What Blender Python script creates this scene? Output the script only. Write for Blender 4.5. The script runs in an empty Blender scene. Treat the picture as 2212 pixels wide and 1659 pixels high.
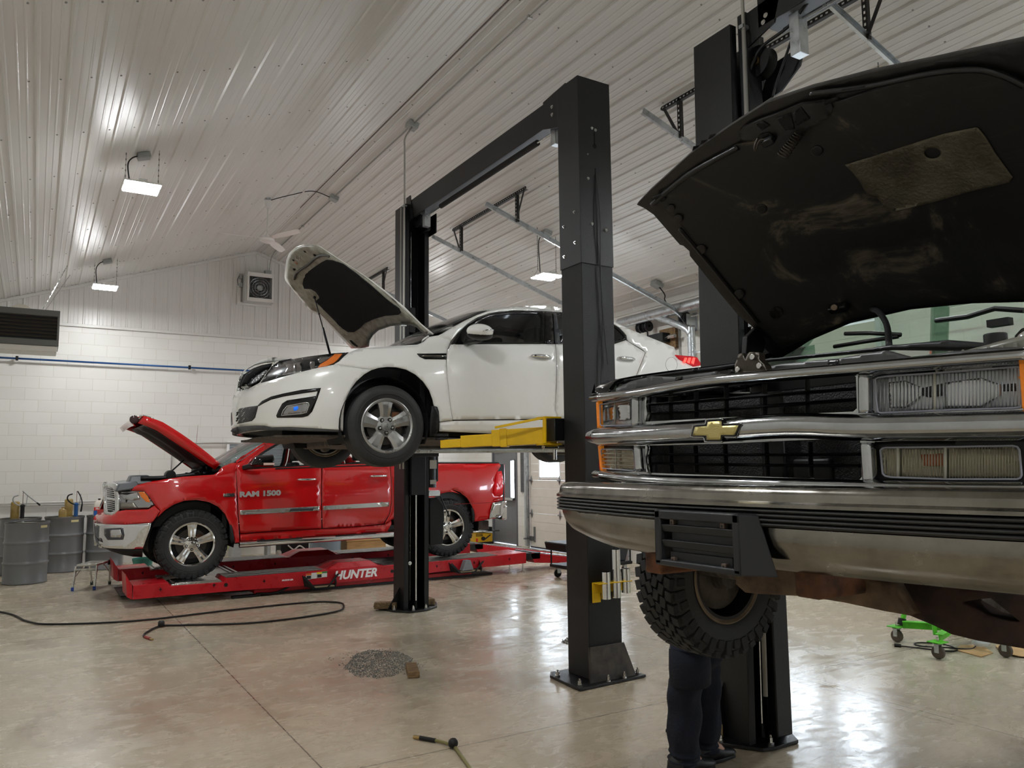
import bpy, bmesh, math, random
import numpy as np
from mathutils import Vector, Matrix
from mathutils.geometry import delaunay_2d_cdt
random.seed(7)
SC = bpy.context.scene
COL = SC.collection
# ---------------------------------------------------------------- camera
# world axes: X along the gable wall (to the right), Y towards the gable wall, Z up; metres, camera 1.6 m above the floor
CX, CY, FPX = 1106.0, 829.5, 1695.0
def _d(vx, vy):
    a = np.array([vx - CX, -(vy - CY), -FPX]); return a / np.linalg.norm(a)
_yv = _d(74, 1022); _xv = _d(3950, 979); _xv = _xv - _yv * (_xv @ _yv); _xv /= np.linalg.norm(_xv)
RC = np.array([_xv, _yv, np.cross(_xv, _yv)])
CAM = np.array([0.0, 0.0, 1.6])
cd = bpy.data.cameras.new('camera'); cam = bpy.data.objects.new('camera', cd); COL.objects.link(cam)
cd.sensor_width = 36.0; cd.lens = FPX / 2212 * 36; cd.clip_start = 0.05; cd.clip_end = 200
m4 = Matrix([[RC[i][j] for j in range(3)] + [CAM[i]] for i in range(3)] + [[0, 0, 0, 1]])
cam.matrix_world = m4; SC.camera = cam
# ---------------------------------------------------------------- world, exposure
SC.view_settings.view_transform = 'Standard'; SC.view_settings.look = 'None'; SC.view_settings.gamma = 1
SC.view_settings.use_curve_mapping = False
SC.view_settings.exposure = 1.12
W = bpy.data.worlds.new('world'); SC.world = W; W.use_nodes = True
bg = W.node_tree.nodes['Background']; bg.inputs[0].default_value = (0.75, 0.86, 1.0, 1); bg.inputs[1].default_value = 1.0
LAMP_W = 95.0      # radiance of the LED panels of the hanging lights
PANE_W = 9.0     # daylight in the small door windows
def ray(x, y): return RC @ np.array([x - CX, -(y - CY), -FPX])
def on(x, y, ax, v):
    r = ray(x, y); return CAM + r * ((v - CAM[ax]) / r[ax])
def oX(x, y, v): return on(x, y, 0, v)
def oY(x, y, v): return on(x, y, 1, v)
def oZ(x, y, v=0.0): return on(x, y, 2, v)
# ---------------------------------------------------------------- materials
MATS = {}
def srgb(c):
    return tuple(((v / 255) / 12.92 if v / 255 <= 0.04045 else ((v / 255 + 0.055) / 1.055) ** 2.4) for v in c)
def mat(name, rgb, rough=0.5, metal=0.0, var=0.0, scale=6.0, bump=0.0, bscale=60.0, rvar=0.0, coat=0.0, emit=None, estr=0.0,
        trans=0.0, ior=1.45, alpha=1.0, col2=None, stretch=(1, 1, 1), spec=None):
    if name in MATS: return MATS[name]
    m = bpy.data.materials.new(name); m.use_nodes = True; nt = m.node_tree; b = nt.nodes['Principled BSDF']
    c = srgb(rgb) if max(rgb) > 1.001 else tuple(rgb)
    b.inputs['Base Color'].default_value = (*c, 1); b.inputs['Roughness'].default_value = rough
    b.inputs['Metallic'].default_value = metal; b.inputs['IOR'].default_value = ior
    if coat: b.inputs['Coat Weight'].default_value = coat; b.inputs['Coat Roughness'].default_value = 0.04
    if spec is not None: b.inputs['Specular IOR Level'].default_value = spec
    if trans: b.inputs['Transmission Weight'].default_value = trans
    if alpha < 1: b.inputs['Alpha'].default_value = alpha
    if emit is not None:
        b.inputs['Emission Color'].default_value = (*emit, 1); b.inputs['Emission Strength'].default_value = estr
    if var or bump or rvar or col2:
        tc = nt.nodes.new('ShaderNodeTexCoord'); mp = nt.nodes.new('ShaderNodeMapping'); mp.inputs['Scale'].default_value = stretch
        nt.links.new(tc.outputs['Object'], mp.inputs[0])
        n = nt.nodes.new('ShaderNodeTexNoise'); n.inputs['Scale'].default_value = scale; n.inputs['Detail'].default_value = 6; n.inputs['Roughness'].default_value = 0.62
        nt.links.new(mp.outputs[0], n.inputs['Vector'])
        if var or col2:
            r = nt.nodes.new('ShaderNodeValToRGB'); c2 = srgb(col2) if col2 else tuple(max(0, v * (1 - var)) for v in c)
            r.color_ramp.elements[0].position = 0.35; r.color_ramp.elements[1].position = 0.65
            r.color_ramp.elements[0].color = (*c2, 1); r.color_ramp.elements[1].color = (*(c if col2 else tuple(min(1, v * (1 + var * .6)) for v in c)), 1)
            nt.links.new(n.outputs['Fac'], r.inputs[0]); nt.links.new(r.outputs[0], b.inputs['Base Color'])
        if rvar:
            mr = nt.nodes.new('ShaderNodeMapRange'); mr.inputs[1].default_value = .3; mr.inputs[2].default_value = .7
            mr.inputs[3].default_value = max(0, rough - rvar); mr.inputs[4].default_value = min(1, rough + rvar)
            nt.links.new(n.outputs['Fac'], mr.inputs[0]); nt.links.new(mr.outputs[0], b.inputs['Roughness'])
        if bump:
            n2 = nt.nodes.new('ShaderNodeTexNoise'); n2.inputs['Scale'].default_value = bscale; n2.inputs['Detail'].default_value = 4
            nt.links.new(mp.outputs[0], n2.inputs['Vector'])
            bp = nt.nodes.new('ShaderNodeBump'); bp.inputs['Strength'].default_value = bump; bp.inputs['Distance'].default_value = 0.01
            nt.links.new(n2.outputs['Fac'], bp.inputs['Height']); nt.links.new(bp.outputs[0], b.inputs['Normal'])
    MATS[name] = m; return m
# ---------------------------------------------------------------- object helpers
def tag(o, label=None, cat=None, group=None, kind=None):
    if label: o['label'] = label
    if cat: o['category'] = cat
    if group: o['group'] = group
    if kind: o['kind'] = kind
    return o
def thing(name, loc, label, cat, group=None):
    o = bpy.data.objects.new(name, None); COL.objects.link(o); o.location = Vector(loc); o.empty_display_size = .1
    o['_inv'] = 1
    return tag(o, label, cat, group)
def link(name, me, m=None, parent=None, smooth=None):
    o = bpy.data.objects.new(name, me); COL.objects.link(o)
    if m is not None:
        for mm in (m if isinstance(m, (list, tuple)) else [m]): me.materials.append(mm)
    if parent is not None:
        o.parent = parent
        if parent.type == 'EMPTY':
            o.matrix_parent_inverse = Matrix.Translation(parent.location).inverted()
    if smooth:
        for p in me.polygons: p.use_smooth = True
        if smooth is not True:
            me.set_sharp_from_angle(angle=math.radians(smooth))
    return o
def copy_tree(o, parent=None):
    c = o.copy(); COL.objects.link(c)
    if parent is not None: c.parent = parent
    for ch in list(o.children): copy_tree(ch, c)
    return c
def rotm(axis, ang): return Matrix.Rotation(ang, 3, axis)
class MB:
    def __init__(s): s.v = []; s.f = []; s.mi = []; s.cur = 0
    def add(s, vs, fs):
        o = len(s.v); s.v += [tuple(map(float, p)) for p in vs]; s.f += [tuple(i + o for i in f) for f in fs]; s.mi += [s.cur] * len(fs); return s
    def box(s, x0, x1, y0, y1, z0, z1):
        return s.add([(x0, y0, z0), (x1, y0, z0), (x1, y1, z0), (x0, y1, z0), (x0, y0, z1), (x1, y0, z1), (x1, y1, z1), (x0, y1, z1)],
                     [(0, 3, 2, 1), (4, 5, 6, 7), (0, 1, 5, 4), (1, 2, 6, 5), (2, 3, 7, 6), (3, 0, 4, 7)])
    def obox(s, c, size, R=None):
        hx, hy, hz = [a / 2 for a in size]; R = R or Matrix.Identity(3); c = Vector(c); vs = []
        for dz in (-hz, hz):
            for dx, dy in ((-hx, -hy), (hx, -hy), (hx, hy), (-hx, hy)): vs.append(c + R @ Vector((dx, dy, dz)))
        return s.add(vs, [(0, 3, 2, 1), (4, 5, 6, 7), (0, 1, 5, 4), (1, 2, 6, 5), (2, 3, 7, 6), (3, 0, 4, 7)])
    def bar(s, a, b, w, h, up=(0, 0, 1)):
        a = Vector(a); b = Vector(b); d = b - a; L = d.length; d.normalize(); u = Vector(up); x = d.cross(u)
        if x.length < 1e-4: x = d.cross(Vector((1, 0, 0)))
        x.normalize(); u = x.cross(d); R = Matrix((x, d, u)).transposed()
        return s.obox((a + b) / 2, (w, L, h), R)
    def tube(s, pts, r, seg=10, cap=True, closed=False):
        pts = [Vector(p) for p in pts]; n = len(pts); rs = r if isinstance(r, (list, tuple)) else [r] * n
        vs = []; prev = None
        for i, p in enumerate(pts):
            if closed: t = pts[(i + 1) % n] - pts[i - 1]
            else: t = pts[min(i + 1, n - 1)] - pts[max(i - 1, 0)]
            if t.length < 1e-9: t = Vector((0, 0, 1))
            t.normalize()
            if prev is None:
                prev = t.cross(Vector((0, 0, 1)))
                if prev.length < 1e-3: prev = t.cross(Vector((1, 0, 0)))
            prev = (prev - t * prev.dot(t)).normalized(); q = t.cross(prev)
            for k in range(seg):
                a = 2 * math.pi * k / seg; vs.append(p + (prev * math.cos(a) + q * math.sin(a)) * rs[i])
        fs = []
        for i in range(n if closed else n - 1):
            j = (i + 1) % n
            for k in range(seg):
                k2 = (k + 1) % seg; fs.append((i * seg + k, i * seg + k2, j * seg + k2, j * seg + k))
        if cap and not closed:
            fs.append(tuple(range(seg))[::-1]); fs.append(tuple((n - 1) * seg + k for k in range(seg)))
        return s.add(vs, fs)
    def lathe(s, prof, c=(0, 0, 0), axis='Z', seg=32, R=None, close=False):
        c = Vector(c); vs = []; n = len(prof)
        for r, h in prof:
            for k in range(seg):
                a = 2 * math.pi * k / seg; x, y = r * math.cos(a), r * math.sin(a)
                p = Vector((x, y, h)) if axis == 'Z' else (Vector((x, h, y)) if axis == 'Y' else Vector((h, x, y)))
                if R: p = R @ p
                vs.append(c + p)
        fs = []
        for i in range(n if close else n - 1):
            j = (i + 1) % n
            for k in range(seg):
                k2 = (k + 1) % seg; fs.append((i * seg + k, i * seg + k2, j * seg + k2, j * seg + k))
        return s.add(vs, fs)
    def cyl(s, a, b, r, seg=16): return s.tube([a, b], r, seg)
    def prism(s, poly, ax, a0, a1):
        def mk(p, a): return (a, p[0], p[1]) if ax == 0 else ((p[0], a, p[1]) if ax == 1 else (p[0], p[1], a))
        n = len(poly); vs = [mk(p, a0) for p in poly] + [mk(p, a1) for p in poly]
        fs = [tuple(range(n)), tuple(range(2 * n - 1, n - 1, -1))] + [(i, i + n, (i + 1) % n + n, (i + 1) % n) for i in range(n)]
        return s.add(vs, fs)
    def loft(s, rings, closed=True, cap=True):
        n = len(rings[0]); vs = [p for r in rings for p in r]; fs = []
        for i in range(len(rings) - 1):
            for k in range(n if closed else n - 1):
                k2 = (k + 1) % n; fs.append((i * n + k, i * n + k2, (i + 1) * n + k2, (i + 1) * n + k))
        if cap and closed:
            fs.append(tuple(range(n))[::-1]); fs.append(tuple((len(rings) - 1) * n + k for k in range(n)))
        return s.add(vs, fs)
    def grid(s, fn, us, vs_):
        P_ = [fn(u, v) for u in us for v in vs_]; m = len(vs_)
        return s.add(P_, [(i * m + j, (i + 1) * m + j, (i + 1) * m + j + 1, i * m + j + 1) for i in range(len(us) - 1) for j in range(m - 1)])
    def ico(s, c, r, sx=1, sy=1, sz=1, sub=2):
        bm = bmesh.new(); bmesh.ops.create_icosphere(bm, subdivisions=sub, radius=r)
        s.add([(c[0] + v.co.x * sx, c[1] + v.co.y * sy, c[2] + v.co.z * sz) for v in bm.verts], [tuple(v.index for v in f.verts) for f in bm.faces]); bm.free(); return s
    def build(s, name, m=None, parent=None, smooth=None, bevel=0, fix=True, solid=0, sub=0, bseg=2):
        me = bpy.data.meshes.new(name); me.from_pydata(s.v, [], s.f)
        if any(s.mi): me.polygons.foreach_set('material_index', s.mi)
        if fix:
            bm = bmesh.new(); bm.from_mesh(me); bmesh.ops.recalc_face_normals(bm, faces=bm.faces); bm.to_mesh(me); bm.free()
        me.update(); o = link(name, me, m, parent, smooth)
        if sub: q = o.modifiers.new('sub', 'SUBSURF'); q.levels = q.render_levels = sub
        if solid: q = o.modifiers.new('solid', 'SOLIDIFY'); q.thickness = solid; q.offset = -1
        if bevel:
            q = o.modifiers.new('bevel', 'BEVEL'); q.width = bevel; q.segments = bseg; q.limit_method = 'ANGLE'; q.angle_limit = math.radians(35)
            if not smooth:
                for p in me.polygons: p.use_smooth = True
                me.set_sharp_from_angle(angle=math.radians(40))
        return o
def cr(pts, n=8, closed=False):
    """smooth curve through points (Catmull-Rom)"""
    P_ = [np.array(p, float) for p in pts]; out = []; N = len(P_)
    rng = range(N if closed else N - 1)
    for i in rng:
        p0 = P_[i - 1] if (i > 0 or closed) else 2 * P_[0] - P_[1]; p1 = P_[i]; p2 = P_[(i + 1) % N]
        p3 = P_[(i + 2) % N] if (closed or i + 2 < N) else 2 * P_[-1] - P_[-2]
        for k in range(n):
            t = k / n; out.append(.5 * ((2 * p1) + (-p0 + p2) * t + (2 * p0 - 5 * p1 + 4 * p2 - p3) * t * t + (-p0 + 3 * p1 - 3 * p2 + p3) * t ** 3))
    if not closed: out.append(P_[-1])
    return out
def pch(x, xs, ys):
    """monotone cubic interpolation, flat beyond the ends"""
    xs = np.array(xs, float); ys = np.array(ys, float); x = np.asarray(x, float); h = np.diff(xs); d = np.diff(ys) / h; n = len(xs); g = np.zeros(n)
    for i in range(1, n - 1):
        if d[i - 1] * d[i] > 0:
            w1 = 2 * h[i] + h[i - 1]; w2 = h[i] + 2 * h[i - 1]; g[i] = (w1 + w2) / (w1 / d[i - 1] + w2 / d[i])
    g[0] = d[0]; g[-1] = d[-1]
    xc = np.clip(x, xs[0], xs[-1]); i = np.clip(np.searchsorted(xs, xc, side='right') - 1, 0, n - 2)
    t = (xc - xs[i]) / h[i]
    return (2 * t ** 3 - 3 * t ** 2 + 1) * ys[i] + (t ** 3 - 2 * t ** 2 + t) * h[i] * g[i] + (-2 * t ** 3 + 3 * t ** 2) * ys[i + 1] + (t ** 3 - t ** 2) * h[i] * g[i + 1]
# ---- outlines traced from the photograph and carried onto a real surface
def hit(px, surf, t0, t1, n=260, off=0.0):
    """first crossing of each pixel's ray with surf(P)=0 (positive outside); nearest approach when the ray misses"""
    px = np.array(px, float); D = np.stack([px[:, 0] - CX, -(px[:, 1] - CY), -FPX * np.ones(len(px))], 1) @ RC.T
    D /= np.linalg.norm(D, axis=1)[:, None]
    ts = np.linspace(t0, t1, n); V = np.stack([surf(CAM + D * t) for t in ts], 1) - off
    neg = V <= 0; has = neg.any(1); k = np.where(has, neg.argmax(1), V.argmin(1)); k = np.clip(k, 1, n - 1)
    lo = ts[k - 1].copy(); hi = ts[k].copy()
    for _ in range(22):
        mid = (lo + hi) / 2; val = surf(CAM + D * mid[:, None]) - off; g = val > 0; lo = np.where(g, mid, lo); hi = np.where(g, hi, mid)
    t = np.where(has, (lo + hi) / 2, ts[k]); return CAM + D * t[:, None]
def resample(poly, step, closed=True):
    out = []; n = len(poly)
    for i in range(n if closed else n - 1):
        a = np.array(poly[i], float); b = np.array(poly[(i + 1) % n], float); m = max(1, int(math.ceil(np.linalg.norm(b - a) / step)))
        for k in range(m): out.append(a + (b - a) * k / m)
    if not closed: out.append(np.array(poly[-1], float))
    return out
def inside(P_, poly):
    x, y = P_[:, 0], P_[:, 1]; c = np.zeros(len(P_), bool); n = len(poly)
    for i in range(n):
        x1, y1 = poly[i]; x2, y2 = poly[(i + 1) % n]
        if y1 == y2: continue
        cond = ((y1 > y) != (y2 > y)) & (x < (x2 - x1) * (y - y1) / (y2 - y1) + x1); c ^= cond
    return c
def tri(poly, step=8, holes=()):
    """triangulate a 2-D outline with interior points; returns points, faces"""
    b = resample(poly, step); pts = list(b); n = len(b); edges = [(i, (i + 1) % n) for i in range(n)]; hs = []
    for h in holes:
        hb = resample(h, step); o = len(pts); pts += hb; edges += [(o + i, o + (i + 1) % len(hb)) for i in range(len(hb))]; hs.append(hb)
    A = np.array(b); x0, y0 = A.min(0); x1, y1 = A.max(0); g = []
    for j, yy in enumerate(np.arange(y0 + step / 2, y1, step * .87)):
        for xx in np.arange(x0 + (step / 2 if j % 2 else step), x1, step): g.append((xx, yy))
    if g:
        g = np.array(g); k = inside(g, b)
        for hb in hs: k &= ~inside(g, hb)
        g = g[k]; allb = np.array(pts)
        if len(g):
            d = np.sqrt(((g[:, None, :] - allb[None]) ** 2).sum(2)).min(1); g = g[d > step * .45]; pts += list(g)
    r = delaunay_2d_cdt([Vector((float(p[0]), float(p[1]))) for p in pts], edges, [], 0, 1e-6)
    V = np.array([tuple(v) for v in r[0]]); F = [tuple(f) for f in r[2]]
    C_ = np.array([V[list(f)].mean(0) for f in F]); k = inside(C_, b)
    for hb in hs: k &= ~inside(C_, hb)
    return V, [f for f, q in zip(F, k) if q]
def panel(name, poly, surf, rng, m, parent, step=8, holes=(), off=0.0, thick=0.012, mirror=None, smooth=True, curve=0, bevel=0, dist=None):
    """outline (photo pixels) -> curved sheet-metal panel with thickness. mirror = Y of the centre plane: also builds the far-side twin."""
    if curve: poly = [tuple(p) for p in cr(poly, curve, True)]
    V, F = tri(poly, step, holes)
    P3 = hit(V, surf, *rng, off=off); outs = []
    for mi in ((None, mirror) if mirror is not None else (None,)):
        Q = P3.copy()
        if mi is not None: Q[:, 1] = 2 * mi - Q[:, 1]
        me = bpy.data.meshes.new(name); me.from_pydata([tuple(p) for p in Q], [], F)
        # outward = against the camera ray on the near side
        a, b, c = [Q[F[0][i]] for i in range(3)]; nrm = np.cross(b - a, c - a); view = (CAM - P3[F[0][0]])
        if mi is not None: view = view * np.array([1, -1, 1])
        if nrm @ view < 0: me.flip_normals()
        me.update(); o = link(name, me, m, parent, smooth)
        if thick: q = o.modifiers.new('solid', 'SOLIDIFY'); q.thickness = thick; q.offset = -1
        if bevel: q = o.modifiers.new('bevel', 'BEVEL'); q.width = bevel; q.segments = 2; q.limit_method = 'ANGLE'; q.angle_limit = math.radians(50)
        outs.append(o)
    return outs
def path3(pts, surf, rng, off=0.0, step=6, curve=0, closed=False):
    if curve: pts = cr(pts, curve, closed)
    return hit(resample(pts, step, closed), surf, *rng, off=off)
def text3(name, s, size, mtx, m, parent, depth=0.003, bold=0.0, shear=0.0, sx=1.0):
    c = bpy.data.curves.new(name, 'FONT'); c.body = s; c.size = size; c.extrude = depth; c.offset = bold; c.shear = shear; c.align_x = 'CENTER'; c.align_y = 'CENTER'
    c.resolution_u = 3
    t = bpy.data.objects.new(name, c); COL.objects.link(t); bpy.context.view_layer.update()
    me = bpy.data.meshes.new_from_object(t); bpy.data.objects.remove(t); me.name = name
    for v in me.vertices: v.co.x *= sx
    me.transform(mtx)
    return link(name, me, m, parent)
def frame_m(o, ex, ey):
    ex = Vector(ex).normalized(); ey = Vector(ey); ey = (ey - ex * ey.dot(ex)).normalized(); ez = ex.cross(ey)
    M = Matrix((ex, ey, ez)).transposed().to_4x4(); M.translation = Vector(o); return M
# ================================================================ the setting
YW, XR, XL, YF = 15.7, 8.6, -1.45, -8.0       # gable wall, door wall, opposite wall, wall behind the camera
RX, RZ, SL, EZ = 3.584, 5.95, 0.335, 4.26      # ridge, pitch, eave
def ceil_z(x): return RZ - SL * abs(x - RX)
def floor_mat():
    m = bpy.data.materials.new('polished_concrete'); m.use_nodes = True; nt = m.node_tree; N = nt.nodes; L = nt.links; b = N['Principled BSDF']
    tc = N.new('ShaderNodeTexCoord'); sep = N.new('ShaderNodeSeparateXYZ'); L.new(tc.outputs['Object'], sep.inputs[0])
    def noise(scale, detail=6, rough=.6, st=(1, 1, 1), rot=0, dist=0):
        mp = N.new('ShaderNodeMapping'); mp.inputs['Scale'].default_value = st; mp.inputs['Rotation'].default_value = (0, 0, rot); L.new(tc.outputs['Object'], mp.inputs[0])
        n = N.new('ShaderNodeTexNoise'); n.inputs['Scale'].default_value = scale; n.inputs['Detail'].default_value = detail; n.inputs['Roughness'].default_value = rough
        n.inputs['Distortion'].default_value = dist; L.new(mp.outputs[0], n.inputs['Vector']); return n.outputs['Fac']
    def ramp(src, stops):
        r = N.new('ShaderNodeValToRGB'); e = r.color_ramp.elements
        e[0].position, e[0].color = stops[0][0], (*srgb(stops[0][1]), 1); e[1].position, e[1].color = stops[-1][0], (*srgb(stops[-1][1]), 1)
        for p, c in stops[1:-1]: q = e.new(p); q.color = (*srgb(c), 1)
        L.new(src, r.inputs[0]); return r.outputs[0]
    def mth(op, a, b_=None, c=None):
        q = N.new('ShaderNodeMath'); q.operation = op
        for i, v in enumerate((a, b_, c)):
            if v is None: continue
            if isinstance(v, (int, float)): q.inputs[i].default_value = v
            else: L.new(v, q.inputs[i])
        return q.outputs[0]
    def mix(f, a, c, mode='MIX'):
        q = N.new('ShaderNodeMix'); q.data_type = 'RGBA'; q.blend_type = mode
        if isinstance(f, (int, float)): q.inputs[0].default_value = f
        else: L.new(f, q.inputs[0])
        for i, v in ((6, a), (7, c)):
            if isinstance(v, tuple): q.inputs[i].default_value = (*v, 1)
            else: L.new(v, q.inputs[i])
        return q.outputs[2]
    base = ramp(noise(.55, 7, .62, dist=.6), [(.3, (158, 140, 112)), (.48, (180, 164, 138)), (.7, (194, 182, 160))])
    fine = ramp(noise(7, 8, .7, (1, 2.2, 1), .5, .8), [(.32, (176, 164, 146)), (.62, (208, 199, 184))])
    c = mix(.38, base, fine)
    tint = ramp(noise(.35, 3, .5, dist=.4), [(.4, (186, 164, 136)), (.62, (188, 190, 168))]); c = mix(.25, c, tint)
    dark = ramp(noise(1.3, 5, .6, (1, .45, 1), -.3, 1.2), [(.56, (255, 255, 255)), (.72, (200, 190, 178))]); c = mix(.8, c, dark, 'MULTIPLY')
    scr = ramp(noise(26, 5, .75, (.35, 2.4, 1), .9, 1.5), [(.36, (205, 200, 190)), (.5, (255, 255, 255))]); c = mix(.5, c, scr, 'MULTIPLY')
    # sawn control joints
    wob = mth('MULTIPLY', noise(9, 3), .008)
    jn = None
    for ax, v in (('X', 1.40), ('X', 5.0), ('Y', 4.22), ('Y', 9.04), ('Y', 13.9), ('Y', -.6)):
        d = mth('ABSOLUTE', mth('SUBTRACT', mth('ADD', sep.outputs[ax], wob), v + .004)); k = mth('LESS_THAN', d, .0042); jn = k if jn is None else mth('MAXIMUM', jn, k)
        # damp streaks either side of the joint
        if (ax, v) in (('X', 5.0), ('Y', 4.22)):
            s1 = mth('COMPARE', mth('ADD', d, mth('MULTIPLY', noise(5, 4), .05)), .115, .012)
            L2 = mth('MULTIPLY', s1, mth('LESS_THAN', mth('ABSOLUTE', mth('SUBTRACT', sep.outputs['Y' if ax == 'X' else 'X'], 3.75 if ax == 'X' else 5.4)), .85))
            c = mix(mth('MULTIPLY', L2, .6), c, srgb((128, 108, 84)))
    c = mix(mth('MULTIPLY', jn, .8), c, srgb((52, 46, 40)))
    L.new(c, b.inputs['Base Color'])
    r = N.new('ShaderNodeMapRange'); L.new(noise(3.2, 7, .65, (1, 1.8, 1), .4, 1.0), r.inputs[0]); r.inputs[1].default_value = .3; r.inputs[2].default_value = .72; r.inputs[3].default_value = .10; r.inputs[4].default_value = .40
    L.new(r.outputs[0], b.inputs['Roughness']); b.inputs['Specular IOR Level'].default_value = .62
    bp = N.new('ShaderNodeBump'); bp.inputs['Strength'].default_value = .35; bp.inputs['Distance'].default_value = .003
    L.new(mth('ADD', noise(8, 6, .6, (1, 1.5, 1), .6, .8), mth('MULTIPLY', noise(2.1, 3, .5, dist=.5), 1.6)), bp.inputs['Height']); L.new(bp.outputs[0], b.inputs['Normal'])
    return m
M_FLOOR = floor_mat()
def block_mat():
    m = bpy.data.materials.new('painted_block'); m.use_nodes = True; nt = m.node_tree; N = nt.nodes; L = nt.links; b = N['Principled BSDF']
    g = N.new('ShaderNodeNewGeometry'); tc = N.new('ShaderNodeTexCoord'); sep = N.new('ShaderNodeSeparateXYZ'); L.new(tc.outputs['Object'], sep.inputs[0])
    sn = N.new('ShaderNodeSeparateXYZ'); L.new(g.outputs['True Normal'], sn.inputs[0])
    ab = N.new('ShaderNodeMath'); ab.operation = 'ABSOLUTE'; L.new(sn.outputs['X'], ab.inputs[0])
    gt = N.new('ShaderNodeMath'); gt.operation = 'GREATER_THAN'; gt.inputs[1].default_value = .5; L.new(ab.outputs[0], gt.inputs[0])
    mx = N.new('ShaderNodeMix'); L.new(gt.outputs[0], mx.inputs[0]); L.new(sep.outputs['X'], mx.inputs[2]); L.new(sep.outputs['Y'], mx.inputs[3])
    cb = N.new('ShaderNodeCombineXYZ'); L.new(mx.outputs[0], cb.inputs[0]); L.new(sep.outputs['Z'], cb.inputs[1])
    br = N.new('ShaderNodeTexBrick'); L.new(cb.outputs[0], br.inputs['Vector']); br.inputs['Scale'].default_value = 1.0
    br.inputs['Brick Width'].default_value = .4064; br.inputs['Row Height'].default_value = .2032; br.inputs['Mortar Size'].default_value = .0045; br.inputs['Mortar Smooth'].default_value = .35
    br.inputs['Color1'].default_value = (*srgb((228, 226, 219)), 1); br.inputs['Color2'].default_value = (*srgb((223, 221, 214)), 1); br.inputs['Mortar'].default_value = (*srgb((212, 207, 195)), 1)
    L.new(br.outputs['Color'], b.inputs['Base Color']); b.inputs['Roughness'].default_value = .38
    n = N.new('ShaderNodeTexNoise'); n.inputs['Scale'].default_value = 70; L.new(tc.outputs['Object'], n.inputs['Vector'])
    sc = N.new('ShaderNodeMath'); sc.operation = 'MULTIPLY_ADD'; L.new(br.outputs['Fac'], sc.inputs[0]); sc.inputs[1].default_value = -1.0; 
    k = N.new('ShaderNodeMath'); k.operation = 'MULTIPLY'; k.inputs[1].default_value = .22; L.new(n.outputs['Fac'], k.inputs[0]); L.new(k.outputs[0], sc.inputs[2])
    bp = N.new('ShaderNodeBump'); bp.inputs['Strength'].default_value = .35; bp.inputs['Distance'].default_value = .004; L.new(sc.outputs[0], bp.inputs['Height']); L.new(bp.outputs[0], b.inputs['Normal'])
    return m
M_BLOCK = block_mat()
M_LINER = mat('liner_panel', (216, 213, 208), rough=.3)
M_TRIM = mat('white_trim', (214, 212, 206), rough=.35)
M_GALV = mat('galvanised', (190, 195, 198), rough=.32, metal=.9, var=.15, scale=14, rvar=.08)
M_GREYBOX = mat('grey_box', (160, 163, 160), rough=.5, var=.1, scale=20)
M_BLACK = mat('black_steel', (8, 9, 11), rough=.38, var=.2, scale=4, bump=.25, bscale=260)
M_DARK = mat('dark_plastic', (11, 11, 12), rough=.55, bump=.05, bscale=200)
M_RUBBER = mat('rubber', (27, 27, 28), rough=.72, var=.25, scale=9)
M_CHROME = mat('chrome', (226, 228, 230), rough=.06, metal=1.0, rvar=.04, scale=5)
M_STEEL = mat('bright_steel', (200, 200, 198), rough=.22, metal=1.0, rvar=.08, scale=20)
M_WOOD = mat('old_wood', (150, 120, 82), rough=.75, col2=(96, 72, 48), scale=5, stretch=(1, 9, 9), bump=.4, bscale=40)
# floor
o = MB().add([(XL, YF, 0), (XR, YF, 0), (XR, YW, 0), (XL, YW, 0)], [(0, 1, 2, 3)]).build('floor', M_FLOOR); tag(o, kind='structure')
# block walls
mb = MB().box(XL, XR, YW, YW + .2, 0, 4.2); tag(mb.build('wall_back', M_BLOCK), kind='structure')
mb = MB().box(XL - .2, XL, YF - .2, YW + .2, 0, 4.22); tag(mb.build('wall_left', M_BLOCK), kind='structure')
mb = MB().box(XL, XR, YF - .2, YF, 0, 5.96); tag(mb.build('wall_front', M_BLOCK), kind='structure')
DOORS = [(10.45, 13.55), (5.65, 8.75), (0.4, 3.5), (-4.65, -1.55)]; DH = 3.35; MD = (14.0, 15.05)
mb = MB(); ys = [YW + .2] + [v for d in ([MD] + DOORS) for v in (d[1], d[0])] + [YF - .2]
for i in range(0, len(ys), 2): mb.box(XR, XR + .2, ys[i + 1], ys[i], 0, 4.26)
mb.box(XR, XR + .2, MD[0], MD[1], 2.12, 4.26)
for d in DOORS: mb.box(XR, XR + .2, d[0], d[1], DH, 4.26)
tag(mb.build('wall_right', M_BLOCK), kind='structure')
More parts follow.
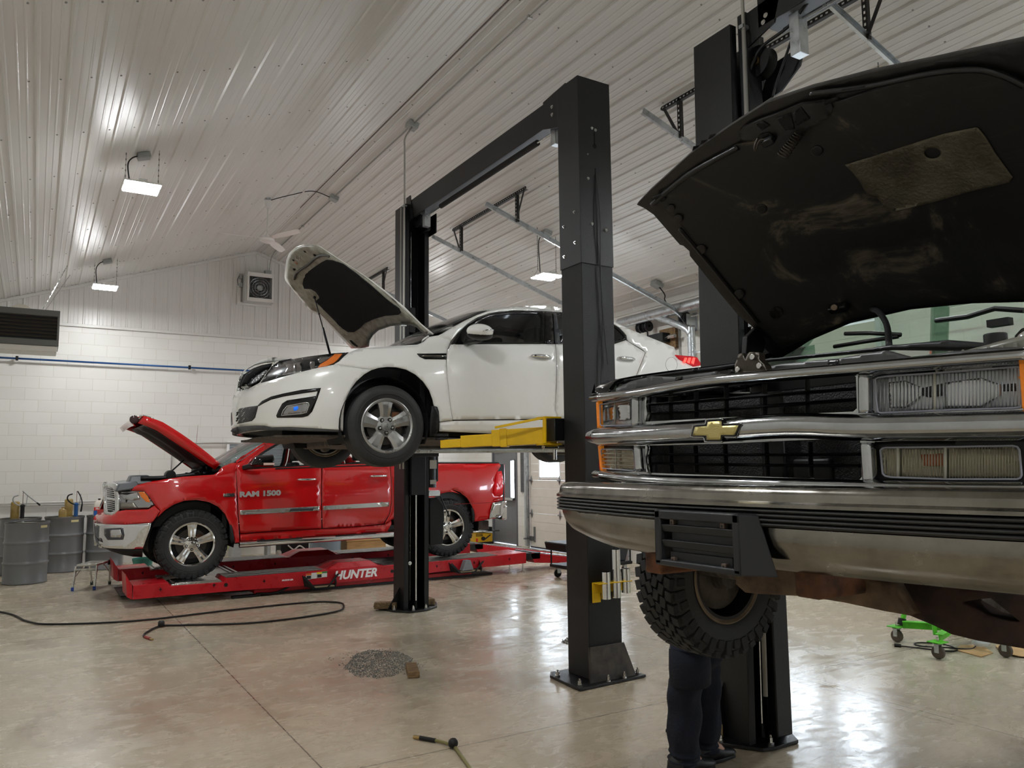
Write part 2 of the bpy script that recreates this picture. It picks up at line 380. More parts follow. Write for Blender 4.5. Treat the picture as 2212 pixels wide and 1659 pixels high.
# ribbed liner profile: major rib every 0.2286 m with two small ones between
def ribs(a0, a1, pitch=.2286, h=.016, mh=.003):
    out = []; a = a0
    prof = [(0, 0), (.012, h), (.03, h), (.042, 0), (.088, 0), (.093, mh), (.103, mh), (.108, 0), (.150, 0), (.155, mh), (.165, mh), (.170, 0)]
    while a < a1:
        for s_, k in prof:
            if a + s_ < a1: out.append((a + s_, k))
        a += pitch
    out.append((a1, 0)); return out
csl = math.cos(math.atan(SL)); ssl = math.sin(math.atan(SL))
for nm, sgn, xe in (('ceiling_left', -1, XL), ('ceiling_right', 1, XR)):
    Ln = abs(xe - RX) / csl; vs = []; pr = [(-.004, 0)] + ribs(.0, Ln)
    for yy in (YF, YW):
        for s_, k in pr: vs.append((RX + sgn * (s_ * csl - k * ssl), yy, RZ - s_ * ssl - k * csl))
    n = len(pr); me = MB().add(vs, [(i, i + 1, n + i + 1, n + i) for i in range(n - 1)])
    o = me.build(nm, M_LINER, fix=False); tag(o, kind='structure')
    sc = MB()
    for yy in np.arange(YF + .4, YW, 1.22):
        s_ = .02 + .062
        while s_ < Ln - .05:
            for jj in ((0, .062) if int(round(yy * 10)) % 3 == 0 else (0,)):
                c = Vector((RX + sgn * (s_ + jj) * csl, yy, RZ - (s_ + jj) * ssl)); nn = Vector((-sgn * ssl, 0, -csl))
                sc.tube([c, c + nn * .006], .0085, 6)
            s_ += .2286
    tag(sc.build('trim_screws', mat('screw', (150, 148, 146), rough=.4, metal=.4)), kind='structure')
# gable above the blocks: vertical ribs
vs = []; fs = []; pr = ribs(XL, XR)
for x, k in pr: vs += [(x, YW - .01 - k, 4.2), (x, YW - .01 - k, ceil_z(x) + .03)]
o = MB().add(vs, [(2 * i, 2 * i + 2, 2 * i + 3, 2 * i + 1) for i in range(len(pr) - 1)]).build('wall_gable', M_LINER, fix=False); tag(o, kind='structure')
mb = MB().box(XL, XR, YW - .045, YW, 4.165, 4.215); tag(mb.build('trim_1', M_TRIM, bevel=.004), kind='structure')
mb = MB()
for xe in (XL, XR): mb.bar((RX, YW - .03, RZ - .03), (xe, YW - .03, ceil_z(xe) - .03), .06, .05, up=(0, 0, 1))
tag(mb.build('trim_2', M_TRIM), kind='structure')
tag(MB().bar((RX - .012, YF, RZ - .022), (RX - .012, 12.6, RZ - .022), .012, .012).build('trim_3', mat('brown_rail', (86, 70, 62), rough=.5)), kind='structure')
tag(MB().bar((RX + .085, YF, RZ - .05), (RX + .085, YW, RZ - .05), .014, .012).build('trim_4', M_TRIM), kind='structure')
mb = MB().box(XR - .03, XR, YF, YW, 4.2, 4.27); tag(mb.build('trim_5', M_TRIM), kind='structure')
# ---- man door (grey) with narrow lit window
d = thing('door_1', (XR, 14.5, 0), 'grey steel exit door with narrow glass slot and push bar', 'door'); tag(d, kind='structure')
M_DGREY = mat('door_grey', (118, 119, 121), rough=.42, var=.05); M_FGREY = mat('frame_grey', (104, 105, 108), rough=.4)
M_PANE = mat('daylit_pane', (240, 246, 255), rough=.2, emit=(.78, .89, 1.0), estr=PANE_W)
y0, y1 = MD
w0, w1 = 14.12, 14.27
MB().box(XR + .02, XR + .065, y0 + .05, w0, .012, 2.07).box(XR + .02, XR + .065, w1, y1 - .05, .012, 2.07).box(XR + .02, XR + .065, w0, w1, .012, .98).box(XR + .02, XR + .065, w0, w1, 1.75, 2.07).build('door_leaf', M_DGREY, d, bevel=.002)
MB().box(XR - .015, XR + .2, y0, y0 + .05, 0, 2.12).box(XR - .015, XR + .2, y1 - .05, y1, 0, 2.12).box(XR - .015, XR + .2, y0, y1, 2.07, 2.12).build('door_frame', M_FGREY, d, bevel=.003)
MB().box(XR + .035, XR + .05, w0, w1, .98, 1.75).build('door_pane', M_PANE, d)
MB().box(XR - .01, XR + .02, w0 - .02, w0, .96, 1.77).box(XR - .01, XR + .02, w1, w1 + .02, .96, 1.77).box(XR - .01, XR + .02, w0, w1, .96, .98).box(XR - .01, XR + .02, w0, w1, 1.75, 1.77).build('pane_frame', M_FGREY, d)
MB().box(XR - .07, XR - .02, y0 + .1, y1 - .12, .92, .975).box(XR - .05, XR + .02, y0 + .1, y0 + .16, .925, .97).box(XR - .05, XR + .02, y1 - .2, y1 - .12, .925, .97).build('push_bar', M_STEEL, d, bevel=.005)
MB().box(XR - .05, XR + .02, 14.6, 14.9, 1.96, 2.03).build('door_closer', M_GALV, d, bevel=.004)
# ---- sectional overhead doors
M_ODOOR = mat('overhead_door', (222, 215, 203), rough=.42, var=.03)
M_HINGE = mat('hinge_steel', (128, 130, 132), rough=.35, metal=.8)
LAB = ['white overhead door behind the red pickup with one bright square window in view', 'white overhead door behind the white sedan and second bay', 'white overhead door on the far side of the black-framed pickup bay', 'white overhead door of the bay behind the camera']
def odoor(idx, y0, y1):
    d = thing('door_%d' % (idx + 2), (XR, (y0 + y1) / 2, 0), LAB[idx], 'overhead door', 'overhead doors in the right wall'); tag(d, kind='structure')
    n = 5; ph = 3.3 / n; wins = [(y0 + .28 + k * .86, y0 + .28 + k * .86 + .6) for k in range(3)]
    if idx == 0: wins = [(y0 + .32, y0 + .92), (y0 + 1.18, y0 + 1.78), (12.49, 13.2)]
    for k in range(n):
        z0, z1 = .03 + k * ph, .03 + (k + 1) * ph - .006; mb = MB()
        segs = []
        if k == 2:
            yy = y0 + .01
            for a, b in wins: segs += [(yy, a, z0, z1), (a, b, z0, z0 + .05), (a, b, z1 - .2, z1)]; yy = b
            segs.append((yy, y1 - .01, z0, z1))
        else: segs.append((y0 + .01, y1 - .01, z0, z1))
        nr = 4
        for a, b, c0, c1 in segs:
            m_ = max(1, int(round((c1 - c0) / .16)))
            for q in range(m_):
                mb.box(XR + .03, XR + .075, a, b, c0 + (c1 - c0) * q / m_ + (.0015 if q else 0), c0 + (c1 - c0) * (q + 1) / m_ - (.0015 if q < m_ - 1 else 0))
        mb.build('door_section', M_ODOOR, d)
    z0 = .03 + 2 * ph + .05; z1 = .03 + 3 * ph - .206
    for a, b in wins:
        fr = MB().box(XR + .02, XR + .034, a - .03, a + .015, z0 - .03, z1 + .03).box(XR + .02, XR + .034, b - .015, b + .03, z0 - .03, z1 + .03).box(XR + .02, XR + .034, a, b, z0 - .03, z0 + .015).box(XR + .02, XR + .034, a, b, z1 - .015, z1 + .03).build('window_frame', mat('window_white', (236, 236, 234), rough=.3), d, bevel=.003)
        MB().box(XR + .045, XR + .055, a, b, z0, z1).build('door_pane', M_PANE, d)
    for k in range(1, n):
        z = .03 + k * ph - .003
        for yy in (y0 + .05, y0 + 1.05, y0 + 2.05, y1 - .05):
            MB().add([(XR + .018, yy - .035, z), (XR + .018, yy, z - .1), (XR + .018, yy + .035, z), (XR + .018, yy, z + .1), (XR - .005, yy, z), ], [(0, 1, 4), (1, 2, 4), (2, 3, 4), (3, 0, 4), (0, 3, 2, 1)]).cyl((XR + .005, yy - .045, z), (XR + .005, yy + .045, z), .013, 8).build('hinge', M_HINGE, d)
    MB().box(XR + .02, XR + .085, y0, y1, 0, .03).build('bottom_seal', M_RUBBER, d)
    MB().box(XR + .005, XR + .028, y1 - .17, y1 - .13, .12, .42).build('lift_handle', M_HINGE, d)
    MB().box(XR - .14, XR + .02, y1 - .02, y1 + .02, .17, .2).box(XR - .005, XR + .02, y1 - .13, y1, .14, .23).build('slide_lock', M_HINGE, d)
    # vertical track, curve and the pitched overhead track, each side
    for yy in (y0 + .0, y1 - .0):
        tr = MB(); s_ = -1 if yy == y0 else 1; yt = yy + s_ * .03
        za = 3.35; pts = [(XR - .03, yt, .05), (XR - .03, yt, za)]
        R_ = .4
        xs, zs = 4.95, ceil_z(4.95) - .42 
        xe = XR - .45; ze = zs - SL * (xe - xs)
        for t in np.linspace(0, 1, 9)[1:]:
            u = 1 - t; pts.append((u * u * (XR - .03) + 2 * u * t * (XR - .03) + t * t * xe, yt, u * u * za + 2 * u * t * (ze - SL * .42) + t * t * ze))
        pts.append((xs, yt, zs))
        P_ = [Vector(p) for p in pts]
        for off, w, h in ((0, .006, .06), (1, .028, .006), (-1, .028, .006)):
            for i in range(len(P_) - 1):
                a, b = P_[i], P_[i + 1]; t_ = (b - a).normalized(); u = t_.cross(Vector((0, 1, 0))).normalized()
                q = u * (.03 * off) - Vector((0, s_ * .012 * abs(off), 0))
                ext = t_ * .004
                tr.bar(a + q - ext, b + q + ext, w if off == 0 else .028, h, up=u) if off == 0 else tr.bar(a + q - ext, b + q + ext, .028, .004, up=u)
        tr.build('track', M_GALV, d)
        # wall angle
        MB().box(XR - .07, XR - .065, yt - .02, yt + .05, .03, za + .3).box(XR - .065, XR + .0, yt + (.045 if s_ > 0 else -.02), yt + (.05 if s_ > 0 else -.015), .03, za + .3).build('track_angle', M_GALV, d)
    # torsion shaft with drums
    zz = 3.86
    MB().cyl((XR - .16, y0 - .12, zz), (XR - .16, y1 + .12, zz), .0127, 10).build('torsion_shaft', M_STEEL, d)
    for yy in (y0 - .02, y1 + .02):
        MB().lathe([(.02, -.05), (.085, -.05), (.085, -.042), (.065, -.03), (.065, .03), (.09, .04), (.09, .05), (.02, .05)], (XR - .16, yy, zz), 'Y', 24).build('cable_drum', mat('black_drum', (30, 30, 32), rough=.45), d, smooth=35)
        MB().box(XR - .2, XR, yy - .075, yy - .07, zz - .12, zz + .05).box(XR - .02, XR, yy - .1, yy + .0, zz - .2, zz + .08).build('bearing_plate', M_GALV, d)
    MB().lathe([(.02, -.45), (.05, -.45), (.05, .45), (.02, .45)], (XR - .16, (y0 + y1) / 2 + .3, zz), 'Y', 20).build('torsion_spring', M_GALV, d, smooth=35)
    return d
for i, (a, b) in enumerate(DOORS): odoor(i, a, b)
# ---- perforated black hanger frames that carry the track ends
M_PERF = mat('perforated_angle', (32, 29, 27), rough=.45, var=.2)
def perf(mb, a, b, w=.04, up=(1, 0, 0)):
    """slotted angle: two rails with rungs so that the slots are open"""
    a = Vector(a); b = Vector(b); d_ = (b - a); L_ = d_.length; d_.normalize(); n = int(L_ / .05)
    u = Vector(up); s_ = d_.cross(u).normalized(); 
    for k in (-1, 1): mb.bar(a + s_ * k * w * .36, b + s_ * k * w * .36, w * .3, .004, up=u)
    for i in range(n + 1): c = a + d_ * L_ * i / n; mb.bar(c - s_ * w * .3, c + s_ * w * .3, .026, .004, up=u)
    mb.bar(a + s_ * w * .5 + u * .02, b + s_ * w * .5 + u * .02, .004, .04, up=u)
def hanger(name, x, ya, yb, drop, label):
    t = thing(name, (x, ya, ceil_z(x)), label, 'track hanger', 'slotted hangers for the door tracks')
    zc = ceil_z(x) - .03; mb = MB(); perf(mb, (x, ya - .25, zc), (x, yb + .25, zc)); mb.build('cross_angle', M_PERF, t)
    for yy, q in ((ya, -1), (yb, 1)):
        mb = MB(); perf(mb, (x, yy, zc), (x, yy, zc - drop)); mb.build('drop_angle', M_PERF, t)
        mb = MB(); mb.bar((x, yy - q * -.22, zc), (x, yy, zc - drop), .034, .005, up=(1, 0, 0)); mb.build('brace', M_PERF, t)
hanger('track_hanger', 5.42, 8.78, 10.42, .4, 'black slotted hanger on the ceiling between the middle and far door tracks')
hanger('track_hanger', 5.42, 13.58, 15.3, .4, 'black slotted ceiling hanger seen just above the raised white hood')
hanger('track_hanger', 5.42, 3.53, 5.62, .4, 'black slotted ceiling hanger above the raised black pickup hood')
# ---- hanging twin-panel lights
M_LED = mat('led_panel', (255, 255, 255), emit=(.95, .98, 1.0), estr=LAMP_W)
def light(x, y, z, bx, by, label, vis=True):
    t = thing('hanging_light', (x, y, z), label, 'ceiling light', 'twin-panel lights hung from the ceiling')
    for q in (-1, 1):
        MB().box(x - .18, x + .18, y + q * .105 - .07, y + q * .105 + .07, z + .012, z + .03).build('housing', mat('housing_white', (230, 230, 226), rough=.4), t, bevel=.004)
        MB().box(x - .17, x + .17, y + q * .105 - .06, y + q * .105 + .06, z, z + .012).build('led_panel', M_LED, t)
    MB().box(x - .04, x + .04, y - .16, y + .16, z + .03, z + .06).build('driver_box', mat('housing_white', (230, 230, 226)), t, bevel=.004)
    for sx_ in (-.16, .16):
        zc = ceil_z(x + sx_); mb = MB(); n = int((zc - z - .1) / .03)
        for i in range(n): mb.bar((x + sx_, y, z + .1 + i * .03), (x + sx_, y, z + .125 + i * .03), .010 if i % 2 else .004, .004 if i % 2 else .010, up=(1, 0, 0))
        mb.cyl((x + sx_, y - .1, z + .03), (x + sx_, y, z + .1), .0025, 6).cyl((x + sx_, y + .1, z + .03), (x + sx_, y, z + .1), .0025, 6)
        mb.build('hanging_chain', mat('chain_steel', (120, 118, 112), rough=.4, metal=.8), t)
    zc = ceil_z(bx); ang = math.atan(SL) * (1 if bx < RX else -1)
    MB().obox((bx, by, zc - .035), (.13, .12, .06), Matrix.Rotation(-ang, 3, 'Y')).build('junction_box', M_GREYBOX, t, bevel=.004)
    MB().tube(cr([(bx - .05, by, zc - .04), (x - .1, by - .05, zc - .1), (x - .14, y, zc - .2), (x - .12, y, z + .06)], 6), .007, 8).build('power_cord', M_DARK, t, smooth=True)
light(.84, 8.95, 4.60, .86, 9.06, 'lit hanging light nearest the top left corner, below its ceiling box')
light(.84, 14.0, 4.555, .86, 14.03, 'small lit hanging light near the gable wall, above the left end of the ribbed gable')
light(6.26, 9.3, 4.35, 6.26, 9.3, 'lit hanging light beside the tall black post, under the door tracks')
light(6.3, 14.0, 4.35, 6.3, 14.0, 'lit hanging light hidden behind the far black lift post')
light(6.3, 3.9, 4.3, 6.3, 3.9, 'lit hanging light hidden behind the raised pickup hood')
for x, y in ((.84, 3.7), (.84, -1.4), (6.3, -1.4), (.84, -6.3), (6.3, -6.3)): light(x, y, 4.6, x, y + .1, 'unseen hanging light added out of view to light the bays')  # unseen lamps continuing the rows, added for more illumination
# ---- conduits on the ceiling, wall pipe
M_COND = mat('conduit', (176, 174, 168), rough=.4, metal=.5)
zc = ceil_z(3.82) - .025
t = thing('ceiling_conduit', (3.82, 5, zc), 'thin grey conduit running along the ceiling just right of the ridge', 'conduit')
MB().cyl((3.82, YF, zc), (3.82, 15.2, zc), .011, 8).tube(cr([(3.82, 15.2, zc), (3.84, 15.5, zc - .05), (3.84, YW - .06, zc - .25), (3.84, YW - .06, 5.45)], 5), .011, 8).build('pipe', M_COND, t, smooth=True)
for y in (5.9, 8.6, 11.63, 13.3): MB().obox((3.82, y, zc), (.045, .03, .03)).build('strap', M_COND, t)
for x, y in ((3.81, 8.6), (3.82, 11.62)): MB().obox((x, y, zc - .015), (.13, .13, .07), Matrix.Rotation(math.atan(SL), 3, 'Y')).build('junction_box', M_GREYBOX, t, bevel=.004)
M_BLUE = mat('blue_pipe', (38, 84, 140), rough=.35, metal=.3)
t = thing('air_pipe', (1, YW - .09, 3.55), 'blue air pipe along the painted block wall left of the white sedan', 'pipe')
MB().cyl((XL, YW - .1, 3.535), (7.8, YW - .1, 3.535), .017, 12).build('pipe', M_BLUE, t, smooth=True)
for x in (-.34, 2.4, 5.2): MB().box(x - .02, x + .02, YW - .13, YW - .075, 3.50, 3.575).build('pipe_clip', M_DARK, t, bevel=.004)
t = thing('wall_conduit', (0, YW - .05, 1.12), 'white conduit low on the block wall behind the grey drums', 'conduit')
MB().cyl((XL, YW - .06, 1.10), (2.15, YW - .06, 1.10), .013, 8).cyl((XL, YW - .04, 1.06), (2.15, YW - .04, 1.06), .02, 8).build('pipe', M_TRIM, t, smooth=True)
t = thing('wall_conduit', (3, YW - .05, 2.2), 'grey conduit on the block wall above the raised red hood', 'conduit')
a = oY(400, 937, YW - .05); b = oY(372, 1000, YW - .05)
MB().tube([(2.15, YW - .05, 1.1), (2.15, YW - .05, 1.97), (2.2, YW - .05, 2.0)], .012, 8).cyl((2.2, YW - .05, 2.12), (3.9, YW - .05, 2.14), .016, 8).build('pipe', M_COND, t, smooth=True)
# ================================================================ two-post lifts
M_YEL = mat('yellow_paint', (236, 190, 20), rough=.38, var=.08, scale=8, rvar=.08)
M_BEAMIN = mat('beam_inside', (116, 118, 124), rough=.5, metal=.3)
def bolt(name, c, r, h, m, parent, ax='Z', s_=1):
    c = Vector(c); u = {'X': Vector((1, 0, 0)), 'Y': Vector((0, 1, 0)), 'Z': Vector((0, 0, 1))}[ax] * s_
    return MB().tube([c, c + u * h * .2], r * 1.35, 16).tube([c + u * h * .2, c + u * h * .7], r, 6).tube([c + u * h * .7, c + u * h], r * .5, 8).build(name, m, parent)
def plate(parent, poly, bolts):
    MB().prism(poly, 2, .003, .022).build('base_plate', M_BLACK, parent, bevel=.003)
    for x, y in bolts: bolt('anchor_bolt', (x, y, .022), .014, .05, M_STEEL, parent)
def open_column(parent, x0, x1, yf, yb, zt, lean=0.0):
    """C column, open towards -Y, with folded lips; chain, chrome ram and slider inside"""
    t = .012; lip = .055
    sh = lambda x, z: x + lean * z
    def cbox(mb, a0, a1, b0, b1, z0, z1):
        vs = []
        for z in (z0, z1):
            for a, b in ((a0, b0), (a1, b0), (a1, b1), (a0, b1)): vs.append((sh(a, z), b, z))
        return mb.add(vs, [(0, 3, 2, 1), (4, 5, 6, 7), (0, 1, 5, 4), (1, 2, 6, 5), (2, 3, 7, 6), (3, 0, 4, 7)])
    mb = MB(); cbox(mb, x0, x0 + t, yf, yb, .02, zt); cbox(mb, x1 - t, x1, yf, yb, .02, zt); cbox(mb, x0 + t, x1 - t, yb - t, yb, .02, zt)
    cbox(mb, x0 + t, x0 + lip, yf, yf + t, .02, zt); cbox(mb, x1 - lip, x1 - t, yf, yf + t, .02, zt)
    cbox(mb, x0 + lip - t, x0 + lip, yf + t, yf + .05, .02, zt); cbox(mb, x1 - lip, x1 - lip + t, yf + t, yf + .05, .02, zt)
    mb.build('column', M_BLACK, parent, bevel=.002)
    xc = (x0 + x1) / 2 + .02
    MB().cyl((sh(xc, .06), yf + .06, .1), (sh(xc, 1.75), yf + .06, 1.75), .014, 12).build('chrome_rod', M_CHROME, parent, smooth=40)
    MB().cyl((sh(xc, .02), yf + .06, .022), (sh(xc, .1), yf + .06, .1), .018, 12).cyl((sh(xc - .03, 1.7), yf + .07, 1.7), (sh(xc - .03, 3.3), yf + .07, 3.3), .022, 12).build('ram_cylinder', M_BLACK, parent, smooth=40)
    MB().cyl((sh(xc - .045, .1), yf + .12, .1), (sh(xc - .045, zt - .3), yf + .12, zt - .3), .004, 6).build('cable', M_STEEL, parent)
    return sh
def gusset(mb, x, y0, y1, h, t=.012, s_=-1):
    mb.prism([(x, .022), (x + s_ * .14, .022), (x, h)], 1, y0, y0 + t)
# ---- lift under the white sedan (near post closed side to the camera, far post open side to the camera)
LA = thing('two_post_lift', (3.8, 6.8, 0), 'black two-post lift with yellow arms holding up the white sedan', 'car lift', 'two-post car lifts')
NX0, NX1, NY0, NY1, NZ = 3.612, 3.925, 4.88, 5.16, 4.75
M_BLK2 = mat('black_steel_sleeve', (9, 10, 12), rough=.3, bump=.5, bscale=330)
M_MUD = mat('dusty_black', (44, 40, 36), rough=.6, col2=(80, 72, 62), scale=7)
MB().box(NX0, NX1, NY0, NY1, .02, 3.215).build('column', M_BLK2, LA, bevel=.006)
MB().box(NX0 - .006, NX1 + .006, NY0 - .006, NY1 + .006, 3.2, NZ).build('column_extension', M_BLACK, LA, bevel=.004)
for x, y, z, ax, s_ in ((3.74, 4.874, 4.33, 'Y', -1), (3.775, 4.874, 4.322, 'Y', -1), (3.72, 4.874, 3.53, 'Y', -1), (3.86, 4.874, 3.5, 'Y', -1), (3.69, 4.874, 4.1, 'Y', -1), (3.69, 4.874, 3.9, 'Y', -1),
                        (3.606, 5.1, 3.55, 'X', -1), (3.606, 4.95, 3.63, 'X', -1), (3.606, 5.1, 3.3, 'X', -1), (3.606, 4.95, 3.38, 'X', -1)):
    bolt('column_bolt', (x, y, z), .009 if z < 4 or z > 4.2 else .005, .014, M_STEEL, LA, ax, s_)
MB().prism([(3.757, 4.19), (3.77, 4.19), (3.77, 4.30), (3.757, 4.30)], 1, 4.8725, 4.8745).lathe([(.0, -.001), (.02, -.001), (.02, .001), (0, .001)], (3.765, 4.8735, 4.185), 'Y', 16).prism([(3.76, 3.9), (3.77, 3.9), (3.77, 4.0), (3.76, 4.0)], 1, 4.8725, 4.8745).build('cable_slot', mat('slot_black', (4, 4, 5), rough=.9), LA)
MB().tube(cr([(3.765, 4.868, 3.95), (3.76, 4.866, 3.5), (3.80, 4.868, 2.9), (3.77, 4.868, 2.3), (3.76, 4.87, 2.0)], 6), .003, 6).tube(cr([(3.765, 4.868, 3.95), (3.795, 4.864, 3.6), (3.79, 4.866, 3.0), (3.84, 4.868, 2.4)], 6), .003, 6).build('cable', M_DARK, LA)
MB().tube(cr([(3.90, 4.862, 1.55), (3.905, 4.84, 1.3), (3.86, 4.845, 1.05), (3.83, 4.862, .9)], 6), .004, 6).box(3.88, 3.93, 4.845, 4.874, 1.4, 1.75).build('cable_guard', M_DARK, LA, bevel=.006)
# flared skirt and plate
MB().add([(3.612, 4.862, .26), (3.93, 4.862, .26), (3.99, 4.80, .02), (3.555, 4.80, .02), (3.612, 4.874, .26), (3.93, 4.874, .26), (3.99, 4.812, .02), (3.555, 4.812, .02)], [(0, 3, 2, 1), (4, 5, 6, 7), (0, 1, 5, 4), (1, 2, 6, 5), (2, 3, 7, 6), (3, 0, 4, 7)]).prism([(4.80, .02), (4.88, .02), (4.88, .26)], 0, 3.60, 3.612).prism([(4.80, .02), (4.88, .02), (4.88, .26)], 0, 3.93, 3.942).build('base_skirt', M_MUD, LA, bevel=.003)
plate(LA, [(3.41, 4.735), (4.06, 4.77), (4.06, 5.24), (3.5, 5.24), (3.44, 5.16)], [(3.46, 4.80), (3.70, 4.775), (3.86, 4.785), (4.02, 4.82), (3.47, 5.1), (4.02, 5.1)])
# far post
open_column(LA, 3.635, 3.945, 8.40, 8.70, 4.745)
mb = MB(); gusset(mb, 3.635, 8.52, 8.6, .26); mb.build('gusset', M_BLACK, LA)
plate(LA, [(3.45, 8.66), (3.53, 8.42), (3.65, 8.27), (3.86, 8.28), (4.06, 8.42), (4.17, 8.66), (4.17, 8.86), (3.45, 8.86)], [(3.55, 8.47), (3.72, 8.33), (3.88, 8.34), (4.09, 8.58), (4.1, 8.8), (3.52, 8.8)])
for z in (3.2,): MB().box(3.70, 3.78, 8.42, 8.55, z, z + .3).build('slide_block', M_DARK, LA, bevel=.004)
bolt('column_bolt', (3.715, 8.418, .53), .016, .03, M_STEEL, LA, 'Y', -1)
MB().box(3.64, 3.70, 8.405, 8.41, 2.8, 3.05).box(3.71, 3.715, 8.4, 8.42, 3.95, 4.35).build('lock_strip', M_STEEL, LA)
for y in (8.36, 8.45): MB().cyl((3.605, y, 1.6), (3.605, y, 4.7), .011, 8).build('hydraulic_line', M_COND, LA, smooth=True)
# power unit on the far post
MB().box(3.96, 4.08, 8.42, 8.62, 1.45, 1.78).build('power_unit', M_DARK, LA, bevel=.01)
MB().cyl((4.0, 8.46, 1.38), (4.0, 8.46, 1.76), .062, 20).build('motor', mat('motor_black', (34, 34, 36), rough=.4), LA, smooth=40)
MB().box(3.955, 4.045, 8.395, 8.397, 1.60, 1.70).box(3.96, 4.04, 8.395, 8.397, 1.42, 1.47).build('motor_label', mat('label_grey', (186, 184, 178), rough=.5), LA)
MB().box(3.945, 4.09, 8.4, 8.5, 1.28, 1.345).build('valve_block', M_STEEL, LA, bevel=.004)
MB().tube([(4.08, 8.42, 1.33), (4.12, 8.40, 1.22), (4.19, 8.38, 1.06)], .008, 8).ico((4.19, 8.38, 1.05), .018).build('release_lever', M_DARK, LA, smooth=True)
MB().loft([[(3.97, 8.42, .72), (4.14, 8.42, .72), (4.14, 8.6, .72), (3.97, 8.6, .72)], [(3.96, 8.41, 1.16), (4.15, 8.41, 1.16), (4.15, 8.6, 1.16), (3.96, 8.6, 1.16)], [(3.97, 8.43, 1.26), (4.08, 8.43, 1.26), (4.08, 8.6, 1.26), (3.97, 8.6, 1.26)]]).build('oil_tank', M_DARK, LA, bevel=.008)
# overhead beam (channel open below) with padded shut-off bar
MB().box(3.70, 3.708, 5.1, 8.45, 4.565, 4.79).box(3.708, 3.88, 5.1, 8.45, 4.78, 4.79).box(3.872, 3.88, 5.1, 8.45, 4.6, 4.79).build('cross_beam', M_BLACK, LA, bevel=.002)
MB().box(3.71, 3.87, 5.17, 8.4, 4.60, 4.606).build('beam_lining', M_BEAMIN, LA)
MB().prism([(5.16, 4.45), (5.5, 4.55), (5.5, 4.80), (5.16, 4.83)], 0, 3.688, 3.70).build('beam_bracket', M_BLACK, LA)
for z in (4.63, 4.70): bolt('beam_bolt', (3.688, 5.36, z), .012, .012, M_STEEL, LA, 'X', -1)
MB().cyl((3.79, 5.75, 4.545), (3.79, 7.75, 4.545), .028, 14).build('padded_bar', mat('foam_black', (40, 37, 35), rough=.9), LA, smooth=40)
MB().cyl((3.79, 5.3, 4.545), (3.79, 8.2, 4.545), .008, 8).build('shutoff_rod', M_STEEL, LA, smooth=True)
for y in (5.42, 8.1): MB().box(3.755, 3.825, y, y + .07, 4.41, 4.60).build('switch_box', M_GALV, LA, bevel=.003)
MB().lathe([(.02, -.03), (.1, -.03), (.085, -.01), (.085, .01), (.1, .03), (.02, .03)], (3.80, 8.36, 4.56), 'X', 28).build('pulley', M_DARK, LA, smooth=40)
MB().box(3.86, 3.90, 8.25, 8.42, 4.42, 4.6).box(3.945, 3.955, 8.2, 8.5, 4.38, 4.62).build('pulley_bracket', M_BLACK, LA, bevel=.01)
MB().prism([(8.3, 4.55), (8.5, 4.55), (8.5, 4.85), (8.38, 4.85)], 0, 3.69, 3.70).build('beam_bracket', M_BLACK, LA)
# carriages and arms
def arm(p0, p1, zt, w0=.14, h=.15, stages=True, rise=.0):
    p0 = Vector(p0); p1 = Vector(p1); d_ = (p1 - p0); L_ = d_.length; d_.normalize()
    a = p0; 
    MB().bar(a, p0 + d_ * L_ * .55, w0, h).build('lift_arm', M_YEL, LA, bevel=.004)
    MB().bar(p0 + d_ * L_ * .45 + Vector((0, 0, -.012)), p0 + d_ * L_ * .82 + Vector((0, 0, -.012)), w0 * .82, h * .72).build('arm_extension', M_YEL, LA, bevel=.004)
    MB().bar(p0 + d_ * L_ * .75 + Vector((0, 0, -.022)), p1 + Vector((0, 0, -.022)), w0 * .64, h * .5).build('arm_tip', M_YEL, LA, bevel=.004)
    MB().lathe([(0, 0), (.055, 0), (.055, .02), (.03, .02), (.03, zt - p1.z - .03), (.06, zt - p1.z - .03), (.06, zt - p1.z - .008), (0, zt - p1.z - .008)], p1 + Vector((0, 0, .012)), 'Z', 20).build('arm_pad', M_RUBBER, LA, smooth=35)
    MB().bar(p0 + d_ * L_ * .42 - Vector((0, 0, .0)), p0 + d_ * L_ * .48, w0 * 1.15, h * 1.12).build('arm_collar', M_YEL, LA, bevel=.004)
arm((3.66, 5.33, 1.865), (2.90, 5.93, 1.825), 1.885, h=.135)
arm((3.86, 5.33, 1.865), (4.75, 5.95, 1.85), 1.90, h=.135)
arm((3.70, 8.25, 1.835), (3.06, 7.55, 1.825), 1.88, h=.09)
arm((3.86, 8.25, 1.835), (4.85, 7.68, 1.83), 1.88, h=.09)
# slanting yellow guard over the front arm, black carriage box
MB().prism([(5.26, 1.785), (5.30, 1.785), (5.30, 2.0), (5.26, 2.0)], 0, 3.50, 3.512).box(3.50, 3.66, 5.26, 5.40, 1.995, 2.01).box(3.50, 3.66, 5.26, 5.40, 1.78, 1.795).bar((3.5, 5.28, 2.0), (3.17, 5.50, 1.925), .012, .02).build('arm_guard', M_YEL, LA, bevel=.002)
MB().box(3.53, 3.98, 5.17, 5.30, 1.81, 1.99).box(3.64, 3.9, 5.14, 5.2, 1.2, 2.3).build('carriage', M_BLACK, LA, bevel=.006)
MB().box(3.6, 3.98, 8.2, 8.37, 1.74, 1.9).box(3.70, 3.88, 8.34, 8.42, 1.3, 2.3).build('carriage', M_BLACK, LA, bevel=.006)
MB().cyl((3.52, 5.33, 1.765), (3.66, 5.33, 1.765), .022, 12).cyl((3.65, 5.35, 1.66), (3.65, 5.35, 1.79), .016, 12).build('arm_lock', M_STEEL, LA, bevel=.004)
